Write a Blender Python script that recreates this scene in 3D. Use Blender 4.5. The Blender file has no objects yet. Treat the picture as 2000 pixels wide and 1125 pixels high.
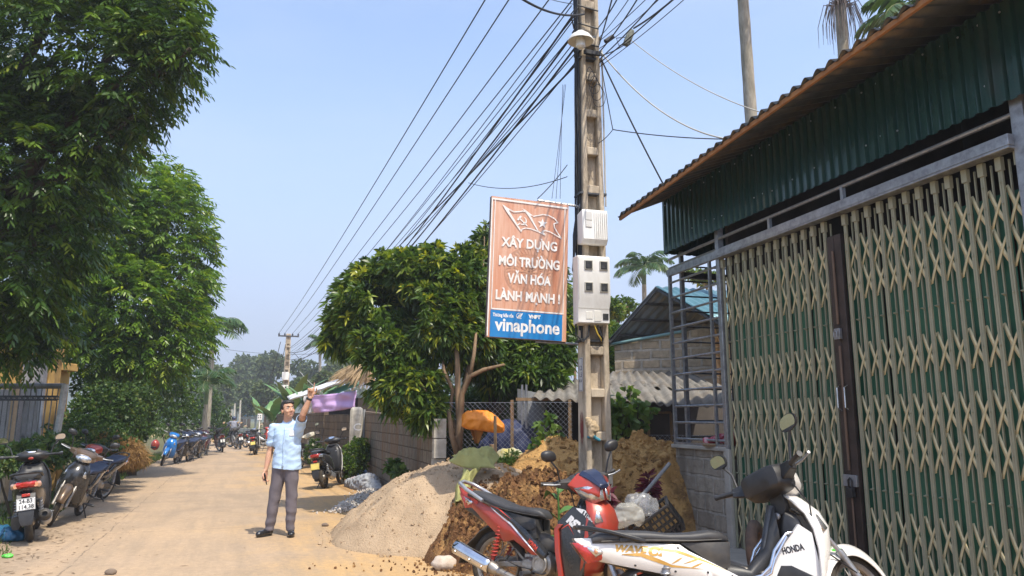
import bpy, bmesh, math, random
import numpy as np
from mathutils import Vector, Matrix, Euler, noise
from mathutils.bvhtree import BVHTree

random.seed(7)
RNG = np.random.default_rng(11)
R = math.radians
PI = math.pi
scene = bpy.context.scene
COL = scene.collection

# ------------------------------------------------------------------ camera
PITCH = R(10.0)
FPX = 1450.0
CAM_H = 1.5
cam_d = bpy.data.cameras.new("camera")
cam_d.sensor_width = 36.0
cam_d.lens = 36.0 * FPX / 2000.0
cam_d.clip_start = 0.05
cam_d.clip_end = 3000
cam = bpy.data.objects.new("camera", cam_d)
COL.objects.link(cam)
cam.location = (0, 0, CAM_H)
cam.rotation_euler = (R(90) + PITCH, 0, 0)
scene.camera = cam

# ------------------------------------------------------------------ sky and sun
SUN_DIR = Vector((1.15, -1.5, 3.6)).normalized()       # towards the sun: high, behind the viewer's right shoulder
sun_el = math.asin(SUN_DIR.z)
world = bpy.data.worlds.new("World")
scene.world = world
world.use_nodes = True
nt = world.node_tree
sky = nt.nodes.new("ShaderNodeTexSky")
sky.sky_type = 'NISHITA'
sky.sun_disc = False
sky.sun_elevation = sun_el
sky.sun_rotation = math.atan2(SUN_DIR.x, SUN_DIR.y)
sky.air_density = 1.0
sky.dust_density = 1.6
sky.ozone_density = 1.6
bg = nt.nodes["Background"]
# milky air low over the horizon
tcw = nt.nodes.new("ShaderNodeTexCoord"); sepw = nt.nodes.new("ShaderNodeSeparateXYZ"); nt.links.new(tcw.outputs["Generated"], sepw.inputs[0])
mrw = nt.nodes.new("ShaderNodeMapRange"); mrw.interpolation_type = 'SMOOTHERSTEP'
mrw.inputs[1].default_value = -0.02; mrw.inputs[2].default_value = 0.62; mrw.inputs[3].default_value = 0.9; mrw.inputs[4].default_value = 0.0
nt.links.new(sepw.outputs[2], mrw.inputs[0])
mxw = nt.nodes.new("ShaderNodeMix"); mxw.data_type = 'RGBA'; mxw.inputs[7].default_value = (1.85, 2.28, 3.3, 1)
nt.links.new(mrw.outputs[0], mxw.inputs[0]); nt.links.new(sky.outputs[0], mxw.inputs[6])
cirr = nt.nodes.new("ShaderNodeTexNoise"); cirr.inputs["Scale"].default_value = 2.2; cirr.inputs["Detail"].default_value = 5
mpw = nt.nodes.new("ShaderNodeMapping"); mpw.inputs["Scale"].default_value = (1, 1, 3.5); nt.links.new(tcw.outputs["Generated"], mpw.inputs[0]); nt.links.new(mpw.outputs[0], cirr.inputs["Vector"])
mrc = nt.nodes.new("ShaderNodeMapRange"); mrc.inputs[1].default_value = 0.45; mrc.inputs[2].default_value = 0.8; mrc.inputs[3].default_value = 0.0; mrc.inputs[4].default_value = 0.28; nt.links.new(cirr.outputs[0], mrc.inputs[0])
mxc = nt.nodes.new("ShaderNodeMix"); mxc.data_type = 'RGBA'; mxc.inputs[7].default_value = (2.5, 2.75, 3.4, 1); nt.links.new(mrc.outputs[0], mxc.inputs[0]); nt.links.new(mxw.outputs[2], mxc.inputs[6])
nt.links.new(mxc.outputs[2], bg.inputs[0])
bg.inputs[1].default_value = 0.15
sun_d = bpy.data.lights.new("sun", 'SUN')
sun_d.energy = 2.6
sun_d.angle = R(0.5)
sun_d.color = (1.0, 0.92, 0.78)
sun = bpy.data.objects.new("sun", sun_d)
COL.objects.link(sun)
sun.rotation_euler = SUN_DIR.to_track_quat('Z', 'Y').to_euler()
scene.view_settings.view_transform = 'Standard'
scene.view_settings.look = 'None'
scene.view_settings.exposure = 1.15
scene.view_settings.gamma = 1.0
scene.cycles.max_bounces = 6
scene.cycles.diffuse_bounces = 3
scene.cycles.glossy_bounces = 3
scene.cycles.transparent_max_bounces = 6
scene.cycles.volume_bounces = 0
scene.cycles.caustics_reflective = False
scene.cycles.caustics_refractive = False

# ------------------------------------------------------------------ where a point of the photograph lies in the place
CP, SP = math.cos(PITCH), math.sin(PITCH)
def ray(u, v):
    a = (u - 1000.0) / FPX; b = (562.5 - v) / FPX
    return Vector((a, CP - b * SP, SP + b * CP))
def P(u, v, Y):
    r = ray(u, v); t = Y / r.y
    return Vector((r.x * t, Y, CAM_H + r.z * t))
def G(u, v, z=0.0):
    r = ray(u, v); t = (z - CAM_H) / r.z
    return Vector((r.x * t, r.y * t, z))
def pxm(Y):
    return Y / FPX                                   # metres per photo pixel at depth Y

# ------------------------------------------------------------------ naming
def tag(o, label=None, cat=None, group=None, kind=None):
    if label: o["label"] = label
    if cat: o["category"] = cat
    if group: o["group"] = group
    if kind: o["kind"] = kind
    return o
def thing(name, label, cat, loc=(0, 0, 0), rz=0.0, group=None, rot=None):
    o = bpy.data.objects.new(name, None)
    COL.objects.link(o)
    o.empty_display_size = 0.1
    o.location = loc
    o.rotation_euler = rot if rot else (0, 0, rz)
    return tag(o, label, cat, group)
def copy_tree(o, parent=None):
    c = o.copy()
    COL.objects.link(c)
    if parent is not None: c.parent = parent
    for ch in list(o.children): copy_tree(ch, c)
    return c
def dup(root, loc, rz, label, group=None, rot=None, scale=None):
    r = copy_tree(root)
    r.location = loc
    r.rotation_euler = rot if rot else (0, 0, rz)
    if scale: r.scale = (scale,) * 3
    r["label"] = label
    if group: r["group"] = group
    return r

# ------------------------------------------------------------------ mesh builder
def T(x=0, y=0, z=0): return Matrix.Translation((x, y, z))
def RX(a): return Matrix.Rotation(a, 4, 'X')
def RY(a): return Matrix.Rotation(a, 4, 'Y')
def RZ(a): return Matrix.Rotation(a, 4, 'Z')
def along(a, b, up=Vector((0, 0, 1))):
    a = Vector(a); b = Vector(b); z = (b - a)
    L = z.length; z = z / L
    x = up.cross(z)
    if x.length < 1e-4: x = Vector((1, 0, 0)).cross(z)
    x.normalize(); y = z.cross(x)
    m = Matrix((x, y, z)).transposed().to_4x4()
    m.translation = a
    return m, L

class MB:
    def __init__(s): s.v = []; s.f = []; s.m = []; s.mi = 0
    def add(s, vs, fs, M=None):
        n = len(s.v)
        if M is not None: s.v += [tuple(M @ Vector(v)) for v in vs]
        else: s.v += [tuple(v) for v in vs]
        s.f += [tuple(i + n for i in f) for f in fs]
        s.m += [s.mi] * len(fs)
        return s
    def box(s, c, d, M=None):
        x, y, z = c; a, b, h = d[0] / 2, d[1] / 2, d[2] / 2
        vs = [(x + i * a, y + j * b, z + k * h) for i in (-1, 1) for j in (-1, 1) for k in (-1, 1)]
        return s.add(vs, [(0, 1, 3, 2), (4, 6, 7, 5), (0, 4, 5, 1), (2, 3, 7, 6), (0, 2, 6, 4), (1, 5, 7, 3)], M)
    def bar(s, a, b, w, h=None, up=Vector((0, 0, 1)), M=None):
        m, L = along(a, b, up)
        if M is not None: m = M @ m
        return s.box((0, 0, L / 2), (w, h or w, L), m)
    def loft(s, rings, cap=True, M=None, closed=True):
        n = len(rings[0]); vs = [p for r in rings for p in r]; fs = []
        for i in range(len(rings) - 1):
            for j in range(n if closed else n - 1):
                k = (j + 1) % n
                fs.append((i * n + j, i * n + k, (i + 1) * n + k, (i + 1) * n + j))
        if cap:
            fs.append(tuple(range(n - 1, -1, -1))); q = (len(rings) - 1) * n
            fs.append(tuple(range(q, q + n)))
        return s.add(vs, fs, M)
    def tube(s, pts, r, n=8, cap=True, M=None):
        pts = [Vector(p) for p in pts]; rs = r if isinstance(r, (list, tuple)) else [r] * len(pts)
        rings = []; x = None
        for i, p in enumerate(pts):
            t = (pts[min(i + 1, len(pts) - 1)] - pts[max(i - 1, 0)]).normalized()
            if x is None:
                x = t.orthogonal().normalized()
            else:
                x = (x - t * x.dot(t))
                x = x.normalized() if x.length > 1e-5 else t.orthogonal().normalized()
            y = t.cross(x)
            rings.append([p + (x * math.cos(2 * PI * k / n) + y * math.sin(2 * PI * k / n)) * rs[i] for k in range(n)])
        return s.loft(rings, cap, M)
    def lathe(s, prof, n=24, M=None, closed=False):
        rings = [[(r * math.cos(2 * PI * k / n), r * math.sin(2 * PI * k / n), z) for k in range(n)] for r, z in prof]
        if closed: rings.append(rings[0])
        return s.loft(rings, not closed, M)
    def prism(s, poly, y0, y1, M=None):
        n = len(poly)
        vs = [(x, y0, z) for x, z in poly] + [(x, y1, z) for x, z in poly]
        fs = [tuple(range(n)), tuple(range(2 * n - 1, n - 1, -1))]
        fs += [(i, i + n, (i + 1) % n + n, (i + 1) % n) for i in range(n)]
        return s.add(vs, fs, M)
    def ell(s, c, r, M=None, n=16, k=10):
        vs = []; fs = []
        for i in range(k + 1):
            a = PI * i / k
            for j in range(n):
                b = 2 * PI * j / n
                vs.append((c[0] + r[0] * math.sin(a) * math.cos(b), c[1] + r[1] * math.sin(a) * math.sin(b), c[2] + r[2] * math.cos(a)))
        for i in range(k):
            for j in range(n):
                fs.append((i * n + j, (i + 1) * n + j, (i + 1) * n + (j + 1) % n, i * n + (j + 1) % n))
        return s.add(vs, fs, M)
    def grid(s, nx, ny, fn, M=None):
        vs = [fn(i / nx, j / ny) for j in range(ny + 1) for i in range(nx + 1)]
        fs = [(j * (nx + 1) + i, j * (nx + 1) + i + 1, (j + 1) * (nx + 1) + i + 1, (j + 1) * (nx + 1) + i) for j in range(ny) for i in range(nx)]
        return s.add(vs, fs, M)
    def mesh(s, name):
        me = bpy.data.meshes.new(name)
        me.from_pydata(s.v, [], s.f)
        me.validate(); me.update()
        return me
    def build(s, name, mats, parent=None, smooth=35, bevel=0, solid=0, fix=True):
        me = s.mesh(name)
        if fix:
            bm = bmesh.new(); bm.from_mesh(me)
            bmesh.ops.remove_doubles(bm, verts=bm.verts, dist=1e-5)
            bmesh.ops.recalc_face_normals(bm, faces=bm.faces)
            mi = None
            bm.to_mesh(me); bm.free()
        if not isinstance(mats, (list, tuple)): mats = [mats]
        for m in mats: me.materials.append(m)
        if len(mats) > 1 and len(s.m) == len(me.polygons):
            me.polygons.foreach_set("material_index", s.m)
        if smooth:
            me.polygons.foreach_set("use_smooth", [True] * len(me.polygons))
            me.set_sharp_from_angle(angle=R(smooth))
        o = bpy.data.objects.new(name, me)
        COL.objects.link(o)
        if parent is not None: o.parent = parent
        if solid:
            md = o.modifiers.new("solid", 'SOLIDIFY'); md.thickness = solid; md.offset = 0
        if bevel:
            md = o.modifiers.new("bevel", 'BEVEL'); md.width = bevel; md.segments = 2
            md.limit_method = 'ANGLE'; md.angle_limit = R(40); md.harden_normals = False
        return o

def finish(o):
    """apply modifiers of a freshly built object into its mesh"""
    dg = bpy.context.evaluated_depsgraph_get(); dg.update()
    me = bpy.data.meshes.new_from_object(o.evaluated_get(dg))
    me.name = o.data.name
    o.modifiers.clear(); o.data = me
    return o

def np_mesh(name, verts, loops, starts, mats, parent=None, tone=None, smooth=False):
    """verts (n,3), loops flat index array, starts polygon starts"""
    me = bpy.data.meshes.new(name)
    me.vertices.add(len(verts)); me.vertices.foreach_set("co", np.ascontiguousarray(verts, dtype=np.float32).ravel())
    me.loops.add(len(loops)); me.loops.foreach_set("vertex_index", np.ascontiguousarray(loops, dtype=np.int32))
    me.polygons.add(len(starts)); me.polygons.foreach_set("loop_start", np.ascontiguousarray(starts, dtype=np.int32))
    if smooth: me.polygons.foreach_set("use_smooth", np.ones(len(starts), dtype=bool))
    if tone is not None:
        at = me.attributes.new("tone", 'FLOAT', 'FACE'); at.data.foreach_set("value", np.ascontiguousarray(tone, dtype=np.float32))
    me.update(calc_edges=True)
    for m in (mats if isinstance(mats, (list, tuple)) else [mats]): me.materials.append(m)
    o = bpy.data.objects.new(name, me); COL.objects.link(o)
    if parent is not None: o.parent = parent
    return o

# ------------------------------------------------------------------ materials
def _n(nt, t, **kw):
    n = nt.nodes.new(t)
    for k, v in kw.items():
        if k.startswith("i_"):
            key = k[2:]; n.inputs[int(key) if key.isdigit() else key].default_value = v
        else: setattr(n, k, v)
    return n
def rgba(c): return (c[0], c[1], c[2], 1.0)

def M(name, col, rough=0.6, metal=0.0, col2=None, scale=6.0, bump=0.0, bscale=40.0, coat=0.0, stretch=(1, 1, 1), detail=5.0,
      lo=0.38, hi=0.66, col3=None, scale3=1.3, lo3=0.5, hi3=0.68, spec=0.5, alpha=1.0, trans=0.0, rvar=0.0, world=False):
    m = bpy.data.materials.new(name); m.use_nodes = True
    nt = m.node_tree; b = nt.nodes["Principled BSDF"]; L = nt.links.new
    b.inputs["Roughness"].default_value = rough; b.inputs["Metallic"].default_value = metal
    b.inputs["Specular IOR Level"].default_value = spec
    if coat: b.inputs["Coat Weight"].default_value = coat; b.inputs["Coat Roughness"].default_value = 0.08
    if trans: b.inputs["Transmission Weight"].default_value = trans
    b.inputs["Alpha"].default_value = alpha
    if col2 is None: col2 = tuple(c * 0.82 for c in col)
    if world:
        tc = _n(nt, "ShaderNodeNewGeometry"); src = tc.outputs["Position"]
    else:
        tc = _n(nt, "ShaderNodeTexCoord"); src = tc.outputs["Object"]
    mp = _n(nt, "ShaderNodeMapping"); mp.inputs["Scale"].default_value = stretch
    L(src, mp.inputs[0])
    nz = _n(nt, "ShaderNodeTexNoise", i_Scale=scale, i_Detail=detail, i_Roughness=0.62)
    L(mp.outputs[0], nz.inputs["Vector"])
    rp = _n(nt, "ShaderNodeMapRange", i_1=lo, i_2=hi)
    L(nz.outputs[0], rp.inputs[0])
    mx = _n(nt, "ShaderNodeMix", data_type='RGBA')
    mx.inputs[6].default_value = rgba(col); mx.inputs[7].default_value = rgba(col2)
    L(rp.outputs[0], mx.inputs[0])
    out = mx.outputs[2]
    if col3 is not None:
        n3 = _n(nt, "ShaderNodeTexNoise", i_Scale=scale3, i_Detail=6.0, i_Roughness=0.7)
        L(mp.outputs[0], n3.inputs["Vector"])
        r3 = _n(nt, "ShaderNodeMapRange", i_1=lo3, i_2=hi3); L(n3.outputs[0], r3.inputs[0])
        m3 = _n(nt, "ShaderNodeMix", data_type='RGBA'); m3.inputs[7].default_value = rgba(col3)
        L(r3.outputs[0], m3.inputs[0]); L(out, m3.inputs[6]); out = m3.outputs[2]
    L(out, b.inputs["Base Color"])
    if rvar:
        rr = _n(nt, "ShaderNodeMapRange", i_1=0.3, i_2=0.7, i_3=max(0.02, rough - rvar), i_4=min(1, rough + rvar))
        L(nz.outputs[0], rr.inputs[0]); L(rr.outputs[0], b.inputs["Roughness"])
    if bump:
        nb = _n(nt, "ShaderNodeTexNoise", i_Scale=bscale, i_Detail=6.0, i_Roughness=0.65)
        L(mp.outputs[0], nb.inputs["Vector"])
        bp = _n(nt, "ShaderNodeBump", i_Strength=1.0, i_Distance=bump)
        L(nb.outputs[0], bp.inputs["Height"]); L(bp.outputs[0], b.inputs["Normal"])
    m["out"] = 1
    return m

def leaf_mat(name, stops, trans=0.35, rough=0.42, spec=0.4):
    """stops: list of (pos, colour) over the leaf's own tone"""
    m = bpy.data.materials.new(name); m.use_nodes = True
    nt = m.node_tree; b = nt.nodes["Principled BSDF"]; L = nt.links.new
    b.inputs["Roughness"].default_value = rough; b.inputs["Specular IOR Level"].default_value = spec
    at = _n(nt, "ShaderNodeAttribute", attribute_name="tone")
    cr = _n(nt, "ShaderNodeValToRGB"); e = cr.color_ramp.elements
    e[0].position = stops[0][0]; e[0].color = rgba(stops[0][1]); e[1].position = stops[-1][0]; e[1].color = rgba(stops[-1][1])
    for p, c in stops[1:-1]:
        k = e.new(p); k.color = rgba(c)
    L(at.outputs["Fac"], cr.inputs[0]); L(cr.outputs[0], b.inputs["Base Color"])
    tr = _n(nt, "ShaderNodeBsdfTranslucent")
    g = _n(nt, "ShaderNodeMix", data_type='RGBA', blend_type='MULTIPLY'); g.inputs[0].default_value = 1.0
    g.inputs[7].default_value = (1.5, 1.5, 0.6, 1); L(cr.outputs[0], g.inputs[6]); L(g.outputs[2], tr.inputs[0])
    mx = _n(nt, "ShaderNodeMixShader"); mx.inputs[0].default_value = trans
    L(b.outputs[0], mx.inputs[1]); L(tr.outputs[0], mx.inputs[2])
    L(mx.outputs[0], nt.nodes["Material Output"].inputs[0])
    return m

def block_mat(name, c1, c2, mortar, bw, bh, ms=0.012, stain=None, bump=0.012, axes='xz', smear=0.5):
    """courses of blocks laid over the local x-z face"""
    m = bpy.data.materials.new(name); m.use_nodes = True
    nt = m.node_tree; b = nt.nodes["Principled BSDF"]; L = nt.links.new
    b.inputs["Roughness"].default_value = 0.92; b.inputs["Specular IOR Level"].default_value = 0.2
    tc = _n(nt, "ShaderNodeTexCoord"); sp = _n(nt, "ShaderNodeSeparateXYZ"); L(tc.outputs["Object"], sp.inputs[0])
    ad = _n(nt, "ShaderNodeMath", operation='ADD'); L(sp.outputs[0], ad.inputs[0]); L(sp.outputs[1], ad.inputs[1])
    nw = _n(nt, "ShaderNodeTexNoise", i_Scale=5.0, i_Detail=3.0); L(tc.outputs["Object"], nw.inputs["Vector"])
    w1 = _n(nt, "ShaderNodeMapRange", i_1=0.0, i_2=1.0, i_3=-0.02, i_4=0.02); L(nw.outputs[0], w1.inputs[0])
    zz = _n(nt, "ShaderNodeMath", operation='ADD'); L(sp.outputs[2], zz.inputs[0]); L(w1.outputs[0], zz.inputs[1])
    xx = _n(nt, "ShaderNodeMath", operation='ADD'); L(ad.outputs[0], xx.inputs[0]); L(w1.outputs[0], xx.inputs[1])
    cb = _n(nt, "ShaderNodeCombineXYZ"); L(xx.outputs[0], cb.inputs[0]); L(zz.outputs[0], cb.inputs[1])
    br = _n(nt, "ShaderNodeTexBrick", i_Scale=1.0)
    br.inputs["Color1"].default_value = rgba(c1); br.inputs["Color2"].default_value = rgba(c2); br.inputs["Mortar"].default_value = rgba(mortar)
    br.inputs["Mortar Size"].default_value = ms; br.inputs["Mortar Smooth"].default_value = 0.35
    br.inputs["Brick Width"].default_value = bw; br.inputs["Row Height"].default_value = bh; br.inputs["Bias"].default_value = 0.0
    L(cb.outputs[0], br.inputs["Vector"])
    nz = _n(nt, "ShaderNodeTexNoise", i_Scale=9.0, i_Detail=8.0, i_Roughness=0.7); L(tc.outputs["Object"], nz.inputs["Vector"])
    mr = _n(nt, "ShaderNodeMapRange", i_1=0.25, i_2=0.75, i_3=0.62, i_4=1.25); L(nz.outputs[0], mr.inputs[0])
    mu = _n(nt, "ShaderNodeMix", data_type='RGBA', blend_type='MULTIPLY'); mu.inputs[0].default_value = 1.0
    L(br.outputs[0], mu.inputs[6]); L(mr.outputs[0], mu.inputs[7]); out = mu.outputs[2]
    if stain:
        mp = _n(nt, "ShaderNodeMapping"); mp.inputs["Scale"].default_value = (1.6, 1.6, 0.35); L(tc.outputs["Object"], mp.inputs[0])
        ns = _n(nt, "ShaderNodeTexNoise", i_Scale=1.5, i_Detail=6.0, i_Roughness=0.65); L(mp.outputs[0], ns.inputs["Vector"])
        rs = _n(nt, "ShaderNodeMapRange", i_1=0.45, i_2=0.65, i_4=smear); L(ns.outputs[0], rs.inputs[0])
        ms_ = _n(nt, "ShaderNodeMix", data_type='RGBA'); ms_.inputs[7].default_value = rgba(stain)
        L(rs.outputs[0], ms_.inputs[0]); L(out, ms_.inputs[6]); out = ms_.outputs[2]
    L(out, b.inputs["Base Color"])
    hm = _n(nt, "ShaderNodeMath", operation='MULTIPLY_ADD'); hm.inputs[1].default_value = 0.7
    iv = _n(nt, "ShaderNodeMath", operation='SUBTRACT'); iv.inputs[0].default_value = 1.0; L(br.outputs["Fac"], iv.inputs[1])
    L(nz.outputs[0], hm.inputs[0]); L(iv.outputs[0], hm.inputs[2])
    bp = _n(nt, "ShaderNodeBump", i_Strength=1.0, i_Distance=bump); L(hm.outputs[0], bp.inputs["Height"]); L(bp.outputs[0], b.inputs["Normal"])
    return m

# metals, plastics, cloth
MT = {}
MT['steel'] = M("galvanised_steel", (0.42, 0.43, 0.45), 0.42, 0.7, (0.27, 0.28, 0.30), 14, 0.001, 90, rvar=0.12)
MT['dark_steel'] = M("dark_steel", (0.09, 0.095, 0.10), 0.5, 0.5, (0.05, 0.05, 0.055), 14)
MT['chrome'] = M("chrome", (0.75, 0.75, 0.77), 0.12, 1.0, (0.6, 0.6, 0.62), 9, rvar=0.06)
MT['alu'] = M("cast_aluminium", (0.40, 0.38, 0.35), 0.45, 0.8, (0.26, 0.23, 0.19), 18, 0.001, 120)
MT['tyre'] = M("tyre_rubber", (0.028, 0.027, 0.026), 0.85, 0, (0.075, 0.062, 0.045), 9, 0.003, 130, spec=0.25)
MT['black_plastic'] = M("black_plastic", (0.02, 0.02, 0.022), 0.42, 0, (0.034, 0.033, 0.033), 12, 0.0006, 300)
MT['dusty_black'] = M("dusty_black_plastic", (0.035, 0.034, 0.034), 0.55, 0, (0.09, 0.077, 0.06), 7, 0.0006, 200, lo=0.42, hi=0.75)
MT['seat_black'] = M("seat_vinyl", (0.03, 0.03, 0.033), 0.5, 0, (0.055, 0.053, 0.052), 5, 0.0008, 420)
MT['seat_blue'] = M("blue_seat_vinyl", (0.02, 0.03, 0.07), 0.5, 0, (0.04, 0.05, 0.09), 5, 0.0008, 420)
MT['mirror_glass'] = M("mirror_glass", (0.85, 0.86, 0.88), 0.03, 1.0, (0.8, 0.8, 0.82), 3)
MT['lens_clear'] = M("clear_lens", (0.72, 0.74, 0.76), 0.08, 0.75, (0.35, 0.36, 0.37), 26, 0.003, 60, coat=1.0)
MT['lens_red'] = M("red_lens", (0.50, 0.03, 0.02), 0.15, 0, (0.30, 0.01, 0.01), 30, 0.002, 90, coat=1.0)
MT['lens_orange'] = M("orange_lens", (0.65, 0.25, 0.10), 0.15, 0, (0.55, 0.4, 0.3), 30, coat=1.0)
MT['white_paint'] = M("white_gloss_paint", (0.80, 0.79, 0.76), 0.28, 0, (0.74, 0.72, 0.68), 4, coat=0.6, col3=(0.62, 0.56, 0.48), scale3=5.0, lo3=0.56, hi3=0.9, rvar=0.08)
MT['red_paint'] = M("red_gloss_paint", (0.44, 0.045, 0.025), 0.3, 0.1, (0.30, 0.05, 0.03), 5, coat=0.5, col3=(0.30, 0.14, 0.085), scale3=3.0, lo3=0.6, hi3=0.95)
MT['black_paint'] = M("black_gloss_paint", (0.018, 0.018, 0.02), 0.25, 0, (0.03, 0.03, 0.03), 5, coat=0.5, col3=(0.12, 0.10, 0.075), scale3=6.0, lo3=0.55, hi3=0.9)
MT['brown_paint'] = M("bronze_paint", (0.20, 0.135, 0.085), 0.35, 0.45, (0.13, 0.09, 0.06), 5, coat=0.4)
MT['blue_paint'] = M("blue_gloss_paint", (0.02, 0.20, 0.58), 0.28, 0.1, (0.015, 0.15, 0.45), 5, coat=0.5)
MT['maroon_paint'] = M("maroon_paint", (0.14, 0.02, 0.025), 0.3, 0.1, (0.09, 0.015, 0.02), 5, coat=0.5)
MT['navy_paint'] = M("navy_paint", (0.02, 0.03, 0.07), 0.3, 0.1, (0.015, 0.02, 0.05), 5, coat=0.5)
MT['grey_paint'] = M("silver_grey_paint", (0.38, 0.39, 0.41), 0.3, 0.4, (0.28, 0.29, 0.30), 5, coat=0.5)
MT['cream_paint'] = M("cream_paint", (0.72, 0.68, 0.55), 0.35, 0, (0.60, 0.56, 0.45), 5, coat=0.4)
MT['plate_white'] = M("white_number_plate", (0.72, 0.72, 0.70), 0.5, 0, (0.62, 0.61, 0.58), 8)
MT['plate_yellow'] = M("yellow_number_plate", (0.72, 0.60, 0.16), 0.5, 0, (0.60, 0.50, 0.14), 8)
MT['plate_ink'] = M("plate_lettering", (0.03, 0.03, 0.035), 0.5)
MT['gold_ink'] = M("gold_decal", (0.62, 0.36, 0.09), 0.35, 0.2, (0.55, 0.30, 0.07), 20)
MT['silver_ink'] = M("silver_decal", (0.62, 0.63, 0.65), 0.3, 0.4)
MT['red_ink'] = M("red_decal", (0.62, 0.06, 0.03), 0.4)
MT['white_ink'] = M("white_decal", (0.80, 0.80, 0.79), 0.45)
MT['green_ink'] = M("green_sticker", (0.10, 0.55, 0.06), 0.4)
MT['yellow_ink'] = M("yellow_sticker", (0.85, 0.65, 0.06), 0.4)
MT['spring_red'] = M("red_spring", (0.50, 0.06, 0.04), 0.45)
MT['bark'] = M("bark", (0.23, 0.15, 0.085), 0.9, 0, (0.13, 0.085, 0.048), 9, 0.01, 35, stretch=(1, 1, 0.3))
MT['bark_dark'] = M("dark_bark", (0.08, 0.06, 0.04), 0.9, 0, (0.05, 0.04, 0.03), 9, 0.01, 35, stretch=(1, 1, 0.3))
MT['palm_trunk'] = M("palm_trunk", (0.40, 0.36, 0.29), 0.9, 0, (0.24, 0.21, 0.16), 5, 0.006, 40, stretch=(3, 3, 0.7), col3=(0.16, 0.15, 0.11), scale3=1.0)
MT['wood'] = M("old_wood", (0.33, 0.22, 0.12), 0.85, 0, (0.20, 0.13, 0.07), 8, 0.004, 50, stretch=(6, 6, 0.5))
MT['cable'] = M("black_cable", (0.018, 0.018, 0.02), 0.6)
MT['cable_pale'] = M("pale_cable", (0.50, 0.47, 0.40), 0.6)
MT['cable_yellow'] = M("yellow_cable", (0.6, 0.42, 0.05), 0.6)
# ================================================================== ground and road
RD = Vector((-0.342, 0.940, 0.0)).normalized()           # the way the road runs
RN = Vector((0.940, 0.342, 0.0)).normalized()            # across it, to the right
def AC(s, a, z=0.0): return RD * s + RN * a + Vector((0, 0, z))

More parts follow.
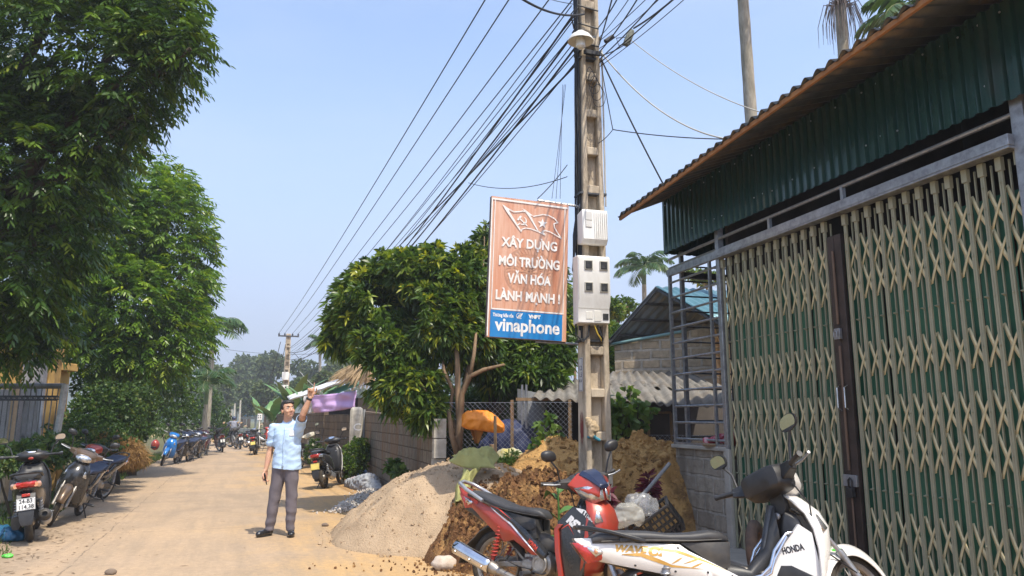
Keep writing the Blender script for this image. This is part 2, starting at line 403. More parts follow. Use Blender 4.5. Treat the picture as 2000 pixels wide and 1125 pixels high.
def ground_mat(name, road):
    m = bpy.data.materials.new(name); m.use_nodes = True
    nt = m.node_tree; b = nt.nodes["Principled BSDF"]; L = nt.links.new
    b.inputs["Roughness"].default_value = 0.93; b.inputs["Specular IOR Level"].default_value = 0.15
    ge = _n(nt, "ShaderNodeNewGeometry"); pos = ge.outputs["Position"]
    def dot(v):
        d = _n(nt, "ShaderNodeVectorMath", operation='DOT_PRODUCT'); L(pos, d.inputs[0]); d.inputs[1].default_value = v; return d.outputs["Value"]
    def noise_(sc, det=6.0, ro=0.65):
        n = _n(nt, "ShaderNodeTexNoise", i_Scale=sc, i_Detail=det, i_Roughness=ro); L(pos, n.inputs["Vector"]); return n.outputs[0]
    def rng(x, a, bb, c=0.0, d=1.0):
        r = _n(nt, "ShaderNodeMapRange", i_1=a, i_2=bb, i_3=c, i_4=d); L(x, r.inputs[0]); return r.outputs[0]
    def mth(op, x, y):
        q = _n(nt, "ShaderNodeMath", operation=op)
        for i, k in enumerate((x, y)):
            if isinstance(k, (int, float)): q.inputs[i].default_value = k
            else: L(k, q.inputs[i])
        return q.outputs[0]
    def mix(f, a, bb, bt='MIX'):
        q = _n(nt, "ShaderNodeMix", data_type='RGBA', blend_type=bt)
        for i, k in ((0, f), (6, a), (7, bb)):
            if isinstance(k, (int, float)): q.inputs[i].default_value = k
            elif isinstance(k, tuple): q.inputs[i].default_value = rgba(k)
            else: L(k, q.inputs[i])
        return q.outputs[2]
    across = dot(tuple(RN)); al = dot(tuple(RD))
    big = noise_(0.35); mid = noise_(1.6); fine = noise_(14.0, 8.0, 0.75); grit = noise_(70.0, 4.0, 0.7)
    if road:
        c = mix(rng(mid, 0.4, 0.62), (0.41, 0.305, 0.21), (0.33, 0.25, 0.175))
        c = mix(rng(big, 0.42, 0.62), c, (0.45, 0.325, 0.21))
        dirt = mth('ADD', across, rng(big, 0.3, 0.7, -1.0, 1.0)); dirt = mth('ADD', dirt, rng(fine, 0.3, 0.7, -0.35, 0.35))
        c = mix(rng(dirt, 0.2, 1.4), c, (0.48, 0.315, 0.155))
        lf = mth('ADD', across, rng(mid, 0.3, 0.7, -0.5, 0.5)); lf = mth('ADD', lf, rng(fine, 0.3, 0.7, -0.25, 0.25))
        c = mix(rng(lf, -1.9, -2.5), c, (0.30, 0.225, 0.15))
        # trodden streaks running along the road
        mp = _n(nt, "ShaderNodeMapping"); mp.inputs["Rotation"].default_value = (0, 0, -math.atan2(RD.y, RD.x)); L(pos, mp.inputs[0])
        m2 = _n(nt, "ShaderNodeMapping"); m2.inputs["Scale"].default_value = (0.25, 2.2, 1); L(mp.outputs[0], m2.inputs[0])
        st = _n(nt, "ShaderNodeTexNoise", i_Scale=1.4, i_Detail=7.0, i_Roughness=0.7); L(m2.outputs[0], st.inputs["Vector"])
        c = mix(rng(st.outputs[0], 0.46, 0.68, 0, 0.7), c, (0.31, 0.24, 0.17))
        # slab joints
        w = rng(noise_(2.5), 0.0, 1.0, -0.06, 0.06)
        fr = mth('FRACT', mth('DIVIDE', mth('ADD', al, w), 4.6), 0.0)
        jt = rng(mth('ABSOLUTE', mth('SUBTRACT', fr, 0.5), 0.0), 0.001, 0.0028, 1.0, 0.0)
        jl = rng(mth('ABSOLUTE', mth('ADD', mth('ADD', across, w), 1.55), 0.0), 0.004, 0.012, 1.0, 0.0)
        jj = mth('MULTIPLY', mth('MAXIMUM', jt, jl), rng(mid, 0.42, 0.55))
        c = mix(mth('MULTIPLY', jj, 0.75), c, (0.17, 0.13, 0.095))
    else:
        c = mix(rng(mid, 0.4, 0.62), (0.46, 0.285, 0.13), (0.39, 0.24, 0.115))
        lf = mth('ADD', across, rng(mid, 0.3, 0.7, -0.9, 0.9))
        lit = mix(rng(fine, 0.4, 0.6), (0.15, 0.115, 0.07), (0.08, 0.10, 0.035))
        c = mix(rng(lf, -1.8, -2.6), c, lit)
        far = mth('ADD', al, rng(big, 0.3, 0.7, -8, 8))
        c = mix(rng(far, 58, 70), c, mix(rng(mid, 0.4, 0.6), (0.10, 0.13, 0.04), (0.20, 0.17, 0.07)))
        c = mix(rng(mth('ABSOLUTE', mth('SUBTRACT', far, 76.0), 0.0), 3.0, 5.0, 0.8, 0.0), c, (0.52, 0.34, 0.16))
    c = mix(1.0, c, rng(fine, 0.25, 0.75, 0.80, 1.16), 'MULTIPLY')
    c = mix(1.0, c, rng(grit, 0.3, 0.7, 0.88, 1.1), 'MULTIPLY')
    L(c, b.inputs["Base Color"])
    h = mth('ADD', mth('MULTIPLY', fine, 0.7), mth('MULTIPLY', grit, 0.35))
    bp = _n(nt, "ShaderNodeBump", i_Strength=1.0, i_Distance=0.012 if road else 0.03); L(h, bp.inputs["Height"]); L(bp.outputs[0], b.inputs["Normal"])
    return m

mb = MB()
mb.grid(40, 40, lambda i, j: Vector(((i - 0.5) * 1600, (j - 0.2) * 1600, -0.02)))
o = mb.build("ground", ground_mat("earth", False), smooth=0); tag(o, kind='structure')
mb = MB()
def road_pt(i, j):
    s = -8 + j * 61
    e0 = -2.75 + 0.18 * noise.noise((s * 0.5, 1.3, 0)) + 0.08 * noise.noise((s * 2.3, 4.3, 0))
    e1 = 2.3 + 0.2 * noise.noise((s * 0.4, 7.7, 0))
    return AC(s, e0 + (e1 - e0) * i, 0.0)
mb.grid(6, 240, road_pt)
tag(mb.build("road", ground_mat("concrete_road", True), smooth=0), kind='structure')

# far hills behind the village
def hill(name, x0, x1, y, h, seed, mat):
    mb = MB()
    def f(i, j):
        x = x0 + (x1 - x0) * i
        prof = (0.45 + 0.75 * noise.fractal((x * 0.0045, seed, 0), 0.9, 2.1, 5)) * h
        prof = max(prof, h * 0.12) * min(1, 5 * i, 5 * (1 - i))
        t = math.sin(j * PI / 2)
        return Vector((x, y + 160 * j + 6 * noise.noise((x * 0.02, j * 5, seed)), prof * t - 2))
    mb.grid(90, 14, f)
    return tag(mb.build(name, mat, smooth=60), kind='structure')
hill_m = M("wooded_hill", (0.045, 0.075, 0.035), 0.95, 0, (0.025, 0.05, 0.02), 0.06, 1.2, 0.15, detail=9, world=True)
hill("hills", -520, 420, 430, 46, 3.1, hill_m)

# ================================================================== heaps
def heap(name, c, rx, ry, h, rot, mat, label, cat, rough_amp, nscale, seed, power=1.15, res=90, clod=0.0, toe=1.0):
    mb = MB()
    def f(i, j):
        x = (i - 0.5) * 2.3; y = (j - 0.5) * 2.3
        r = math.hypot(x, y)
        an = math.atan2(y, x)
        r *= 1 + 0.16 * noise.noise((math.cos(an) * 1.3, math.sin(an) * 1.3, seed))
        t = max(0.0, 1 - r)
        z = h * (t ** power)
        z = h * (1 - math.exp(-1.9 * z / h)) / (1 - math.exp(-1.9)) if toe else z
        k = min(1, t * 6)
        q = Vector((x * rx * nscale, y * ry * nscale, seed))
        z += rough_amp * k * noise.fractal(q, 0.8, 2.2, 5)
        if clod:
            d = noise.cell(q * 1.7) * 0.5 + max(0, noise.noise(q * 2.6)) 
            z += clod * k * d
        if t <= 0: z = -0.06
        return Vector((x * rx, y * ry, z))
    mb.grid(res, res, f)
    o = mb.build(name, mat, smooth=180)
    o.location = c; o.rotation_euler = (0, 0, rot)
    return tag(o, label, cat)
sand_m = M("grey_building_sand", (0.475, 0.35, 0.228), 0.95, 0, (0.385, 0.28, 0.18), 3, 0.025, 45, col3=(0.27, 0.20, 0.14), scale3=38, lo3=0.6, hi3=0.72, spec=0.15)
soil_m = M("dark_clay_soil", (0.20, 0.10, 0.045), 0.97, 0, (0.11, 0.055, 0.028), 4, 0.05, 26, col3=(0.42, 0.24, 0.095), scale3=2.4, lo3=0.50, hi3=0.62, spec=0.12)
clay_m = M("orange_clay", (0.62, 0.37, 0.14), 0.95, 0, (0.46, 0.26, 0.095), 4, 0.04, 30, col3=(0.22, 0.125, 0.055), scale3=1.3, lo3=0.52, hi3=0.64, spec=0.12)
heap("sand_pile", (-0.60, 10.3, 0), 1.80, 1.85, 0.99, 0.2, sand_m, "large heap of grey building sand spilling onto the road in front of the block wall", "sand pile", 0.075, 2.6, 2.0, 1.05, 130)
heap("soil_pile", (0.38, 8.6, 0), 1.25, 1.25, 0.86, 0.3, soil_m, "heap of dark brown crumbly soil behind the red motorbike", "soil pile", 0.20, 5.5, 5.0, 0.9, 150, 0.09)
heap("clay_pile", (0.75, 10.9, 0), 1.5, 1.0, 1.25, -0.25, clay_m, "mound of orange clay behind the utility pole, left of it, by the wire fence", "clay pile", 0.07, 1.8, 9.0, 1.0, 90, 0.05)
heap("clay_pile", (1.80, 10.5, 0), 1.45, 1.15, 1.22, 0.2, clay_m, "mound of orange brown clay between the utility pole and the steel cage", "clay pile", 0.14, 2.4, 14.0, 0.7, 120, 0.10)
# loose soil spread at the foot of the heaps: clods, one countless scatter
def clods(name, mat, n, fn, kind='stuff'):
    mb = MB()
    for k in range(n):
        p, s = fn(k)
        a = RNG.random(3) * 6.28
        Mx = T(*p) @ Euler(a).to_matrix().to_4x4() @ Matrix.Diagonal((s, s * RNG.uniform(0.6, 1), s * RNG.uniform(0.5, 0.9), 1))
        t = RNG.uniform(0.45, 0.8, (8, 3))
        mb.add([(i * t[q][0], j * t[q][1], l * t[q][2]) for q, (i, j, l) in enumerate((i, j, l) for i in (-1, 1) for j in (-1, 1) for l in (-1, 1))],
               [(0, 1, 3, 2), (4, 6, 7, 5), (0, 4, 5, 1), (2, 3, 7, 6), (0, 2, 6, 4), (1, 5, 7, 3)], Mx)
    return tag(mb.build(name, mat, smooth=0, fix=False), kind=kind)
def heap_tree(o):
    return BVHTree.FromPolygons([o.matrix_basis @ v.co for v in o.data.vertices], [tuple(p.vertices) for p in o.data.polygons])
HEAP_T = [heap_tree(o) for o in scene.objects if o.name.startswith(("soil_pile", "clay_pile", "sand_pile"))]
def top_z(x, y):
    z = 0.004
    for t in HEAP_T:
        h = t.ray_cast(Vector((x, y, 5)), Vector((0, 0, -1)))
        if h[0] is not None: z = max(z, h[0].z)
    return z
def soil_scatter(k):
    if k < 800:
        r = abs(RNG.normal(0, 0.5)) + 0.95; a = RNG.uniform(2.4, 5.6)
        x, y = 0.38 + r * math.cos(a) * 1.05, 8.6 + r * math.sin(a); s = RNG.uniform(0.006, 0.022)
        if y > 8.35 and x < -0.5 and RNG.random() < 0.95: return (x, y, -1), s
    else:
        a = RNG.uniform(0, 6.28); r = math.sqrt(RNG.random()) * 1.15
        x, y = 0.38 + r * math.cos(a), 8.6 + r * math.sin(a); s = min(0.05, 0.007 + RNG.exponential(0.009))
    return (x, y, top_z(x, y) + s * 0.3), s
clods("loose_soil", soil_m, 9000, soil_scatter)
def clay_scatter(k):
    x, y = RNG.normal(1.6, 0.75), RNG.normal(10.2, 0.45); s = min(0.07, 0.008 + RNG.exponential(0.011)); z = top_z(x, y)
    return (x, y, z + s * .2 if z > 0.1 else -1), s
clods("loose_clay", clay_m, 2600, clay_scatter)
def sand_scatter(k):
    a = RNG.uniform(2.2, 5.6); r = RNG.uniform(0.1, 2.0); x, y = -0.6 + r * math.cos(a), 10.3 + r * math.sin(a); s = 0.004 + RNG.exponential(0.006); z = top_z(x, y)
    return (x, y, z + s * .3 if z > 0.02 or RNG.random() < .4 else -1), min(s, 0.035)
clods("loose_sand", sand_m, 1500, sand_scatter)
gravel_m = M("white_gravel", (0.66, 0.62, 0.57), 0.85, 0, (0.48, 0.45, 0.41), 60)
g0, g1 = G(662, 1003), G(768, 938)
def grav(k):
    t = RNG.random(); w = RNG.normal(0, 0.16) * (0.6 + t * 0.6)
    p = g0.lerp(g1, t) + Vector((w, w * 0.3, 0))
    return (p.x, p.y, 0.01 + 0.10 * max(0, 1 - abs(w) / 0.3) * RNG.random()), RNG.uniform(0.010, 0.026)
clods("gravel", gravel_m, 1900, grav)
litter_m = M("leaf_litter", (0.20, 0.13, 0.07), 0.9, 0, (0.11, 0.075, 0.04), 30)
def lit(k):
    s = RNG.uniform(3, 14) if k < 520 else RNG.uniform(3, 40); a = -2.45 + abs(RNG.normal(0, 0.55)) if k < 520 else RNG.uniform(-2.5, 2.0)
    p = AC(s, a); return (p.x, p.y, 0.006), RNG.uniform(0.008, 0.030)
def twigs():
    mb = MB()
    for k in range(440):
        p, s = lit(k + 120); an = RNG.uniform(0, 6.28); L_ = RNG.uniform(0.02, 0.09) if k < 520 else RNG.uniform(0.02, 0.06)
        q = Vector(p); d = Vector((math.cos(an), math.sin(an), RNG.uniform(-0.02, 0.02))) * L_
        w = Vector((-d.y, d.x, 0)).normalized() * RNG.uniform(0.003, 0.009)
        mb.add([q - w, q + w, q + d * 0.6 + w * 1.2 + Vector((0, 0, 0.003)), q + d, q + d * 0.6 - w * 1.2], [(0, 1, 2, 3, 4)])
    return tag(mb.build("leaf_litter", litter_m, smooth=0, fix=False), kind='stuff')
twigs()
stone_m = M("pale_stone", (0.58, 0.49, 0.40), 0.9, 0, (0.42, 0.33, 0.25), 12, 0.01, 30)
def rock(name, c, r, label, mat=stone_m, seed=0, cat="rock"):
    mb = MB(); mb.ell((0, 0, 0), r, n=18, k=12)
    mb.v = [tuple(Vector(v) * (1 + 0.22 * noise.noise(Vector(v) * 6 / max(r) * 0.3 + Vector((seed, 0, 0))))) for v in mb.v]
    o = mb.build(name, mat, smooth=60); o.location = c; return tag(o, label, cat)
rock("stone", G(872, 1100, 0.06), (0.17, 0.10, 0.075), "pale oblong stone lying at the foot of the dark soil heap", seed=3)
for (u, v, s, lab) in ((635, 1025, 0.035, "small stone at the toe of the grey sand heap"), (661, 994, 0.03, "small brown stone beside the white gravel"), (216, 1117, 0.04, "small dark stone on the road in the foreground")):
    rock("stone", G(u, v, s * 0.6), (s * 1.4, s, s * 0.8), lab, M("stone_%d" % u, (0.20, 0.15, 0.11), 0.9), seed=u)

# ================================================================== shop on the right
SHOP_L = Vector((2.5, 8.68, 0))
SHOP_RZ = math.atan2(-0.960, 0.279)
SHOP_M = T(*SHOP_L) @ RZ(SHOP_RZ)                     # local x along the gate towards the viewer, y inward, z up
shop = thing("shop_building", "green corrugated shop shed with olive folding gate and steel cage on the right", "shop", SHOP_L, SHOP_RZ)
green_sheet = M("green_corrugated_steel", (0.012, 0.052, 0.043), 0.27, 0.35, (0.020, 0.066, 0.055), 2.5, 0.0008, 30, coat=0.5, col3=(0.05, 0.055, 0.045), scale3=1.1, lo3=0.55, hi3=0.8, stretch=(1, 1, 0.5))
roof_sheet = M("roof_sheet", (0.085, 0.085, 0.078), 0.3, 0.6, (0.05, 0.052, 0.048), 4, col3=(0.19, 0.13, 0.075), scale3=1.4)
rust_board = M("rusty_eave_strip", (0.42, 0.20, 0.075), 0.8, 0, (0.30, 0.13, 0.05), 9, 0.002, 60)
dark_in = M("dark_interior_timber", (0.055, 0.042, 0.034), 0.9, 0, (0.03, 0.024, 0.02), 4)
gate_green = M("gate_green_sheet", (0.032, 0.15, 0.085), 0.4, 0.05, (0.024, 0.115, 0.066), 2, stretch=(1, 1, 0.3))
gate_olive = M("gate_olive_paint", (0.40, 0.385, 0.265), 0.36, 0.15, (0.32, 0.31, 0.215), 7, 0.0005, 100, stretch=(1, 1, 0.4), rvar=0.1, col3=(0.22, 0.145, 0.09), scale3=7, lo3=0.62, hi3=0.8)
gate_tan = M("gate_tan_strip", (0.74, 0.63, 0.37), 0.42, 0.05, (0.64, 0.54, 0.31), 7, col3=(0.27, 0.17, 0.10), scale3=9, lo3=0.6, hi3=0.8)
lock_brown = M("brown_lock_stile", (0.065, 0.045, 0.038), 0.45, 0.3, (0.04, 0.03, 0.026), 6)
cement = M("cement_render", (0.46, 0.42, 0.36), 0.93, 0, (0.34, 0.31, 0.265), 5, 0.008, 45)
plinth_m = block_mat("rough_cement_blocks", (0.44, 0.375, 0.295), (0.36, 0.305, 0.24), (0.47, 0.415, 0.345), 0.40, 0.205, 0.020, bump=0.06, stain=(0.16, 0.13, 0.10), smear=0.7)

def trap(mb, x0, x1, z0, z1, y, period=0.112, amp=0.028, M=None, top=None, jag=None):
    """vertical trapezoid-ribbed sheet in local x-z"""
    pts = []; n = int((x1 - x0) / period)
    for k in range(n):
        a = x0 + k * period
        pts += [(a, 0), (a + period * .40, 0), (a + period * .50, amp), (a + period * .78, amp), (a + period * .9, 0)]
    pts.append((x1, 0))
    vs = [(x, y - d, z0) for x, d in pts] + [(x, y - d, z1) for x, d in pts]
    N = len(pts)
    mb.add(vs, [(i, i + 1, i + 1 + N, i + N) for i in range(N - 1)], M)
    return mb
mb = MB(); trap(mb, -1.23, 4.9, 3.70, 4.44, -0.10)
mb.build("valance", green_sheet, shop, smooth=0, solid=0.003)
# the valance turns the far corner
mb = MB(); trap(mb, -3.4, 0.0, 3.70, 4.46, 0.0, M=T(-1.235, -0.10, 0) @ RZ(PI / 2) @ Matrix.Diagonal((-1, 1, 1, 1)))
mb.build("end_valance", green_sheet, shop, smooth=0, solid=0.003)
# roof sheet: ribs run inward, eave 0.8 m outside the gate
SL = 0.42
def ez(x): return 4.155 + 0.043 * (x + 1.16)
mb = MB(); per = 0.155
nn = int(6.4 / per) * 8
def rf(i, j):
    x = -1.16 + i * 6.4; y = -0.80 + j * 5.2
    return Vector((x, y, ez(x) + (y + 0.80) * (SL - 0.045 * max(0, x + 1.16)) * 1.0 + 0.027 * math.sin(2 * PI * x / per)) if y < 0.5 else (x, y, ez(x) + (y + .8) * SL))
mb.grid(nn, 6, rf)
roof = mb.build("roof", roof_sheet, shop, smooth=60, solid=0.004)
mb = MB(); mb.bar((-1.17, -0.765, ez(-1.16) - 0.030), (5.26, -0.765, ez(5.26) - 0.030), 0.03, 0.045)
mb.build("eave_board", rust_board, roof, bevel=0.004)
mb = MB()
for yy in (0.9, 1.9, 2.9, 3.7): mb.bar((-1.1, yy, ez(-1.1) + (yy + 0.8) * SL - 0.08), (5.2, yy, ez(5.2) + (yy + 0.8) * SL - 0.08), 0.05, 0.05)
for xx in (-1.05, 0.02, 1.95, 3.87, 5.1):
    mb.bar((xx, 0.0, ez(xx) + 0.2), (xx, 4.2, ez(xx) + 5.0 * SL - 0.12), 0.05, 0.05)
mb.build("rafters", MT['dark_steel'], roof)
# screws on the valance
mb = MB()
for k in range(36):
    x = -1.1 + k * 0.167 + RNG.uniform(-0.02, 0.02)
    for z in (4.36, 3.86):
        if RNG.random() < 0.75: mb.lathe([(0, 0), (0.008, 0), (0.008, 0.006), (0, 0.008)], 6, T(x, -0.121, z + RNG.uniform(-0.02, 0.02)) @ RX(PI / 2))
mb.build("screws", MT['steel'], shop, smooth=0)
# posts, lintel and rail
mb = MB(); mb.box((-0.03, 0.0, 2.05), (0.075, 0.075, 4.1)); mb.build("post", MT['steel'], shop, bevel=0.004)
mb = MB(); mb.box((3.90, 0.0, 2.1), (0.10, 0.10, 4.2)); mb.build("post", MT['steel'], shop, bevel=0.004)
mb = MB(); mb.box((1.94, -0.035, 3.435), (3.84, 0.14, 0.085)); mb.box((1.94, -0.055, 3.380), (3.84, 0.11, 0.02)); mb.build("lintel", MT['steel'], shop, bevel=0.004)
mb = MB(); mb.tube([(-1.25, -0.02, 3.63), (3.86, -0.02, 3.63)], 0.02, 8)
for x in (1.0, 2.12): mb.box((x, -0.02, 3.56), (0.035, 0.035, 0.13))
mb.build("top_rail", MT['steel'], shop)
# inside: back wall, side walls, floor, jutting slab
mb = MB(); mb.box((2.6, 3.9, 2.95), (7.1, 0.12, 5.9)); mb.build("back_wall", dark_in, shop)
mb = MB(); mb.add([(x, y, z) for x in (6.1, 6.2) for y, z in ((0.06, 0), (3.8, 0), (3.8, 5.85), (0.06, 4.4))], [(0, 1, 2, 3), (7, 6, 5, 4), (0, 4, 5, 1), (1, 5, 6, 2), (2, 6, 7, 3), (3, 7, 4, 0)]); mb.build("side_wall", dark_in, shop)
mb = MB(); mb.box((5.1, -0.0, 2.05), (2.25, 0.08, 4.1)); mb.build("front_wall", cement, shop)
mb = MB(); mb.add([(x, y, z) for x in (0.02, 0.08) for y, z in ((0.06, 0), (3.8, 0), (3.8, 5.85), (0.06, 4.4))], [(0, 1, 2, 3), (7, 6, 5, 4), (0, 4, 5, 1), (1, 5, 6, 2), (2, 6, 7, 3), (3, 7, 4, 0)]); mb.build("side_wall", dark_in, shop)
mb = MB(); mb.box((2.6, 1.70, 0.03), (5.2, 4.3, 0.10)); mb.build("floor_slab", cement, shop, bevel=0.01)
# ---- folding gate
gz0, gz1 = 0.09, 3.36
mb = MB()
n = 24
for k in range(n):
    x0 = 0.03 + k * 0.1585
    mb.box((x0 + 0.0765, 0.075 + 0.012 * (k % 2), (gz0 + 3.12) / 2), (0.149, 0.004, 3.12 - gz0))
gate = mb.build("folding_gate", gate_green, shop)
xs_l = [0.045 + 0.1475 * k for k in range(13)]
xs_r = [2.10 + 0.1455 * k for k in range(13)]
mb = MB()     # one bar: front channel and the rear channel of the pair
mb.box((-0.0150, 0.0, (gz0 + gz1) / 2), (0.015, 0.018, gz1 - gz0)); mb.box((0.0030, 0.0, (gz0 + gz1) / 2), (0.015, 0.018, gz1 - gz0)); mb.box((-0.006, 0.004, (gz0 + gz1) / 2), (0.006, 0.008, gz1 - gz0))
mb.box((0.040, 0.034, (gz0 + 3.34) / 2), (0.011, 0.014, 3.34 - gz0))
mb.box((-0.006, -0.004, gz1 - 0.045), (0.048, 0.036, 0.10))
for zz in (0.30, 0.6, 0.9, 1.24, 1.55, 1.72, 2.02, 2.38, 2.70, 3.02, 3.18, 3.28):
    mb.lathe([(0, 0), (0.0075, 0), (0.006, 0.006), (0, 0.007)], 7, T(-0.007, -0.0142, zz) @ RX(PI / 2))
for zz in (2.38, 0.90): mb.lathe([(0.014, 0), (0.004, 0.034), (0, 0.034)], 6, T(0.040, 0.030, zz) @ RX(PI / 2))
bar0 = mb.build("gate_bar", gate_olive, gate, smooth=0)
bar0.location.x = xs_l[0]
for x in xs_l[1:] + xs_r:
    b2 = bar0.copy(); COL.objects.link(b2); b2.parent = gate; b2.location.x = x + RNG.uniform(-0.004, 0.004); b2.rotation_euler.y = RNG.uniform(-0.0016, 0.0016)
bands = [(2.86, 3.15), (2.56, 2.86), (1.87, 2.17), (1.39, 1.70), (1.08, 1.39), (0.44, 0.74), (0.13, 0.44)]
for xs in (xs_l, xs_r):
    mb = MB()
    for a, b in zip(xs[:-1], xs[1:]):
        for z0, z1 in bands:
            for sgn in (1, -1):
                yb = 0.018 + (0.006 if sgn > 0 else 0.0)
                prev = None
                vs = []; N = 6
                for q in range(N + 1):
                    t = q / N
                    x = a + (b - a) * (t if sgn > 0 else 1 - t) + 0.004
                    z = z1 + (z0 - z1) * t - 0.045 * math.sin(PI * t) * (1 if sgn > 0 else -0.5)
                    w = 0.0138
                    vs += [(x - w, yb, z - w * 0.4), (x + w, yb, z + w * 0.4)]
                mb.add(vs, [(2 * q, 2 * q + 1, 2 * q + 3, 2 * q + 2) for q in range(N)])
    mb.build("lattice", gate_tan, gate, smooth=40, solid=0.004, fix=False)
# rivet spacers sticking out of the rear channels
for dx in (-0.047, 0.047):
    mb = MB(); mb.box((1.955 + dx, -0.006, (gz0 + 3.20) / 2), (0.088, 0.04, 3.20 - gz0))
    for zz in (0.4, 1.0, 1.5, 2.1, 2.5, 3.1): mb.lathe([(0, 0), (0.008, 0), (0, 0.006)], 7, T(1.955 + dx * 1.6, -0.026, zz) @ RX(PI / 2))
    mb.build("lock_stile", lock_brown, gate, bevel=0.003)
mb = MB()
for z0, z1 in ((2.36, 3.05), (1.05, 2.16)): mb.box((1.945, -0.036, (z0 + z1) / 2), (0.022, 0.016, z1 - z0))
mb.box((1.955, -0.036, 0.5), (0.018, 0.012, 0.7))
mb.build("lock_rod", M("worn_brown_rod", (0.20, 0.13, 0.09), 0.5, 0.3), gate, bevel=0.003)
mb = MB(); mb.box((1.945, -0.045, 2.27), (0.075, 0.03, 0.10)); mb.tube([(1.925, -0.075, 2.24), (1.925, -0.075, 2.29), (1.965, -0.075, 2.29), (1.965, -0.075, 2.24)], 0.008, 6)
mb.build("latch", MT['steel'], gate, bevel=0.004)
for dx in (-0.052, 0.042):
    mb = MB(); mb.tube([(1.955 + dx, -0.03, 1.58), (1.955 + dx, -0.065, 1.60), (1.955 + dx, -0.065, 1.78), (1.955 + dx, -0.03, 1.80)], 0.009, 7)
    mb.build("handle", MT['chrome'], gate)
pl = thing("padlock", "", "", (0, 0, 0)); bpy.data.objects.remove(pl)
mb = MB(); mb.box((1.97, -0.06, 0.86), (0.075, 0.04, 0.085)); mb.tube([(1.948, -0.06, 0.90), (1.948, -0.06, 0.965), (1.97, -0.06, 0.985), (1.992, -0.06, 0.965), (1.992, -0.06, 0.90)], 0.008, 7)
mb.build("padlock", MT['black_plastic'], gate, bevel=0.006)
mb = MB(); mb.box((1.955, -0.038, 0.96), (0.17, 0.025, 0.10)); mb.build("hasp", MT['steel'], gate, bevel=0.003)
# ---- steel cage beside the gate
mb = MB()
def zr(k): return 1.25 + k * 0.205
mb.box((-1.22, -0.03, 2.32), (0.04, 0.04, 2.3)); mb.box((-1.13, 0.10, 2.42), (0.05, 0.05, 2.6)); mb.box((-1.06, 0.06, 2.32), (0.04, 0.04, 2.3))
mb.box((-0.22, -0.03, 2.32), (0.034, 0.034, 2.25))
for k in range(12):
    mb.tube([(-1.22, -0.03, zr(k)), (-0.05, -0.03, zr(k))], 0.015, 6)
mb.box((-0.63, -0.03, 3.44), (1.26, 0.05, 0.09)); mb.box((-0.63, -0.03, 1.19), (1.24, 0.04, 0.03))
mb.build("cage_front", MT['steel'], shop)
mb = MB()
mb.box((-1.13, 1.5, 2.42), (0.045, 0.045, 2.6)); mb.box((-1.13, 0.8, 2.42), (0.03, 0.03, 2.6))
for k in range(12): mb.tube([(-1.13, 0.12, zr(k) + 0.02), (-1.13, 1.5, zr(k) + 0.02), (0.0, 1.5, zr(k) + 0.02)], 0.012, 6)
mb.box((-0.55, 1.5, 3.40), (1.2, 0.06, 0.10)); mb.box((-1.13, 0.8, 3.40), (0.06, 1.4, 0.08)); mb.box((-0.2, 1.45, 2.3), (0.06, 0.06, 2.3))
mb.build("cage_return", MT['dark_steel'], shop)
mb = MB(); mb.box((-0.66, 0.11, 0.56), (1.24, 0.24, 1.16)); mb.box((-1.22, 0.9, 0.56), (0.12, 1.3, 1.16))
mb.build("plinth", plinth_m, shop, bevel=0.012)
mb = MB(); mb.box((-0.66, 0.10, 1.155), (1.30, 0.32, 0.05)); mb.box((-0.02, -0.03, 0.58), (0.11, 0.05, 1.16))
mb.build("plinth_cap", cement, shop, bevel=0.012)

# ================================================================== utility pole with its boxes
conc = M("weathered_concrete", (0.60, 0.50, 0.37), 0.92, 0, (0.44, 0.36, 0.26), 6, 0.006, 60, stretch=(1, 1, 0.4), col3=(0.17, 0.135, 0.095), scale3=2.2, lo3=0.46, hi3=0.64)
POLE = Vector((0.98, 8.95, 0)); POLE_RZ = math.atan2(0.279, 0.960) * 1.0     # local -y faces the viewer along the road
def hpole(name, loc, rz, label, h, w0, w1, d0, d1, pitch=0.50, first=0.3, mat=conc, embossed=None):
    t = thing(name, label, "utility pole", loc, rz)
    mb = MB()
    def ww(z): return w0 + (w1 - w0) * z / h
    def dd(z): return d0 + (d1 - d0) * z / h
    for s in (-1, 1):
        rings = []
        for z in (-0.3, h * 0.25, h * 0.5, h * 0.75, h):
            W = ww(z) / 2; D = dd(z) / 2; f = W * 0.46
            a, b = (-W, -W + f) if s < 0 else (W - f, W)
            rings.append([(a, -D, z), (b, -D, z), (b, D, z), (a, D, z)])
        mb.loft(rings)
    z = first
    while z < h - 0.2:
        W = ww(z) / 2 * 0.54 + 0.002; D = dd(z) / 2 - 0.003
        mb.box((0, 0, z), (2 * W, 2 * D, 0.105)); z += pitch
    mb.box((0, 0, h - 0.35), (ww(h) * 0.6, dd(h) - 0.006, 0.7))
    rings = [[(-ww(z) * .28, -0.015, z), (ww(z) * .28, -0.015, z), (ww(z) * .28, 0.045, z), (-ww(z) * .28, 0.045, z)] for z in (-0.3, h - 0.1)]
    mb.loft(rings)
    mb.build("shaft", mat, t, bevel=0.012)
    return t
pole = hpole("utility_pole", POLE, POLE_RZ, "tall concrete utility pole with ladder recesses carrying the meter boxes and sign", 8.5, 0.345, 0.215, 0.27, 0.19)
PM = T(*POLE) @ RZ(POLE_RZ)
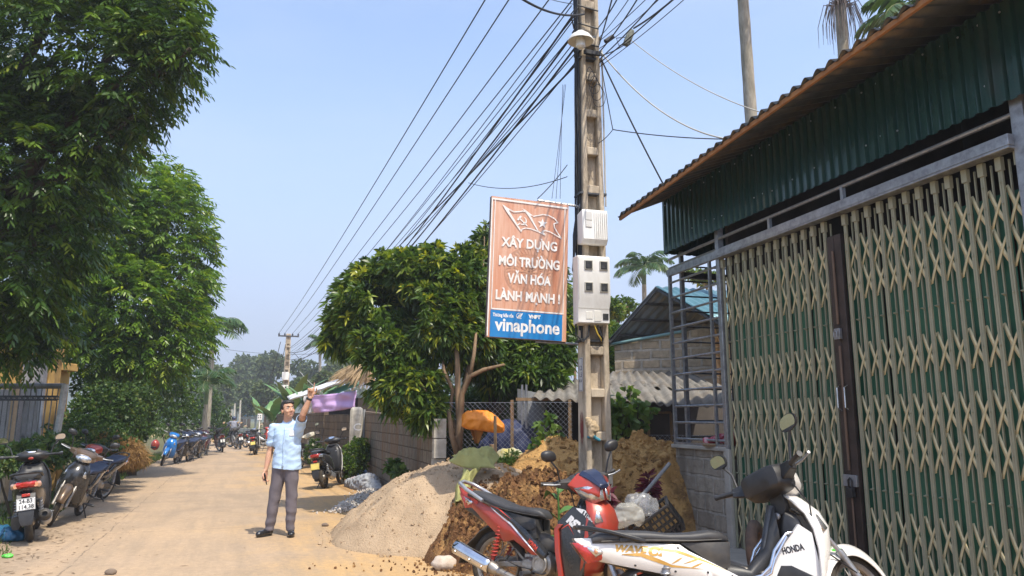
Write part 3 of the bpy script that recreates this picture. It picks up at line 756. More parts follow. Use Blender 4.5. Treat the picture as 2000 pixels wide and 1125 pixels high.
# crossarms at the head
mb = MB(); mb.box((0, -0.10, 7.95), (1.5, 0.07, 0.07)); mb.build("crossarm", MT['dark_steel'], pole)
mb = MB()
for x in (-0.65, -0.3, 0.3, 0.65): mb.lathe([(0, 0), (0.03, 0), (0.045, 0.03), (0.03, 0.05), (0.045, 0.08), (0.03, 0.11), (0, 0.12)], 10, T(x, -0.10, 7.985))
mb.build("insulators", M("brown_porcelain", (0.14, 0.05, 0.03), 0.2), pole)
# strap bands and cables strapped down the pole
for z, r in ((6.35, 0.165), (6.15, 0.168), (6.05, 0.168), (4.25, 0.19), (3.35, 0.20), (2.42, 0.205)):
    mb = MB(); mb.box((0, 0, z), (r * 2 - 0.03, 0.245 - z * 0.006, 0.025)); mb.build("strap_band", MT['dark_steel'], pole)
mb = MB()
for k in range(5):
    x = -0.165 - 0.012 * (k % 3); y = -0.05 + 0.03 * k
    mb.tube([(x + 0.004 * z + 0.012 * math.sin(z * 1.7 + k), y, z) for z in np.arange(2.45 + 0.1 * k, 8.0, 0.35)], 0.012, 6)
mb.build("down_cables", MT['cable'], pole)
mb = MB(); mb.tube([(0.185 - 0.004 * z, -0.09, z) for z in np.arange(4.1, 6.2, 0.3)], 0.011, 6); mb.build("conduit", MT['cable_pale'], pole)
# meter boxes
white_box = M("white_meter_box", (0.85, 0.84, 0.80), 0.4, 0, (0.76, 0.74, 0.69), 5, stretch=(2, 2, 0.5), col3=(0.45, 0.40, 0.33), scale3=1.8, lo3=0.60, hi3=0.80)
dark_glass = M("meter_window", (0.03, 0.035, 0.04), 0.1, 0, (0.06, 0.06, 0.06), 14, coat=0.6)
cream_metal = M("meter_frame", (0.42, 0.40, 0.34), 0.5)
def plocal(u, v, Y): return PM.inverted() @ P(u, v, Y)
c1 = plocal(1160, 447, 8.75); c2 = plocal(1159, 570, 8.75)
b1 = thing("terminal_box", "white ribbed plastic junction box strapped high on the utility pole", "meter box", PM @ Vector((c1.x, -0.16, c1.z - 0.20)), POLE_RZ)
mb = MB()
pr = [(-0.10, 0.02), (-0.10, 0.40), (0.075, 0.43), (0.085, 0.06), (0.04, 0.0)]
mb.add([(x, -y, z) for x in (-0.165, 0.165) for y, z in pr], [(0, 1, 2, 3, 4), (9, 8, 7, 6, 5)] + [(i, i + 5, (i + 1) % 5 + 5, (i + 1) % 5) for i in range(5)])
mb.build("case", white_box, b1, bevel=0.012)
mb = MB()
for k in range(7): mb.box((-0.01 + k * 0.027, -0.086, 0.235), (0.009, 0.012, 0.33))
mb.build("ribs", white_box, b1, bevel=0.003)
mb = MB(); mb.box((-0.085, -0.084, 0.345), (0.085, 0.012, 0.11)); mb.box((-0.085, -0.084, 0.245), (0.085, 0.012, 0.08)); mb.build("cover_plates", M("box_cover", (0.70, 0.68, 0.64), 0.5), b1, bevel=0.004)
b2 = thing("meter_box", "cream four window electricity meter box on the utility pole above the road sign edge", "meter box", PM @ Vector((c2.x - 0.01, -0.16, c2.z - 0.40)), POLE_RZ)
mb = MB()
pr = [(-0.10, 0.0), (-0.10, 0.83), (0.07, 0.83), (0.095, 0.80), (0.095, 0.28), (0.055, 0.20), (0.055, 0.02)]
n = len(pr)
mb.add([(x, -y, z) for x in (-0.205, 0.205) for y, z in pr], [tuple(range(n)), tuple(range(2 * n - 1, n - 1, -1))] + [(i, i + n, (i + 1) % n + n, (i + 1) % n) for i in range(n)])
mb.build("case", white_box, b2, bevel=0.010)
for sx in (-0.075, 0.12):
    for sz in (0.71, 0.445):
        mb = MB(); mb.box((sx, -0.098, sz), (0.105, 0.02, 0.115)); w = mb.build("window", cream_metal, b2, bevel=0.004)
        mb = MB(); mb.box((sx, -0.1085, sz), (0.082, 0.004, 0.092)); mb.build("pane", dark_glass, w)
        mb = MB(); mb.box((sx - 0.012, -0.1115, sz - 0.012), (0.036, 0.003, 0.04)); mb.build("meter", MT['dark_steel'], w)
mb = MB(); mb.box((-0.06, -0.056, 0.11), (0.085, 0.008, 0.09)); mb.box((0.05, -0.056, 0.105), (0.09, 0.008, 0.13)); mb.build("covers", M("cream_cover", (0.70, 0.68, 0.62), 0.5), b2, bevel=0.004)
mb = MB(); mb.box((-0.197, -0.0965, 0.545), (0.004, 0.003, 0.50)); mb.box((0, -0.0565, 0.195), (0.40, 0.003, 0.006)); mb.build("seams", M("seam_grey", (0.50, 0.47, 0.41), 0.6), b2)
mb = MB(); mb.box((0.15, -0.057, 0.10), (0.07, 0.01, 0.075)); mb.build("switch", dark_glass, b2)
mb = MB()
mb.tube([(-0.03, 0.02, 0.0), (-0.05, 0.0, -0.12), (-0.12, -0.0, -0.2), (-0.2, 0.02, -0.12), (-0.19, 0.05, 0.1)], 0.011, 6)
mb.tube([(0.06, -0.02, 0.0), (0.10, -0.03, -0.12), (0.13, 0.0, -0.16), (0.12, 0.05, -0.02)], 0.010, 6)
mb.build("cable_loops", MT['cable'], b2)
mb = MB(); mb.tube([(0.02, -0.02, 0.0), (0.05, -0.035, -0.10), (0.10, -0.02, -0.16), (0.13, 0.04, -0.18)], 0.008, 6); mb.build("yellow_wire", MT['cable_yellow'], b2)
# cables looping beside the boxes
cl = thing("cable_loop", "thick black cables looping down the left side of the utility pole beside the boxes", "cable", PM @ Vector((-0.2, -0.05, c1.z - 0.45)), POLE_RZ)
mb = MB()
for k in range(3): mb.tube([(0.02, 0.02 * k, 0.75), (-0.01 - 0.012 * k, 0.02 * k, 0.4), (-0.05, 0.01, 0.1), (-0.075 + 0.01 * k, -0.02, -0.05), (-0.05, -0.05, -0.14 - 0.02 * k), (0.02, -0.08, -0.18), (0.10, -0.10, -0.16)], 0.012, 6)
mb.build("loops", MT['cable'], cl)

def text_mesh(body, size, bold=0.0, ax='CENTER', sx=1.0):
    c = bpy.data.curves.new("lettering", 'FONT'); c.body = body; c.size = size; c.align_x = ax; c.align_y = 'CENTER'; c.offset = bold; c.resolution_u = 3
    o = bpy.data.objects.new("lettering", c); COL.objects.link(o)
    dg = bpy.context.evaluated_depsgraph_get(); dg.update()
    me = bpy.data.meshes.new_from_object(o.evaluated_get(dg))
    vs = [(v.co.x * sx, v.co.y, 0.0) for v in me.vertices]; fs = [tuple(p.vertices) for p in me.polygons]
    bpy.data.objects.remove(o); bpy.data.curves.remove(c); bpy.data.meshes.remove(me)
    return vs, fs
def sign_text(mb, body, size, x, z, y, bold=0.0, sx=1.0, ax='CENTER', M=None, fit=None):
    if not body: return mb
    vs, fs = text_mesh(body, size, bold, ax, sx)
    if fit:
        w = max(v[0] for v in vs) - min(v[0] for v in vs); k = fit / w
        vs = [(a * k, b, c) for a, b, c in vs]
    mb.add([(a + x, y, b + z) for a, b, c in vs], fs, M)
    return mb
# enamel danger plate on the pole's left face
plt_ = thing("warning_plate", "narrow white enamel number plate fixed low on the side of the utility pole", "plate", PM @ Vector((-0.166, 0.0, 2.02)), POLE_RZ - PI / 2)
mb = MB(); mb.box((0, 0, 0), (0.125, 0.006, 0.40)); mb.build("plate", M("white_enamel", (0.62, 0.62, 0.62), 0.4, 0, (0.55, 0.54, 0.53), 9), plt_, bevel=0.003)
mb = MB()
for s in (-1, 1): mb.box((0, -0.0042, s * 0.19), (0.112, 0.002, 0.004)); mb.box((s * 0.056, -0.0042, 0), (0.004, 0.002, 0.38))
sign_text(mb, "1.2", 0.075, 0, 0.075, -0.0045, 0.001); sign_text(mb, "1.5", 0.075, 0, -0.005, -0.0045, 0.001)
sign_text(mb, "ĐZ 1.2A", 0.04, 0, -0.075, -0.0045, 0.001, fit=0.085)
mb.build("lettering", M("navy_ink", (0.03, 0.03, 0.10), 0.5), plt_, smooth=0, fix=False)
# red paint smear on the pole's side
mb = MB()
for k in range(7):
    y0 = -0.05 + k * 0.014; z0 = 1.42 + RNG.uniform(-0.08, 0.08); L_ = RNG.uniform(0.18, 0.38)
    mb.add([(-0.1685, y0 - 0.008, z0 - L_ / 2), (-0.1685, y0 + 0.007, z0 - L_ / 2 + 0.03), (-0.1665, y0 + 0.006, z0 + L_ / 2), (-0.1665, y0 - 0.005, z0 + L_ / 2 - 0.03)], [(0, 1, 2, 3)])
mb.build("red_paint_smear", M("red_smear", (0.20, 0.035, 0.03), 0.8), pole, smooth=0)
# street lamp on the pole
lp = thing("street_lamp", "round white street lamp with wide shade high on the utility pole", "street lamp", P(1134, 78, 8.62))
lamp_w = M("white_lamp_shade", (0.74, 0.72, 0.66), 0.4, 0, (0.64, 0.61, 0.54), 6)
mb = MB(); mb.lathe([(0.0, 0.115), (0.05, 0.11), (0.075, 0.085), (0.12, 0.055), (0.158, 0.0), (0.162, -0.022), (0.152, -0.02), (0.11, 0.02), (0.05, 0.03), (0.0, 0.03)], 32); mb.build("shade", lamp_w, lp)
mb = MB(); mb.lathe([(0, -0.115), (0.035, -0.112), (0.058, -0.09), (0.062, -0.03), (0.055, 0.02), (0, 0.02)], 24); mb.build("globe", M("frosted_globe", (0.80, 0.80, 0.78), 0.25, 0, (0.74, 0.74, 0.71), 4), lp)
mb = MB(); mb.tube([(0, 0.02, 0.10), (0, 0.12, 0.14), (0.02, 0.26, 0.10)], 0.018, 8); mb.box((0, 0.24, 0.08), (0.22, 0.03, 0.03)); mb.build("bracket", MT['dark_steel'], lp)
# worn cloth glove stuck in the pole
# ================================================================== road sign
SG = P(1031, 526, 8.72)
sgn = thing("banner_sign", "faded orange and blue metal banner sign with white lettering hung from the utility pole", "sign", SG, 0, rot=(0, R(1.9), POLE_RZ))
SW, SH = 0.985, 1.70
sg_or = M("faded_orange_sheet", (0.60, 0.27, 0.15), 0.3, 0, (0.70, 0.44, 0.31), 5, 0.0006, 40, stretch=(3, 3, 0.25), col3=(0.40, 0.155, 0.085), scale3=1.5, lo3=0.5, hi3=0.75, coat=0.35, rvar=0.08)
sg_bl = M("blue_sign_sheet", (0.0, 0.185, 0.50), 0.35, 0, (0.02, 0.21, 0.50), 4, coat=0.3)
sg_wh = M("white_sign_vinyl", (0.82, 0.80, 0.77), 0.45, 0, (0.74, 0.70, 0.64), 8)
mb = MB(); mb.box((0, 0, 0), (SW, 0.07, SH)); mb.build("frame", M("sign_edge", (0.16, 0.13, 0.11), 0.6, 0.3), sgn, bevel=0.004)
mb = MB(); mb.grid(8, 12, lambda i, j: Vector(((i - .5) * (SW - 0.006), -0.0375 - 0.004 * math.sin(PI * i) * noise.noise((i * 3, j * 5, 1)), (j - .5) * (SH - 0.006)))); mb.build("panel", sg_or, sgn, smooth=60)
FY = -0.0455
mb = MB(); mb.box((-0.01, FY + 0.001, -0.685), (SW - 0.10, 0.006, 0.315)); blue = mb.build("blue_field", sg_bl, sgn)
mb = MB()
def line(pts, w, y=FY):
    for a, b in zip(pts[:-1], pts[1:]):
        a = Vector((a[0], y, a[1])); b = Vector((b[0], y, b[1])); d = (b - a).normalized(); n = Vector((-d.z, 0, d.x)) * w / 2
        mb.add([a - n - d * w * .3, b - n + d * w * .3, b + n + d * w * .3, a + n - d * w * .3], [(0, 1, 2, 3)])
def px(X, Y):     # crop of the sign's head in the photograph -> sign plane
    return ((X - 715) / 1390 * SW * 1.0, SH / 2 - (Y - 60) / 2640 * SH)
# two flags
line([px(*p) for p in ((345, 295), (420, 325), (520, 310), (580, 290), (640, 300))], 0.016)
line([px(*p) for p in ((555, 690), (575, 640), (640, 612), (740, 620), (860, 655), (990, 712), (930, 645), (990, 620), (1080, 640), (1180, 690), (1280, 745), (1210, 640), (1150, 540), (1140, 470), (1210, 440), (1150, 370), (1040, 320), (940, 315), (850, 345), (770, 370))], 0.013)
for quad in (((205, 200), (300, 260), (400, 310), (330, 310), (545, 650), (560, 700), (515, 650), (290, 340)), ((565, 235), (640, 275), (770, 365), (715, 360), (870, 650), (840, 630), (680, 380), (610, 290))):
    q = [px(*p) for p in quad]
    mb.add([(x, FY, z) for x, z in q], [(0, 1, 2, 3, 7), (3, 4, 5, 6, 7)])
cx, cz = px(935, 490); r1 = 0.066
st = [(cx + r1 * (1 if k % 2 == 0 else 0.40) * math.sin(k * PI / 5), cz + r1 * (1 if k % 2 == 0 else 0.40) * math.cos(k * PI / 5)) for k in range(10)]
mb.add([(x, FY, z) for x, z in st] + [(cx, FY, cz)], [(k, (k + 1) % 10, 10) for k in range(10)])
cx, cz = px(580, 480)
arc = [(cx + 0.052 * math.cos(a), cz + 0.052 * math.sin(a)) for a in np.linspace(R(-130), R(70), 12)]
for k in range(11):
    w = 0.006 + 0.012 * math.sin(PI * k / 11); w2 = 0.006 + 0.012 * math.sin(PI * (k + 1) / 11)
    (x0, z0), (x1, z1) = arc[k], arc[k + 1]
    def inw(x, z, w): return (cx + (x - cx) * (1 - w / 0.052), FY, cz + (z - cz) * (1 - w / 0.052))
    mb.add([(x0, FY, z0), (x1, FY, z1), inw(x1, z1, w2), inw(x0, z0, w)], [(0, 1, 2, 3)])
line([(cx - 0.05, cz + 0.035), (cx + 0.055, cz - 0.055)], 0.014); line([(cx - 0.060, cz + 0.008), (cx - 0.025, cz + 0.052)], 0.022); line([(cx - 0.065, cz - 0.06), (cx - 0.035, cz - 0.036)], 0.016)
def zc(v): return SH / 2 - (v - 388) / 275 * SH
sign_text(mb, "XÂY DỰNG", 0.155, 0.005, zc(478), FY, 0.005, fit=0.70)
sign_text(mb, "MÔI TRƯỜNG", 0.155, 0.005, zc(515), FY, 0.006, fit=0.76)
line([(0.142, zc(548) + 0.068), (0.166, zc(548) + 0.094)], 0.014)
sign_text(mb, "VĂN HOA", 0.155, 0.01, zc(548), FY, 0.006, fit=0.54)
sign_text(mb, "LÀNH MẠNH !", 0.155, 0.0, zc(582), FY, 0.006, fit=0.80)
# border lines
for x in (-0.445, 0.44): line([(x, SH / 2 - 0.05), (x, -0.51)], 0.010)
line([(-0.445, -0.513), (0.445, -0.513)], 0.014); line([(-0.47, SH / 2 - 0.035), (0.47, SH / 2 - 0.05)], 0.022); line([(-0.482, SH / 2 - 0.03), (-0.482, -SH / 2 + 0.02)], 0.014)
mb.build("lettering", sg_wh, sgn, smooth=0, fix=False)
# drum-like rings in pale ink
mb = MB()
for rr, w in ((0.30, 0.006), (0.285, 0.004), (0.22, 0.005), (0.20, 0.004), (0.135, 0.004), (0.12, 0.004)):
    line([(rr * math.cos(a), zc(532) + rr * math.sin(a)) for a in np.linspace(0, 2 * PI, 48)], w, FY + 0.0025)
for k in range(40):
    a = k * PI / 20; line([(0.228 * math.cos(a), zc(532) + 0.228 * math.sin(a)), (0.278 * math.cos(a + 0.08), zc(532) + 0.278 * math.sin(a + 0.08))], 0.010, FY + 0.0025)
for k in range(28):
    a = k * PI / 14; line([(0.142 * math.cos(a), zc(532) + 0.142 * math.sin(a)), (0.192 * math.cos(a), zc(532) + 0.192 * math.sin(a))], 0.009, FY + 0.0025)
for k in range(12):
    a = k * PI / 6; line([(0.02 * math.cos(a), zc(532) + 0.02 * math.sin(a)), (0.11 * math.cos(a), zc(532) + 0.11 * math.sin(a))], 0.012, FY + 0.0025)
mb.build("ring_pattern", M("faded_gold_ink", (0.62, 0.33, 0.20), 0.5), sgn, smooth=0, fix=False)
mb = MB()
sign_text(mb, "vinaphone", 0.21, 0.005, -0.70, FY - 0.003, 0.006, fit=0.80)
sign_text(mb, "Thương hiệu của", 0.055, -0.30, -0.585, FY - 0.003, 0.002, fit=0.25)
sign_text(mb, "VNPT", 0.055, 0.085, -0.578, FY - 0.003, 0.004, fit=0.15)
for k in range(4):
    a = 0.0; cx, cz = -0.115 + k * 0.012, -0.578
    line([(cx - 0.012, cz - 0.028 + k * 0.004), (cx + 0.012, cz + 0.012 + k * 0.006)], 0.011, FY - 0.003)
line([(-0.135 + 0.037 * math.cos(a), -0.578 + 0.030 * math.sin(a)) if False else (-0.10 + 0.04 * math.cos(a), -0.578 + 0.032 * math.sin(a)) for a in np.linspace(R(60), R(300), 14)], 0.006, FY - 0.003)
mb.build("lettering", sg_wh, blue, smooth=0, fix=False)
mb = MB(); mb.tube([(0.10, 0.0, SH / 2 + 0.018), (0.66, 0.0, SH / 2 + 0.005)], 0.016, 8); mb.build("bracket", MT['steel'], sgn); mb = MB(); mb.tube([(0.12, 0.0, -SH / 2 - 0.012), (0.66, 0.0, -SH / 2 - 0.01)], 0.014, 8); mb.build("bracket", MT['steel'], sgn); mb = MB()
mb.box((0.66, 0.0, SH / 2 + 0.005), (0.05, 0.06, 0.06)); mb.build("bracket_clamp", MT['steel'], sgn)
# ================================================================== walls and houses on the right
def wall_between(name, a, b, z0, z1, th, mat, label, cat="wall", z1b=None, bevel=0.01):
    a = Vector((a.x, a.y, 0)); b = Vector((b.x, b.y, 0)); d = b - a; L_ = d.length
    o = thing(name, label, cat, a, math.atan2(d.y, d.x)); z1b = z1 if z1b is None else z1b
    mb = MB()
    mb.add([(0, 0, z0), (L_, 0, z0), (L_, 0, z1b), (0, 0, z1), (0, th, z0), (L_, th, z0), (L_, th, z1b), (0, th, z1)],
           [(0, 1, 2, 3), (7, 6, 5, 4), (0, 4, 5, 1), (3, 2, 6, 7), (0, 3, 7, 4), (1, 5, 6, 2)])
    mb.build("wall", mat, o, bevel=bevel)
    return o, L_
blk = block_mat("stained_cement_blocks", (0.27, 0.225, 0.17), (0.22, 0.185, 0.14), (0.12, 0.095, 0.07), 0.33, 0.20, 0.012, stain=(0.24, 0.125, 0.055), smear=0.6)
far_blk = block_mat("old_brown_blocks", (0.19, 0.155, 0.115), (0.15, 0.12, 0.09), (0.09, 0.07, 0.05), 0.35, 0.2, 0.014, stain=(0.26, 0.18, 0.11), smear=0.6)
stone_blk = block_mat("tan_stone_blocks", (0.55, 0.42, 0.28), (0.45, 0.37, 0.27), (0.55, 0.48, 0.39), 0.40, 0.19, 0.028, bump=0.02)
conc2 = M("pale_concrete", (0.50, 0.46, 0.39), 0.92, 0, (0.38, 0.35, 0.29), 6, 0.004, 50, col3=(0.24, 0.21, 0.16), scale3=2.2, lo3=0.55, hi3=0.72)
A1, A2 = P(712, 818, 20.2), P(850, 818, 11.6)
bw, L_ = wall_between("block_wall", A1, A2, -0.05, 1.70, 0.11, blk, "stained grey cement block wall under the leafy tree, behind the sand heap", z1b=1.50)
mb = MB()
hole = M("block_hole", (0.02, 0.018, 0.015), 0.9)
for k, dx in enumerate((0.0, 0.04, -0.03, 0.02, 0.0)):
    mb.mi = 0; mb.box((L_ + 0.07 + dx, 0.05, 0.16 + k * 0.30), (0.13, 0.19, 0.285))
    mb.mi = 1
    for q in (-0.07, 0.07): mb.lathe([(0, 0), (0.033, 0), (0.033, 0.01), (0, 0.01)], 10, T(L_ + 0.072 + dx, -0.046, 0.16 + k * 0.30 + q) @ RX(PI / 2)); mb.lathe([(0, 0), (0.033, 0), (0.033, 0.008), (0, 0.008)], 10, T(L_ + 0.137 + dx, 0.05, 0.16 + k * 0.30 + q) @ RY(PI / 2))
mb.build("end_blocks", [conc2, hole], bw, smooth=0)
# concrete gate pillar with a painted C
pp = P(696, 818, 20.0)
pr_ = thing("concrete_pillar", "pale rounded concrete gate pillar marked with a white letter C", "pillar", (pp.x, pp.y, 0), R(12))
mb = MB(); mb.loft([[(sx * w, sy * w * 0.9, z) for sx, sy in ((-1, -0.7), (-0.7, -1), (0.7, -1), (1, -0.7), (1, 0.7), (0.7, 1), (-0.7, 1), (-1, 0.7))] for z, w in ((-0.1, 0.165), (1.70, 0.165), (1.77, 0.15), (1.81, 0.10))]); mb.build("shaft", conc2, pr_, smooth=40)
mb = MB(); sign_text(mb, "C", 0.26, 0.03, 1.28, -0.152, 0.004, sx=1.2); mb.build("lettering", MT['white_ink'], pr_, smooth=0, fix=False)
mb = MB(); mb.tube([(0.2, 0.0, 0), (0.2, 0.0, 1.75)], 0.03, 8); mb.build("downpipe", M("grey_pipe", (0.33, 0.34, 0.35), 0.5), pr_)
wall_between("block_wall", P(540, 818, 34), P(632, 818, 23.5), -0.05, 1.72, 0.15, far_blk, "old brown block wall below the purple banner, behind the white motorbike")
wall_between("block_wall", P(634, 818, 23.2), P(690, 818, 20.4), -0.05, 1.62, 0.15, far_blk, "dark brown block wall beside the concrete gate pillar, left of it")
# banner, awning, thatch
pur = M("purple_banner_cloth", (0.76, 0.52, 0.90), 0.8, 0, (0.70, 0.47, 0.85), 3, 0.004, 8)
def sheet4(name, a, b, c, d, mat, nx=24, ny=10, wav=0.05, solid=0.006, parent=None, seed=0, sag=0.0):
    mb = MB()
    def f(i, j):
        p = a.lerp(b, i).lerp(d.lerp(c, i), j)
        nrm = (b - a).cross(d - a).normalized()
        return p + nrm * wav * noise.noise((i * 5 + seed, j * 3, seed * 2.1)) + Vector((0, 0, -sag * 4 * i * (1 - i)))
    mb.grid(nx, ny, f)
    return mb.build(name, mat, parent, smooth=60, solid=solid)
o = sheet4("purple_banner", P(608, 772, 23.6), P(696, 762, 22.4), P(694, 796, 22.4), P(612, 806, 23.6), pur, wav=0.10, sag=0.03, seed=2); tag(o, "plain purple cloth banner hung above the old brown wall", "banner")
o = sheet4("white_tarp", P(596, 774, 24.1), P(612, 772, 23.7), P(614, 807, 23.7), P(598, 808, 24.1), M("white_cloth", (0.72, 0.70, 0.72), 0.8), wav=0.12, seed=5, nx=12); tag(o, "white cloth hanging beside the purple banner", "cloth")
o = sheet4("awning", P(566, 782, 29), P(700, 736, 21.2), P(700, 728, 24.5), P(560, 775, 33), M("white_awning", (0.80, 0.79, 0.76), 0.6), wav=0.03, solid=0.05); tag(o, "white sloping awning roof above the purple banner", "awning")
o = sheet4("green_awning", P(640, 775, 24.6), P(700, 752, 21.6), P(700, 742, 22.5), P(640, 765, 25.5), M("green_awning", (0.03, 0.30, 0.20), 0.6), wav=0.02, solid=0.02); tag(o, "green canopy edge between the white awning and the purple banner", "awning")
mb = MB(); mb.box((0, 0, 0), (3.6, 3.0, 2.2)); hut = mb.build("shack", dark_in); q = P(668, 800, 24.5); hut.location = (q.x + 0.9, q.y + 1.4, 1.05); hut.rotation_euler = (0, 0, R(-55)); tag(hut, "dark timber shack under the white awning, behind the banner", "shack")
th = thing("thatched_roof", "dry straw thatch eave hanging over the purple banner beside the tree", "thatch", P(690, 742, 20.3))
mb = MB()
for k in range(420):
    a = RNG.uniform(-0.75, 0.55); b = RNG.uniform(0, 1); Lh = RNG.uniform(0.35, 0.75)
    p0 = Vector((a * 0.45 + 0.28, RNG.uniform(-0.3, 0.3), 0.42 - abs(a) * 0.08 + RNG.uniform(-0.06, 0.03) - 0.1 * b))
    d = Vector((-0.40 + a * 0.95 + RNG.uniform(-.12, .12), -0.25, -0.62)).normalized() * Lh
    w = Vector((d.z, 0, -d.x)).normalized() * RNG.uniform(0.006, 0.014)
    mb.add([p0 - w, p0 + w, p0 + d * .6 + w + Vector((0, 0, 0.02)), p0 + d, p0 + d * .6 - w + Vector((0, 0, 0.02))], [(0, 1, 2, 3, 4)])
mb.build("straw", M("dry_straw", (0.50, 0.37, 0.22), 0.9, 0, (0.32, 0.22, 0.12), 30), th, smooth=0, fix=False)

# ---- stone house with teal roof
teal = M("teal_roof_sheet", (0.085, 0.20, 0.235), 0.42, 0.2, (0.07, 0.165, 0.195), 3, col3=(0.17, 0.30, 0.33), scale3=1.0)
under = M("roof_underside", (0.21, 0.245, 0.275), 0.5, 0.2, (0.16, 0.19, 0.21), 3)
HB, HF = P(1186, 672, 15.0), P(1402, 628, 13.9)
hd = Vector((HF.x - HB.x, HF.y - HB.y, 0)); HLn = hd.length; hrz = math.atan2(hd.y, hd.x)
house = thing("stone_house", "tan stone block house with teal sheet roof behind the steel cage", "house", (HB.x, HB.y, 0), hrz)
zt = HB.z
mb = MB(); mb.add([(0.1, 0.14, 0), (HLn - .1, 0.14, 0), (HLn - .1, 0.14, zt + 0.26), (0.1, 0.14, zt - 0.03), (0.1, 0.45, 0), (HLn - .1, 0.45, 0), (HLn - .1, 0.45, zt), (0.1, 0.45, zt)], [(0, 1, 2, 3), (7, 6, 5, 4), (0, 4, 5, 1), (3, 2, 6, 7), (0, 3, 7, 4), (1, 5, 6, 2)])
mb.build("wall", stone_blk, house)
mb = MB(); mb.box((HLn - 0.2, 2.8, zt / 2), (0.2, 5.0, zt)); mb.build("wall", stone_blk, house)
rh = 1.12; rx = HLn * 0.50
mb = MB(); mb.tube([(-0.15, 0.10, zt - 0.02), (HLn * 0.72, 0.10, zt + 0.19)], 0.03, 8); mb.build("trim", M("teal_trim", (0.20, 0.36, 0.37), 0.5), house)
# ---- fibre cement lean-to
fib = M("fibre_cement_sheet", (0.22, 0.205, 0.18), 0.9, 0, (0.14, 0.13, 0.112), 7, 0.003, 60, col3=(0.15, 0.125, 0.095), scale3=2.0, lo3=0.46, hi3=0.66)
shed = thing("lean_to_shed", "low shed with wavy grey fibre cement roof behind the utility pole", "shed", (0, 0, 0))
def wavy(name, a, b, c, d, per, amp, mat, parent, y_over=0):
    L_ = (b - a).length; n = int(L_ / per); mb = MB(); up = (b - a).cross(d - a).normalized()
    if up.z < 0: up = -up
    mb.grid(n * 8, 3, lambda i, j: a.lerp(b, i).lerp(d.lerp(c, i), j) + up * amp * math.sin(2 * PI * n * i))
    return mb.build(name, mat, parent, smooth=60, solid=0.012)
APX, EAV, BAK = P(1280, 560, 14.45), P(1404, 626, 12.6), P(1180, 674, 15.05); RDG = Vector((4.6, 1.5, 0))
HINV = (T(HB.x, HB.y, 0) @ RZ(hrz)).inverted()
for a_, m_ in ((EAV, teal), (BAK, under)):
    o = wavy("roof", a_, a_ + RDG, APX + RDG, APX, 0.20, 0.018, m_, house); o.matrix_parent_inverse = HINV
mb = MB(); mb.bar(BAK + Vector((0.03, 0.02, -0.05)), APX + Vector((0.03, 0.02, -0.05)), 0.04, 0.05); mb.bar(APX + Vector((0.03, 0.02, -0.05)), EAV + Vector((0.03, 0.02, -0.05)), 0.04, 0.05)
for k in range(3):
    q = BAK.lerp(APX, 0.22 + 0.27 * k) + Vector((0.05, 0.03, -0.05)); mb.bar(q, q + RDG * 0.9, 0.05, 0.05)
o = mb.build("purlins", MT['dark_steel'], house); o.matrix_parent_inverse = HINV
wavy("roof", P(1038, 778, 11.9), P(1180, 786, 11.6), P(1150, 738, 13.4), P(1060, 752, 13.6), 0.185, 0.028, fib, shed)
wavy("roof", P(1168, 784, 11.5), P(1296, 790, 11.35), P(1262, 748, 12.6), P(1150, 742, 12.9), 0.185, 0.030, fib, shed)
wavy("roof", P(1140, 750, 12.7), P(1420, 766, 12.2), P(1350, 728, 13.9), P(1165, 728, 14.6), 0.185, 0.030, fib, shed)
wavy("roof", P(1285, 790, 11.40), P(1440, 794, 11.2), P(1420, 752, 12.6), P(1262, 752, 12.75), 0.185, 0.030, fib, shed)
mb = MB(); a, b = P(1030, 830, 13.6), P(1440, 830, 13.2)
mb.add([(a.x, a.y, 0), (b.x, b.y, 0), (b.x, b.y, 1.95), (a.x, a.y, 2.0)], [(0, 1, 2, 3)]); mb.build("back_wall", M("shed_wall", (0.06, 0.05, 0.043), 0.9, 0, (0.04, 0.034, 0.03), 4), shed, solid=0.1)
mb = MB(); a, b = P(1012, 830, 12.6), P(1064, 830, 12.4)
mb.add([(a.x, a.y, 0), (b.x, b.y, 0), (b.x, b.y, 1.9), (a.x, a.y, 2.0)], [(0, 1, 2, 3)]); mb.build("side_panel", M("grey_panel", (0.17, 0.175, 0.185), 0.7, 0, (0.12, 0.125, 0.13), 2), shed, solid=0.06)
for u in (1020, 1028):
    mb = MB(); q = P(u, 800, 12.2); mb.tube([(q.x, q.y, 0), (q.x, q.y, 2.05)], 0.02, 8); mb.build("post", MT['steel'], shed)
mb = MB(); q0, q1 = P(1266, 806, 11.9), P(1310, 806, 11.9)
for a, b in (((q0.x, q0.y, 0.6), (q0.x, q0.y, q0.z)), ((q1.x, q1.y, 0.6), (q1.x, q1.y, q0.z)), ((q0.x, q0.y, q0.z), (q1.x, q1.y, q0.z)), ((q0.x, q0.y, 1.15), (q1.x, q1.y, 1.15))): mb.bar(a, b, 0.035)
mb.build("window_frame", MT['wood'], shed)
mb = MB(); q = P(1140, 775, 12.2); mb.bar((q.x - 1.1, q.y, q.z - 0.04), (q.x + 2.2, q.y - .4, q.z - 0.06), 0.05); mb.build("eave_beam", MT['wood'], shed)

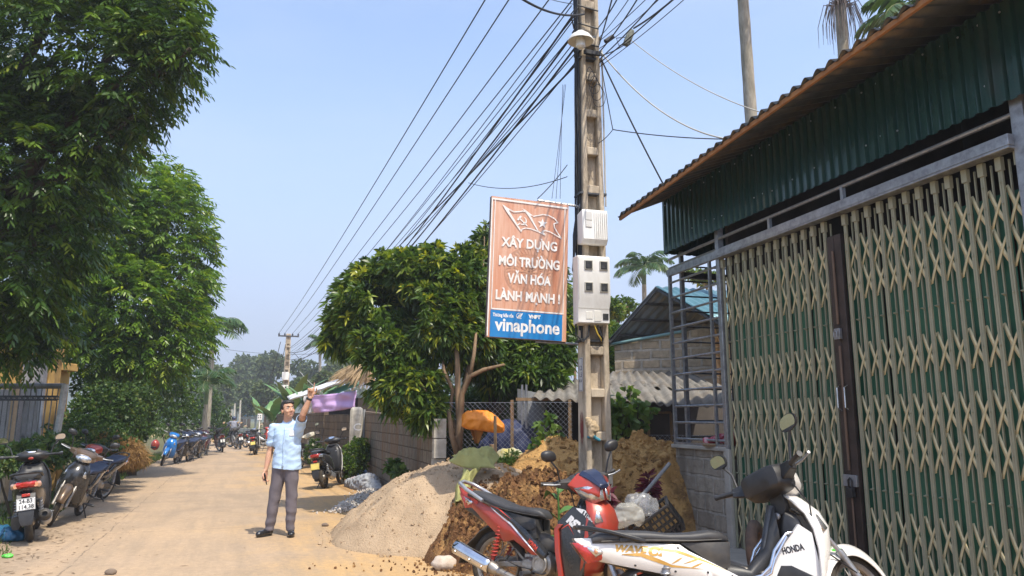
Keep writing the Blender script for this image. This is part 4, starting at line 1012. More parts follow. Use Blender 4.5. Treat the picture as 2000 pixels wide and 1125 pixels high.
# ---- chain link fence
def chain_fence(name, a, b, z0, z1, label, posts):
    t = thing(name, label, "fence", (a.x, a.y, 0), math.atan2(b.y - a.y, b.x - a.x)); L_ = (Vector((b.x, b.y)) - Vector((a.x, a.y))).length
    mb = MB(); st = 0.078; H = z1 - z0; k = -int(H / st)
    while k * st < L_:
        for sgn in (1, -1):
            x0 = k * st; x1 = x0 + H
            p, q = max(x0, 0), min(x1, L_)
            if q > p:
                za, zb = z0 + (p - x0), z0 + (q - x0)
                if sgn < 0: za, zb = z1 - (p - x0), z1 - (q - x0)
                mb.tube([(p, 0.002 * sgn, za), (q, 0.002 * sgn, zb)], 0.0022, 3, cap=False)
        k += 1
    mb.tube([(0, 0, z1), (L_, 0, z1)], 0.004, 4)
    mb.build("wire_mesh", MT['steel'], t, smooth=0, fix=False)
    for x in posts:
        mb = MB(); mb.box((x * L_, 0.04, z1 / 2), (0.045, 0.045, z1 + 0.08)); mb.build("post", MT['wood'], t)
    return t
chain_fence("chain_link_fence", P(858, 818, 11.75), P(1118, 818, 11.5), 0.15, 1.75, "chain link wire fence behind the trees and orange tarpaulin", (0.02, 0.55, 0.98))
chain_fence("chain_link_fence", P(1262, 818, 11.85), P(1440, 818, 11.6), 0.3, 1.25, "chain link wire mesh below the shed window behind the steel cage", (0.01,))
wall_between("low_wall", P(868, 880, 12.0), P(905, 880, 11.9), 0, 0.75, 0.12, far_blk, "short stub of brown wall between the block wall end and the tree trunk")

# ================================================================== left: yellow gatehouse and metal gate
och = M("ochre_plaster", (0.52, 0.315, 0.095), 0.9, 0, (0.44, 0.26, 0.08), 3, 0.003, 40, stretch=(1, 1, 0.5), col3=(0.17, 0.11, 0.05), scale3=1.5, lo3=0.5, hi3=0.68)
pebble = M("grey_pebble_dash", (0.42, 0.40, 0.39), 0.9, 0, (0.24, 0.225, 0.22), 70, 0.006, 90)
gh = thing("yellow_gatehouse", "ochre plaster gate wall with grey pebbledash pillar under the trees on the left", "gatehouse", (0, 0, 0))
def slab(name, u0, u1, v0, Y, th, mat, parent, z0=0.0, zt=None):
    a, b = P(u0, v0, Y), P(u1, v0, Y); z1 = zt or (a.z + b.z) / 2
    mb = MB(); mb.box(((a.x + b.x) / 2, Y + th / 2, (z0 + z1) / 2), (b.x - a.x, th, z1 - z0)); return mb.build(name, mat, parent, bevel=0.015), z1
_, z1 = slab("wall", -230, 44, 660, 15.6, 0.3, och, gh); slab("cornice", -230, 46, 700, 15.5, 0.1, och, gh, z0=z1 - 0.5, zt=z1 - 0.38)
slab("pillar", 47, 88, 694, 15.2, 0.45, pebble, gh); _, z2 = slab("pillar_cap", 43, 92, 690, 15.1, 0.6, och, gh, z0=2.78, zt=2.95); slab("pillar", 90, 100, 700, 15.35, 0.4, och, gh)
slab("pillar", 100, 118, 716, 16.6, 0.4, och, gh); slab("pillar_cap", 96, 128, 712, 16.4, 0.5, och, gh, z0=2.55, zt=2.72); slab("dark_recess", 88, 104, 705, 16.9, 0.3, M("dark_plaster", (0.12, 0.10, 0.075), 0.9), gh)  # last slab: plain dark colour, set back between the pillars
slab("base_wall", 78, 122, 808, 16.2, 0.3, och, gh)
slab("pillar", -18, 24, 760, 13.9, 0.4, pebble, gh); slab("post", 24, 33, 752, 13.8, 0.12, M("tan_post", (0.45, 0.32, 0.19), 0.8), gh)
gate_l = thing("metal_gate", "leaning grey barred metal gate with a patterned band beside the yellow pillars", "gate", (0, 0, 0))
gm = M("grey_gate_paint", (0.20, 0.21, 0.21), 0.6, 0.4, (0.11, 0.11, 0.105), 8); gp = M("galvanised_gate_post", (0.44, 0.45, 0.44), 0.5, 0.5, (0.30, 0.30, 0.28), 9)
YG = 12.6
mb = MB(); tl, tr, br = P(-60, 754, YG), P(127, 754, YG), P(103, 900, YG)
mb.tube([tl, tr], 0.045, 8); mb.build("top_rail", gm, gate_l)
mb = MB(); mb.tube([tr + Vector((0, 0, 0.03)), br], 0.055, 10); mb.build("end_post", gp, gate_l)
mb = MB()
for k in range(17):
    u = -55 + k * 10.6; mb.tube([P(u, 756, YG), P(u - 15, 880, YG)], 0.010, 5)
mb.build("bars", gm, gate_l)
mb = MB(); mb.tube([P(-60, 774, YG), P(112, 774, YG)], 0.014, 5); mb.tube([P(-60, 781, YG), P(111, 781, YG)], 0.014, 5)
for k in range(17):
    u = -57 + k * 10.6; mb.tube([P(u, 774, YG), P(u + 10, 781, YG)], 0.010, 4); mb.tube([P(u + 10, 774, YG), P(u, 781, YG)], 0.010, 4)
mb.build("cross_band", MT['dark_steel'], gate_l)
gate2 = thing("metal_gate", "pale blue grey slatted gate leaf behind the leaning gate", "gate", (0, 0, 0)); YG2 = 14.3
gb = M("blue_grey_gate_paint", (0.50, 0.52, 0.55), 0.5, 0.2, (0.38, 0.40, 0.42), 8)
mb = MB(); mb.bar(P(36, 756, YG2), P(29, 905, YG2), 0.10); mb.bar(P(80, 757, YG2), P(71, 905, YG2), 0.05); mb.bar(P(40, 757, YG2), P(80, 757, YG2), 0.04); mb.bar(P(32, 848, YG2), P(76, 848, YG2), 0.05); mb.build("frame", gb, gate2)
mb = MB()
for k in range(14):
    u = 41 + k * 2.8; mb.tube([P(u, 758, YG2), P(u - 6, 848, YG2)], 0.011, 5)
mb.build("bars", gb, gate2)
mb = MB(); a, b, c, d = P(33, 850, YG2), P(75, 850, YG2), P(72, 905, YG2), P(30, 905, YG2); mb.add([a, b, c, d], [(0, 1, 2, 3)]); mb.build("lower_panel", gb, gate2, solid=0.01)

# ================================================================== far pole, wires, billboard
FPY = 50.0; fb = P(555, 818, FPY)
fpole = hpole("utility_pole", (fb.x, fb.y, 0), R(20), "far concrete utility pole with a crossarm down the road", P(555, 652, FPY).z, 0.50, 0.30, 0.34, 0.22)
fz = P(555, 657, FPY).z
mb = MB(); mb.box((0, -0.15, fz), (1.35, 0.09, 0.09)); mb.build("crossarm", MT['dark_steel'], fpole)
mb = MB()
for x in (-0.62, -0.25, 0.25, 0.62): mb.lathe([(0, 0), (0.05, 0), (0.06, 0.08), (0.03, 0.16), (0, 0.17)], 8, T(x, -0.15, fz + 0.04))
mb.build("insulators", MT['dark_steel'], fpole)
z0 = P(553, 763, FPY).z; z1 = P(553, 742, FPY).z
o = thing("meter_box", "small white meter boxes on the far utility pole", "meter box", (fb.x - 0.02, fb.y - 0.32, z0), R(12))
mb = MB(); mb.box((0, 0, 0), (0.52, 0.24, 0.72)); mb.build("case", white_box, o, bevel=0.02)
mb = MB(); mb.box((0.05, 0, 0.95), (0.42, 0.24, 0.52)); mb.build("upper_case", white_box, o, bevel=0.02)
for sx in (-0.12, 0.12):
    for sz in (-0.05, 0.2): mb = MB(); mb.box((sx, -0.125, sz), (0.11, 0.02, 0.12)); mb.build("window", dark_glass, o)
o = thing("meter_box", "tiny white meter cabinet at the roadside far behind the parked motorbikes", "meter box", P(507, 826, 47)); o.scale = (.42, .42, .42)
mb = MB(); mb.box((0, 0, 0.9), (0.6, 0.3, 0.9)); mb.box((0, 0, -1.6), (0.14, 0.14, 4.1)); mb.build("case", white_box, o)
for sx in (-0.14, 0.14):
    for sz in (0.75, 1.05): mb = MB(); mb.box((sx, -0.16, sz), (0.14, 0.02, 0.14)); mb.build("window", dark_glass, o)
def wire(name, a, b, sag, r, label, mat='cable', n=28, group="overhead cables"):
    mb = MB(); a = Vector(a); b = Vector(b)
    mb.tube([a.lerp(b, i / n) + Vector((0, 0, -sag * 4 * (i / n) * (1 - i / n))) for i in range(n + 1)], r, 6)
    return tag(mb.build(name, MT[mat], smooth=180), label, "cable", group)
farx = lambda x: Vector((fb.x, fb.y, fz + 0.2)) + RZ(R(20)) @ Vector((x, -0.15, 0))
lab1 = "thin black overhead power line from the pole crossarm to the far pole"
for x0, x1 in ((-0.65, -0.62), (-0.3, -0.25), (0.3, 0.25), (0.65, 0.62)):
    wire("power_line", PM @ Vector((x0, -0.1, 8.1)), farx(x1), 0.25, 0.011, lab1)
labb = "black telecom cable in the sagging bundle between the two utility poles"
for k in range(11):
    z = 5.98 + 0.085 * k + RNG.uniform(-0.03, 0.03); x = -0.17 + RNG.uniform(-0.03, 0.03)
    wire("telecom_cable", PM @ Vector((x, RNG.uniform(-0.12, 0.1), z)), Vector((fb.x + RNG.uniform(-0.2, 0.3), fb.y, fz - 0.9 - 0.25 * (k % 5) + RNG.uniform(-.2, .2))), 0.25 + 0.11 * ((k * 7) % 11), 0.0075 if k % 3 else 0.014, labb)
labc = "black cable running from the utility pole towards the viewer's side of the sky"
for k, (u, v, z) in enumerate(((1200, -20, 6.25), (1240, -20, 6.35), (1262, -30, 6.15), (1286, -25, 6.3), (1300, -20, 6.05), (1316, -30, 6.2), (1340, -25, 6.0), (1352, -15, 5.95), (1225, -40, 6.5))):
    wire("telecom_cable", PM @ Vector((0.12, -0.1, z)), P(u, v, 6.6), 0.015 + 0.012 * (k % 3), 0.005 if k % 2 else 0.008, labc)
wire("telecom_cable", PM @ Vector((-0.1, -0.15, 6.62)), P(1005, -12, 7.2), 0.10, 0.014, "thick black cable curving up left from the street lamp", group=None)
wire("telecom_cable", PM @ Vector((0.0, 0.1, 6.9)), P(1025, -20, 13.0), 0.05, 0.006, "thin cable crossing behind the head of the utility pole", group=None)
def roofpt(u, v):
    Y = 9.0; return P(u, v, Y)
wire("drop_wire", PM @ Vector((0.15, -0.1, 6.15)), P(1417, 271, 7.6), 0.22, 0.009, "pale service wire sagging from the pole to the middle of the shop roof edge", 'cable_pale', group=None)
wire("drop_wire", P(1232, 78, 8.6), P(1482, 218, 7.3), 0.10, 0.006, "thin pale wire from the hanging splice box to the roof by the palm trunk", 'cable_pale', group=None)
wire("drop_wire", PM @ Vector((0.12, -0.1, 6.1)), P(1233, 78, 8.3), 0.03, 0.006, "short thin wire between the utility pole and the hanging splice box", group=None)
wire("drop_wire", PM @ Vector((0.15, -0.1, 6.05)), P(1294, 357, 8.9), 0.03, 0.010, "black service wire dropping from the pole straight to the near corner of the shop roof", group=None)
wire("drop_wire", P(1197, 253, 8.7), P(1440, 272, 7.5), 0.03, 0.006, "thin nearly level wire meeting the shop roof edge", group=None)
wire("drop_wire", PM @ Vector((0.14, -0.1, 6.0)), P(1197, 253, 8.7), 0.02, 0.006, "thin wire hanging steeply beside the pole under the street lamp", group=None)
wire("drop_wire", P(1197, 253, 8.7), P(1168, 280, 8.8), 0.02, 0.005, "short slack wire end joining the pole below the lamp", group=None)
wire("stay_wire", P(1050, 388, 8.66), P(1108, 322, 8.8), 0.02, 0.006, "thin stay wire from the sign bracket up to the pole", group=None)
wire("stay_wire", P(915, 357, 11.0), P(1108, 345, 8.9), 0.12, 0.005, "thin slack wire trailing left from the pole above the sign", group=None)
for k in range(3): wire("stay_wire", P(1105 - 3 * k, 165, 8.85), P(1078 + 8 * k, 388, 8.72), -0.04 * k + 0.02, 0.003, "loose thin wire hanging from the cable bundle down to the sign bracket")
mb = MB()
for k in range(5):
    c = plocal(1155 + 4 * k, 142 + 5 * k, 8.75); r = 0.09 + 0.015 * k
    mb.tube([(c.x + r * 0.55 * math.cos(a), -0.16 - 0.01 * k + 0.02 * math.sin(a * 2), c.z - 0.04 * k + r * math.sin(a)) for a in np.linspace(0, 2 * PI, 20)], 0.0045, 5)
coil = mb.build("cable_coils", MT['cable'], pole)
mb = MB()
for k in range(3): mb.tube([(-0.17, -0.05 + .04 * k, 6.0 + 0.25 * k), (-0.22 - .02 * k, -0.09, 6.12 + .25 * k), (-0.17, -0.12, 6.25 + .25 * k), (0.1, -0.14, 6.2 + .25 * k)], 0.010, 6)
mb.box((0.0, -0.15, 6.1), (0.22, 0.04, 0.05)); mb.lathe([(0, 0), (0.03, 0), (0.03, 0.14), (0, 0.14)], 10, T(0.2, -0.12, 6.3) @ RY(0.9))
mb.build("cable_clamps", MT['cable'], pole)
o = thing("splice_box", "small mouldy cable splice box hanging on wires right of the street lamp", "splice box", P(1228, 74, 8.5), 0, rot=(0, R(22), 0))
mb = MB(); mb.lathe([(0, -0.11), (0.035, -0.105), (0.045, -0.06), (0.045, 0.06), (0.035, 0.105), (0, 0.11)], 12); mb.build("case", M("mouldy_plastic", (0.10, 0.11, 0.085), 0.8, 0, (0.25, 0.25, 0.20), 25), o)
mb = MB(); mb.tube([(-0.03, 0, 0.0), (-0.14, 0, -0.06), (-0.08, 0, -0.14), (-0.01, 0, -0.1)], 0.006, 5); mb.build("loop", MT['cable'], o)
wire("telecom_cable", P(1238, 55, 8.4), P(1325, -10, 6.6), 0.02, 0.011, "black cable carrying the hanging splice box", group=None)
for k, (v0, v1) in enumerate(((668, 690), (672, 700))): wire("power_line", P(548 + 10 * k, v0, FPY), P(520 + 14 * k, 760, 62), 0.3, 0.02, "black wire falling away behind the far utility pole")
wire("power_line", P(440, 682, 60), P(640, 690, 48), 0.2, 0.012, "faint level wire crossing the road far away", group=None)
wire("power_line", P(575, 690, FPY), P(660, 740, 40), 0.3, 0.015, "thin wire from the far pole towards the thatched eave", group=None)
wire("power_line", P(585, 725, 44), P(640, 775, 34), 0.1, 0.014, "pale slanting wire above the pointing hand", 'cable_pale', group=None)
# billboard far away
BY = 95.0
bb = thing("billboard", "distant blue and white striped billboard at the end of the road", "billboard", P(488, 799, BY))
w = 36 * BY / FPX; h = 28 * BY / FPX
mb = MB(); mb.box((0, 0, 0), (w, 0.15, h)); mb.build("board", M("billboard_blue", (0.13, 0.33, 0.68), 0.5), bb)
mb = MB()
for k in range(4): 
    for q in range(5): mb.box((-w / 2 + w * (0.12 + 0.185 * q + RNG.uniform(-.01, .01)), -0.08, h / 2 - h * (0.17 + 0.22 * k)), (w * RNG.uniform(0.10, 0.17), 0.02, h * 0.085))
mb.build("text_rows", MT['white_ink'], bb)
mb = MB(); mb.box((0, -0.08, -h / 2 - 0.2), (w, 0.2, 0.25)); mb.box((-w * .35, 0, -h / 2 - 1), (0.2, 0.2, 2.2)); mb.box((w * .35, 0, -h / 2 - 1), (0.2, 0.2, 2.2)); mb.build("legs", MT['steel'], bb)
for k, (u, v0, Y) in enumerate(((459, 788, 88), (453, 800, 100), (463, 795, 96), (470, 782, 84), (448, 806, 110))):
    q = P(u, v0, Y); mb = MB(); mb.tube([(q.x, Y, 0), (q.x, Y, q.z)], [0.16, 0.10], 6); tag(mb.build("concrete_post", conc2, smooth=60), "slim pale post standing at the far end of the road near the billboard", "post", "pale posts at the road's end")
wall_between("low_wall", P(540, 838, 74), P(430, 836, 90), 0, 0.5, 0.3, conc2, "low pale kerb wall at the far end of the road")
# ================================================================== vegetation
def unit(a): return a / np.maximum(np.linalg.norm(a, axis=-1, keepdims=True), 1e-9)
def leaves(base, axis, wdir, length, width, droop, tone, shape=3):
    """vectorised leaflets: base (N,3), axis, wdir unit vectors; returns verts, loops, starts, tone"""
    N = len(base); ts = [0.0, 0.35, 0.72, 1.0]; ws = [0.0, 1.0, 0.75, 0.0]
    def pt(t):
        p = base + axis * (length * t)[:, None]
        p[:, 2] -= droop * length * t * t
        return p
    p0 = pt(np.full(N, 0.0)); p1 = pt(np.full(N, .35)); p2 = pt(np.full(N, .72)); p3 = pt(np.full(N, 1.0))
    w = wdir * (width / 2)[:, None]
    V = np.stack([p0, p1 - w, p1 + w, p2 - w * .75, p2 + w * .75, p3], 1)          # N,6,3
    idx = np.arange(N)[:, None] * 6
    L = np.concatenate([idx + np.array([[0, 1, 2]]), idx + np.array([[1, 3, 4, 2]]), idx + np.array([[3, 5, 4]])], 1)
    st = (np.arange(N)[:, None] * 10 + np.array([[0, 3, 7]])).ravel()
    return V.reshape(-1, 3), L.ravel(), st, np.repeat(tone, 3)

def crown_points(ells, n, shell=0.62, keep=0.72, clump=0.9, seed=0, gap=0.12):
    """points in the outer layer of a union of ellipsoids (c, r), with outward directions"""
    C = np.array([e[0] for e in ells], float); Rr = np.array([e[1] for e in ells], float)
    area = (Rr[:, 0] * Rr[:, 1] + Rr[:, 1] * Rr[:, 2] + Rr[:, 0] * Rr[:, 2]); pr = area / area.sum()
    out = []; dirs = []; rng = np.random.default_rng(seed + 5); tot = 0
    while tot < n:
        k = rng.choice(len(ells), size=n, p=pr)
        d = unit(rng.normal(size=(n, 3)))
        rad = 1 - (1 - shell) * rng.random(n) ** 1.7
        d2 = d * np.array([1, 1, 1])
        bump = np.array([noise.noise(Vector(x) * 3.6 + Vector((float(kk) * 3.7, seed, 0))) for x, kk in zip(d[:, :], k)])
        p = C[k] + d2 * Rr[k] * (rad * (1 + 0.30 * bump))[:, None]
        q = np.min(np.linalg.norm((p[:, None, :] - C[None]) / Rr[None] + (np.arange(len(ells))[None, :] == k[:, None])[:, :, None] * 9, axis=2), axis=1)
        ok = q > keep
        cl = np.array([noise.noise(Vector(x) * (1.0 / clump) + Vector((seed * 1.3, 4, 9))) for x in p])
        ok &= cl > -0.62 + gap * 2
        out.append(p[ok]); dirs.append(unit(d[ok] / Rr[k][ok])); tot += ok.sum()
    return np.concatenate(out)[:n], np.concatenate(dirs)[:n]

def pinnate(pts, dirs, rl, nl, ll, lw, rng, droop=0.35, rise=0.25, tone_rng=(0.15, 0.75), sprays=0.12, spread=0.75, hang=0.45):
    """each point carries one compound leaf: nl leaflets along a drooping rachis"""
    n = len(pts); up = np.array([0, 0, 1.0])
    d = unit(dirs * 0.9 + rng.normal(size=(n, 3)) * 0.45 + up * rise); d[:, 2] *= 0.6; d = unit(d)
    side = unit(np.cross(d, up + rng.normal(size=(n, 3)) * 0.25))
    RL = rl * rng.uniform(0.7, 1.25, n)
    base = []; ax = []; wd = []; ln = []; wi = []; tn = []
    tone = rng.uniform(*tone_rng, n) + np.where(rng.random(n) < sprays, 0.3, 0.0)
    for k in range(nl):
        t = (k + 0.6) / nl; s = 1.0 if k % 2 == 0 else -1.0
        b = pts + d * (RL * t)[:, None]; b[:, 2] -= droop * RL * t * t
        if k == nl - 1: a = d.copy()
        else: a = unit(d * 0.55 + side * s * spread + rng.normal(size=(n, 3)) * 0.14)
        a[:, 2] -= hang * rng.uniform(0.6, 1.2, n); a = unit(a)
        w = unit(np.cross(a, np.cross(d, side) + rng.normal(size=(n, 3)) * 0.35))
        sc = (1 - 0.35 * abs(t - 0.5) * 2) * rng.uniform(0.8, 1.15, n)
        base.append(b); ax.append(a); wd.append(w); ln.append(ll * sc); wi.append(lw * sc); tn.append(tone + rng.uniform(-0.08, 0.08, n))
    return leaves(np.concatenate(base), np.concatenate(ax), np.concatenate(wd), np.concatenate(ln), np.concatenate(wi), 0.18, np.clip(np.concatenate(tn), 0, 1))
def tuft(pts, dirs, nl, ll, lw, rng, up=0.2, spreadv=0.8, droop=0.25, tone_rng=(0.15, 0.8), bright=0.1):
    n = len(pts); base = np.repeat(pts, nl, 0)
    a = unit(np.repeat(dirs, nl, 0) + rng.normal(size=(n * nl, 3)) * spreadv + np.array([0, 0, up]))
    w = unit(np.cross(a, rng.normal(size=(n * nl, 3))))
    tone = np.repeat(rng.uniform(*tone_rng, n) + np.where(rng.random(n) < bright, 0.3, 0), nl) + rng.uniform(-.08, .08, n * nl)
    return leaves(base, a, w, ll * rng.uniform(.7, 1.2, n * nl), lw * rng.uniform(.7, 1.2, n * nl), droop, np.clip(tone, 0, 1))
def E_(u, v, Y, ru, rv, ry=None):
    c = P(u, v, Y); k = pxm(Y)
    return (tuple(c), (ru * k, ry if ry else (ru + rv) / 2 * k, rv * k))
def limbs(mb, base, tips, r0, rng, wob=0.15):
    for tp in tips:
        b = Vector(base); t = Vector(tp); n = 7; pts = []
        for i in range(n + 1):
            q = b.lerp(t, i / n); s = math.sin(PI * i / n) * wob
            pts.append(q + Vector((rng.normal() * s * .5, rng.normal() * s * .5, s)))
        mb.tube(pts, [r0 * (1 - 0.8 * i / n) for i in range(n + 1)], 7)
dk_leaf = leaf_mat("dark_green_leaves", [(0.0, (0.022, 0.046, 0.013)), (0.45, (0.050, 0.105, 0.018)), (0.8, (0.115, 0.19, 0.023)), (1.0, (0.22, 0.28, 0.03))], 0.28, 0.30)
mid_leaf = leaf_mat("mid_green_leaves", [(0.0, (0.026, 0.068, 0.012)), (0.45, (0.080, 0.168, 0.017)), (0.8, (0.175, 0.275, 0.022)), (1.0, (0.29, 0.36, 0.03))], 0.36, 0.36)
longan_leaf = leaf_mat("glossy_tree_leaves", [(0.0, (0.026, 0.058, 0.014)), (0.5, (0.082, 0.15, 0.026)), (0.8, (0.19, 0.25, 0.035)), (1.0, (0.40, 0.40, 0.04))], 0.32, 0.36)
bush_leaf = leaf_mat("bush_leaves", [(0.0, (0.020, 0.045, 0.012)), (0.5, (0.048, 0.10, 0.022)), (0.8, (0.09, 0.155, 0.03)), (1.0, (0.17, 0.20, 0.05))], 0.3, 0.5)
far_leaf = leaf_mat("far_leaves", [(0.0, (0.040, 0.065, 0.026)), (0.5, (0.08, 0.12, 0.042)), (1.0, (0.15, 0.175, 0.06))], 0.25, 0.6)
vine_leaf = leaf_mat("vine_leaves", [(0.0, (0.035, 0.075, 0.018)), (0.5, (0.075, 0.145, 0.030)), (1.0, (0.16, 0.24, 0.055))], 0.35, 0.4)
dry_leaf = leaf_mat("dry_grass", [(0.0, (0.16, 0.095, 0.04)), (0.5, (0.30, 0.18, 0.075)), (1.0, (0.42, 0.28, 0.13))], 0.2, 0.8, 0.1)
grass_leaf = leaf_mat("grass_blades", [(0.0, (0.025, 0.055, 0.012)), (0.5, (0.06, 0.12, 0.025)), (1.0, (0.16, 0.17, 0.05))], 0.3, 0.6, 0.2)
palm_leaf = leaf_mat("palm_leaves", [(0.0, (0.02, 0.05, 0.016)), (0.5, (0.045, 0.10, 0.028)), (1.0, (0.10, 0.16, 0.05))], 0.25, 0.4)

def tree(name, label, ells, n, base, r0, mat, kind, rng, limb_n=9, bark='bark', group=None, shell=0.62, **kw):
    t = thing(name, label, "tree", (base[0], base[1], 0), 0, group); inv = Vector((-base[0], -base[1], 0))
    pts, dirs = crown_points(ells, n, seed=int(abs(base[0]) * 10 + abs(base[1])), shell=shell, gap=kw.pop('gap', 0.12), keep=kw.pop('keep', 0.72))
    pts = pts[pts[:, 2] > 0.15]; dirs = dirs[:len(pts)]
    if kind == 'pinnate': V, L, S, tn = pinnate(pts, dirs, rng=rng, **kw)
    else: V, L, S, tn = tuft(pts, dirs, rng=rng, **kw)
    np_mesh("crown", V + np.array(inv), L, S, mat, t, tn)
    mb = MB(); fork = Vector((base[0], base[1], base[2]))
    mb.tube([Vector((base[0], base[1], -0.2)), Vector((base[0] + 0.03, base[1], fork.z * .5)), fork], [r0 * 1.15, r0, r0 * .85], 10)
    idx = rng.choice(len(ells), size=min(limb_n, len(ells)), replace=False)
    limbs(mb, fork, [Vector(ells[i][0]) for i in idx], r0 * 0.6, rng, 0.25)
    mb.v = [tuple(Vector(v) + inv) for v in mb.v]
    mb.build("trunk", MT[bark], t, smooth=180)
    return t

rg = np.random.default_rng(3)
# --- near dark tree on the left: crown leans over the road, trunk outside the frame
A = [E_(120, 90, 10.6, 250, 150), E_(240, 150, 10.3, 110, 100), E_(322, 70, 10.0, 62, 74), E_(300, 10, 10.2, 80, 70), E_(60, 320, 10.6, 150, 150), E_(170, 270, 10.6, 100, 70), E_(262, 225, 10.3, 36, 36),
     E_(20, 500, 10.9, 120, 130), E_(110, 440, 11.0, 80, 80), E_(-10, 620, 11.2, 90, 75), E_(60, 610, 11.4, 62, 60), E_(-120, 250, 11, 180, 250), E_(372, 95, 9.9, 30, 28), E_(150, -120, 10.6, 280, 130), E_(20, 680, 11.2, 60, 18), E_(100, 655, 11.6, 36, 26)]
tree("leafy_tree", "large dark green tree overhanging the road from the left edge", A, 7600, (-9.6, 11.6, 2.6), 0.26, dk_leaf, 'pinnate', rg, 12, 'bark_dark', rl=0.34, nl=11, ll=0.155, lw=0.046, droop=0.5, hang=0.65, tone_rng=(0.1, 0.8), sprays=0.12, shell=0.45, gap=0.05)
# --- sunlit tree behind it
B = [E_(265, 375, 20.5, 100, 80), E_(330, 440, 20, 72, 95), E_(215, 470, 19.5, 110, 110), E_(340, 540, 20, 72, 90), E_(240, 590, 19.2, 120, 90), E_(335, 640, 19.6, 72, 70), E_(170, 610, 19, 90, 90), E_(140, 480, 20, 90, 140), E_(358, 605, 20.6, 28, 50), E_(290, 690, 19.2, 70, 40), E_(200, 680, 18.8, 80, 40), E_(385, 490, 20.6, 30, 46), E_(60, 560, 20, 110, 160)]
tree("leafy_tree", "tall dense sunlit green tree left of the road behind the overhanging tree", B, 9000, (-10.4, 20.6, 2.4), 0.22, mid_leaf, 'pinnate', rg, 12, 'bark_dark', rl=0.40, nl=11, ll=0.185, lw=0.056, droop=0.5, hang=0.6, tone_rng=(0.15, 0.8), sprays=0.16, shell=0.5, gap=0.06)
# --- longan tree behind the sign
Cc = [E_(745, 590, 12.6, 100, 62), E_(800, 545, 12.9, 100, 55), E_(690, 640, 12.4, 52, 50), E_(760, 690, 12.2, 78, 62), E_(850, 640, 12.3, 90, 75), E_(890, 570, 12.7, 80, 70), E_(800, 755, 11.9, 62, 50), E_(835, 805, 11.75, 34, 30), E_(752, 745, 12.2, 36, 36), E_(905, 660, 12.4, 66, 46),
      E_(950, 520, 13.2, 44, 70), E_(946, 462, 13.3, 22, 36), E_(843, 498, 12.9, 20, 24), E_(905, 500, 13, 30, 26), E_(720, 545, 12.8, 40, 30), E_(660, 655, 12.4, 26, 34)]
tr = tree("leafy_tree", "bushy tree with glossy drooping leaves above the block wall, left of the sign", Cc, 5000, (P(893, 880, 11.6).x, 11.6, 1.25), 0.07, longan_leaf, 'tuft', rg, 3, 'bark', nl=9, ll=0.185, lw=0.046, up=0.0, spreadv=0.72, droop=0.35, tone_rng=(0.05, 0.82), bright=0.18, shell=0.4, gap=0.17)
Cd = [E_(930, 690, 12.9, 46, 40), E_(1020, 700, 13.6, 70, 55), E_(1080, 690, 13.4, 40, 44), E_(1000, 600, 13.9, 66, 70), E_(1055, 735, 13.0, 50, 30), E_(975, 735, 13.2, 40, 30), E_(1090, 640, 13.8, 30, 50), E_(1045, 560, 14, 60, 60)]
tree("leafy_tree", "darker bushy tree behind the sign and the utility pole", Cd, 2600, (P(960, 880, 13.4).x, 13.4, 1.5), 0.10, longan_leaf, 'tuft', rg, 5, 'bark_dark', nl=9, ll=0.20, lw=0.05, up=-0.1, spreadv=0.75, droop=0.35, tone_rng=(0.0, 0.65), bright=0.1, shell=0.4, gap=0.06)
# hand placed stems of the longan tree
st = thing("tree_stem", "", ""); bpy.data.objects.remove(st)
mb = MB()
def pt(u, v, Y): return P(u, v, Y) - Vector((P(893, 880, 11.6).x, 11.6, 0))
mb.tube([pt(893, 905, 11.6), pt(896, 850, 11.6), pt(899, 820, 11.6), pt(902, 770, 11.65), pt(918, 735, 11.6), pt(945, 722, 11.6), pt(985, 712, 11.7)], [0.07, 0.065, 0.055, 0.045, 0.04, 0.032, 0.02], 9)
mb.tube([pt(898, 830, 11.6), pt(894, 770, 11.7), pt(893, 700, 11.8), pt(885, 620, 12.2)], [0.055, 0.048, 0.04, 0.025], 9)
mb.tube([pt(894, 890, 11.5), pt(882, 850, 11.5), pt(876, 800, 11.6)], [0.05, 0.04, 0.03], 8)
mb.tube([pt(918, 735, 11.6), pt(926, 690, 11.7), pt(930, 650, 11.9)], [0.035, 0.03, 0.02], 8)
mb.build("limb", MT['bark'], tr, smooth=180)

def shrub(name, label, ells, n, mat, rng, ll, lw, nl=6, cat="shrub", group=None, spreadv=0.9, tone_rng=(0.1, 0.8), up=0.3, droop=0.2, shell=0.35, bright=0.1, gap=0.05):
    c = Vector(ells[0][0]); t = thing(name, label, cat, (c.x, c.y, 0), 0, group)
    pts, dirs = crown_points(ells, n, shell=shell, seed=int(abs(c.x * 7 + c.y * 3)), gap=gap, clump=0.5, keep=0.6); ok = pts[:, 2] > 0.02; pts, dirs = pts[ok], dirs[ok]
    V, L, S, tn = tuft(pts, dirs, nl, ll, lw, rng, up, spreadv, droop, tone_rng, bright)
    np_mesh("foliage", V - np.array((c.x, c.y, 0)), L, S, mat, t, tn)
    if cat == "grass heap": return t
    mb = MB(); tips = [Vector(e[0]) - Vector((c.x, c.y, 0)) for e in ells]
    limbs(mb, Vector((0, 0, -0.05)), [tp + Vector((0, 0, e[1][2] * .5)) for tp, e in zip(tips, ells)], 0.025, rng, 0.05)
    mb.build("stems", MT['bark_dark'], t, smooth=180)
    return t
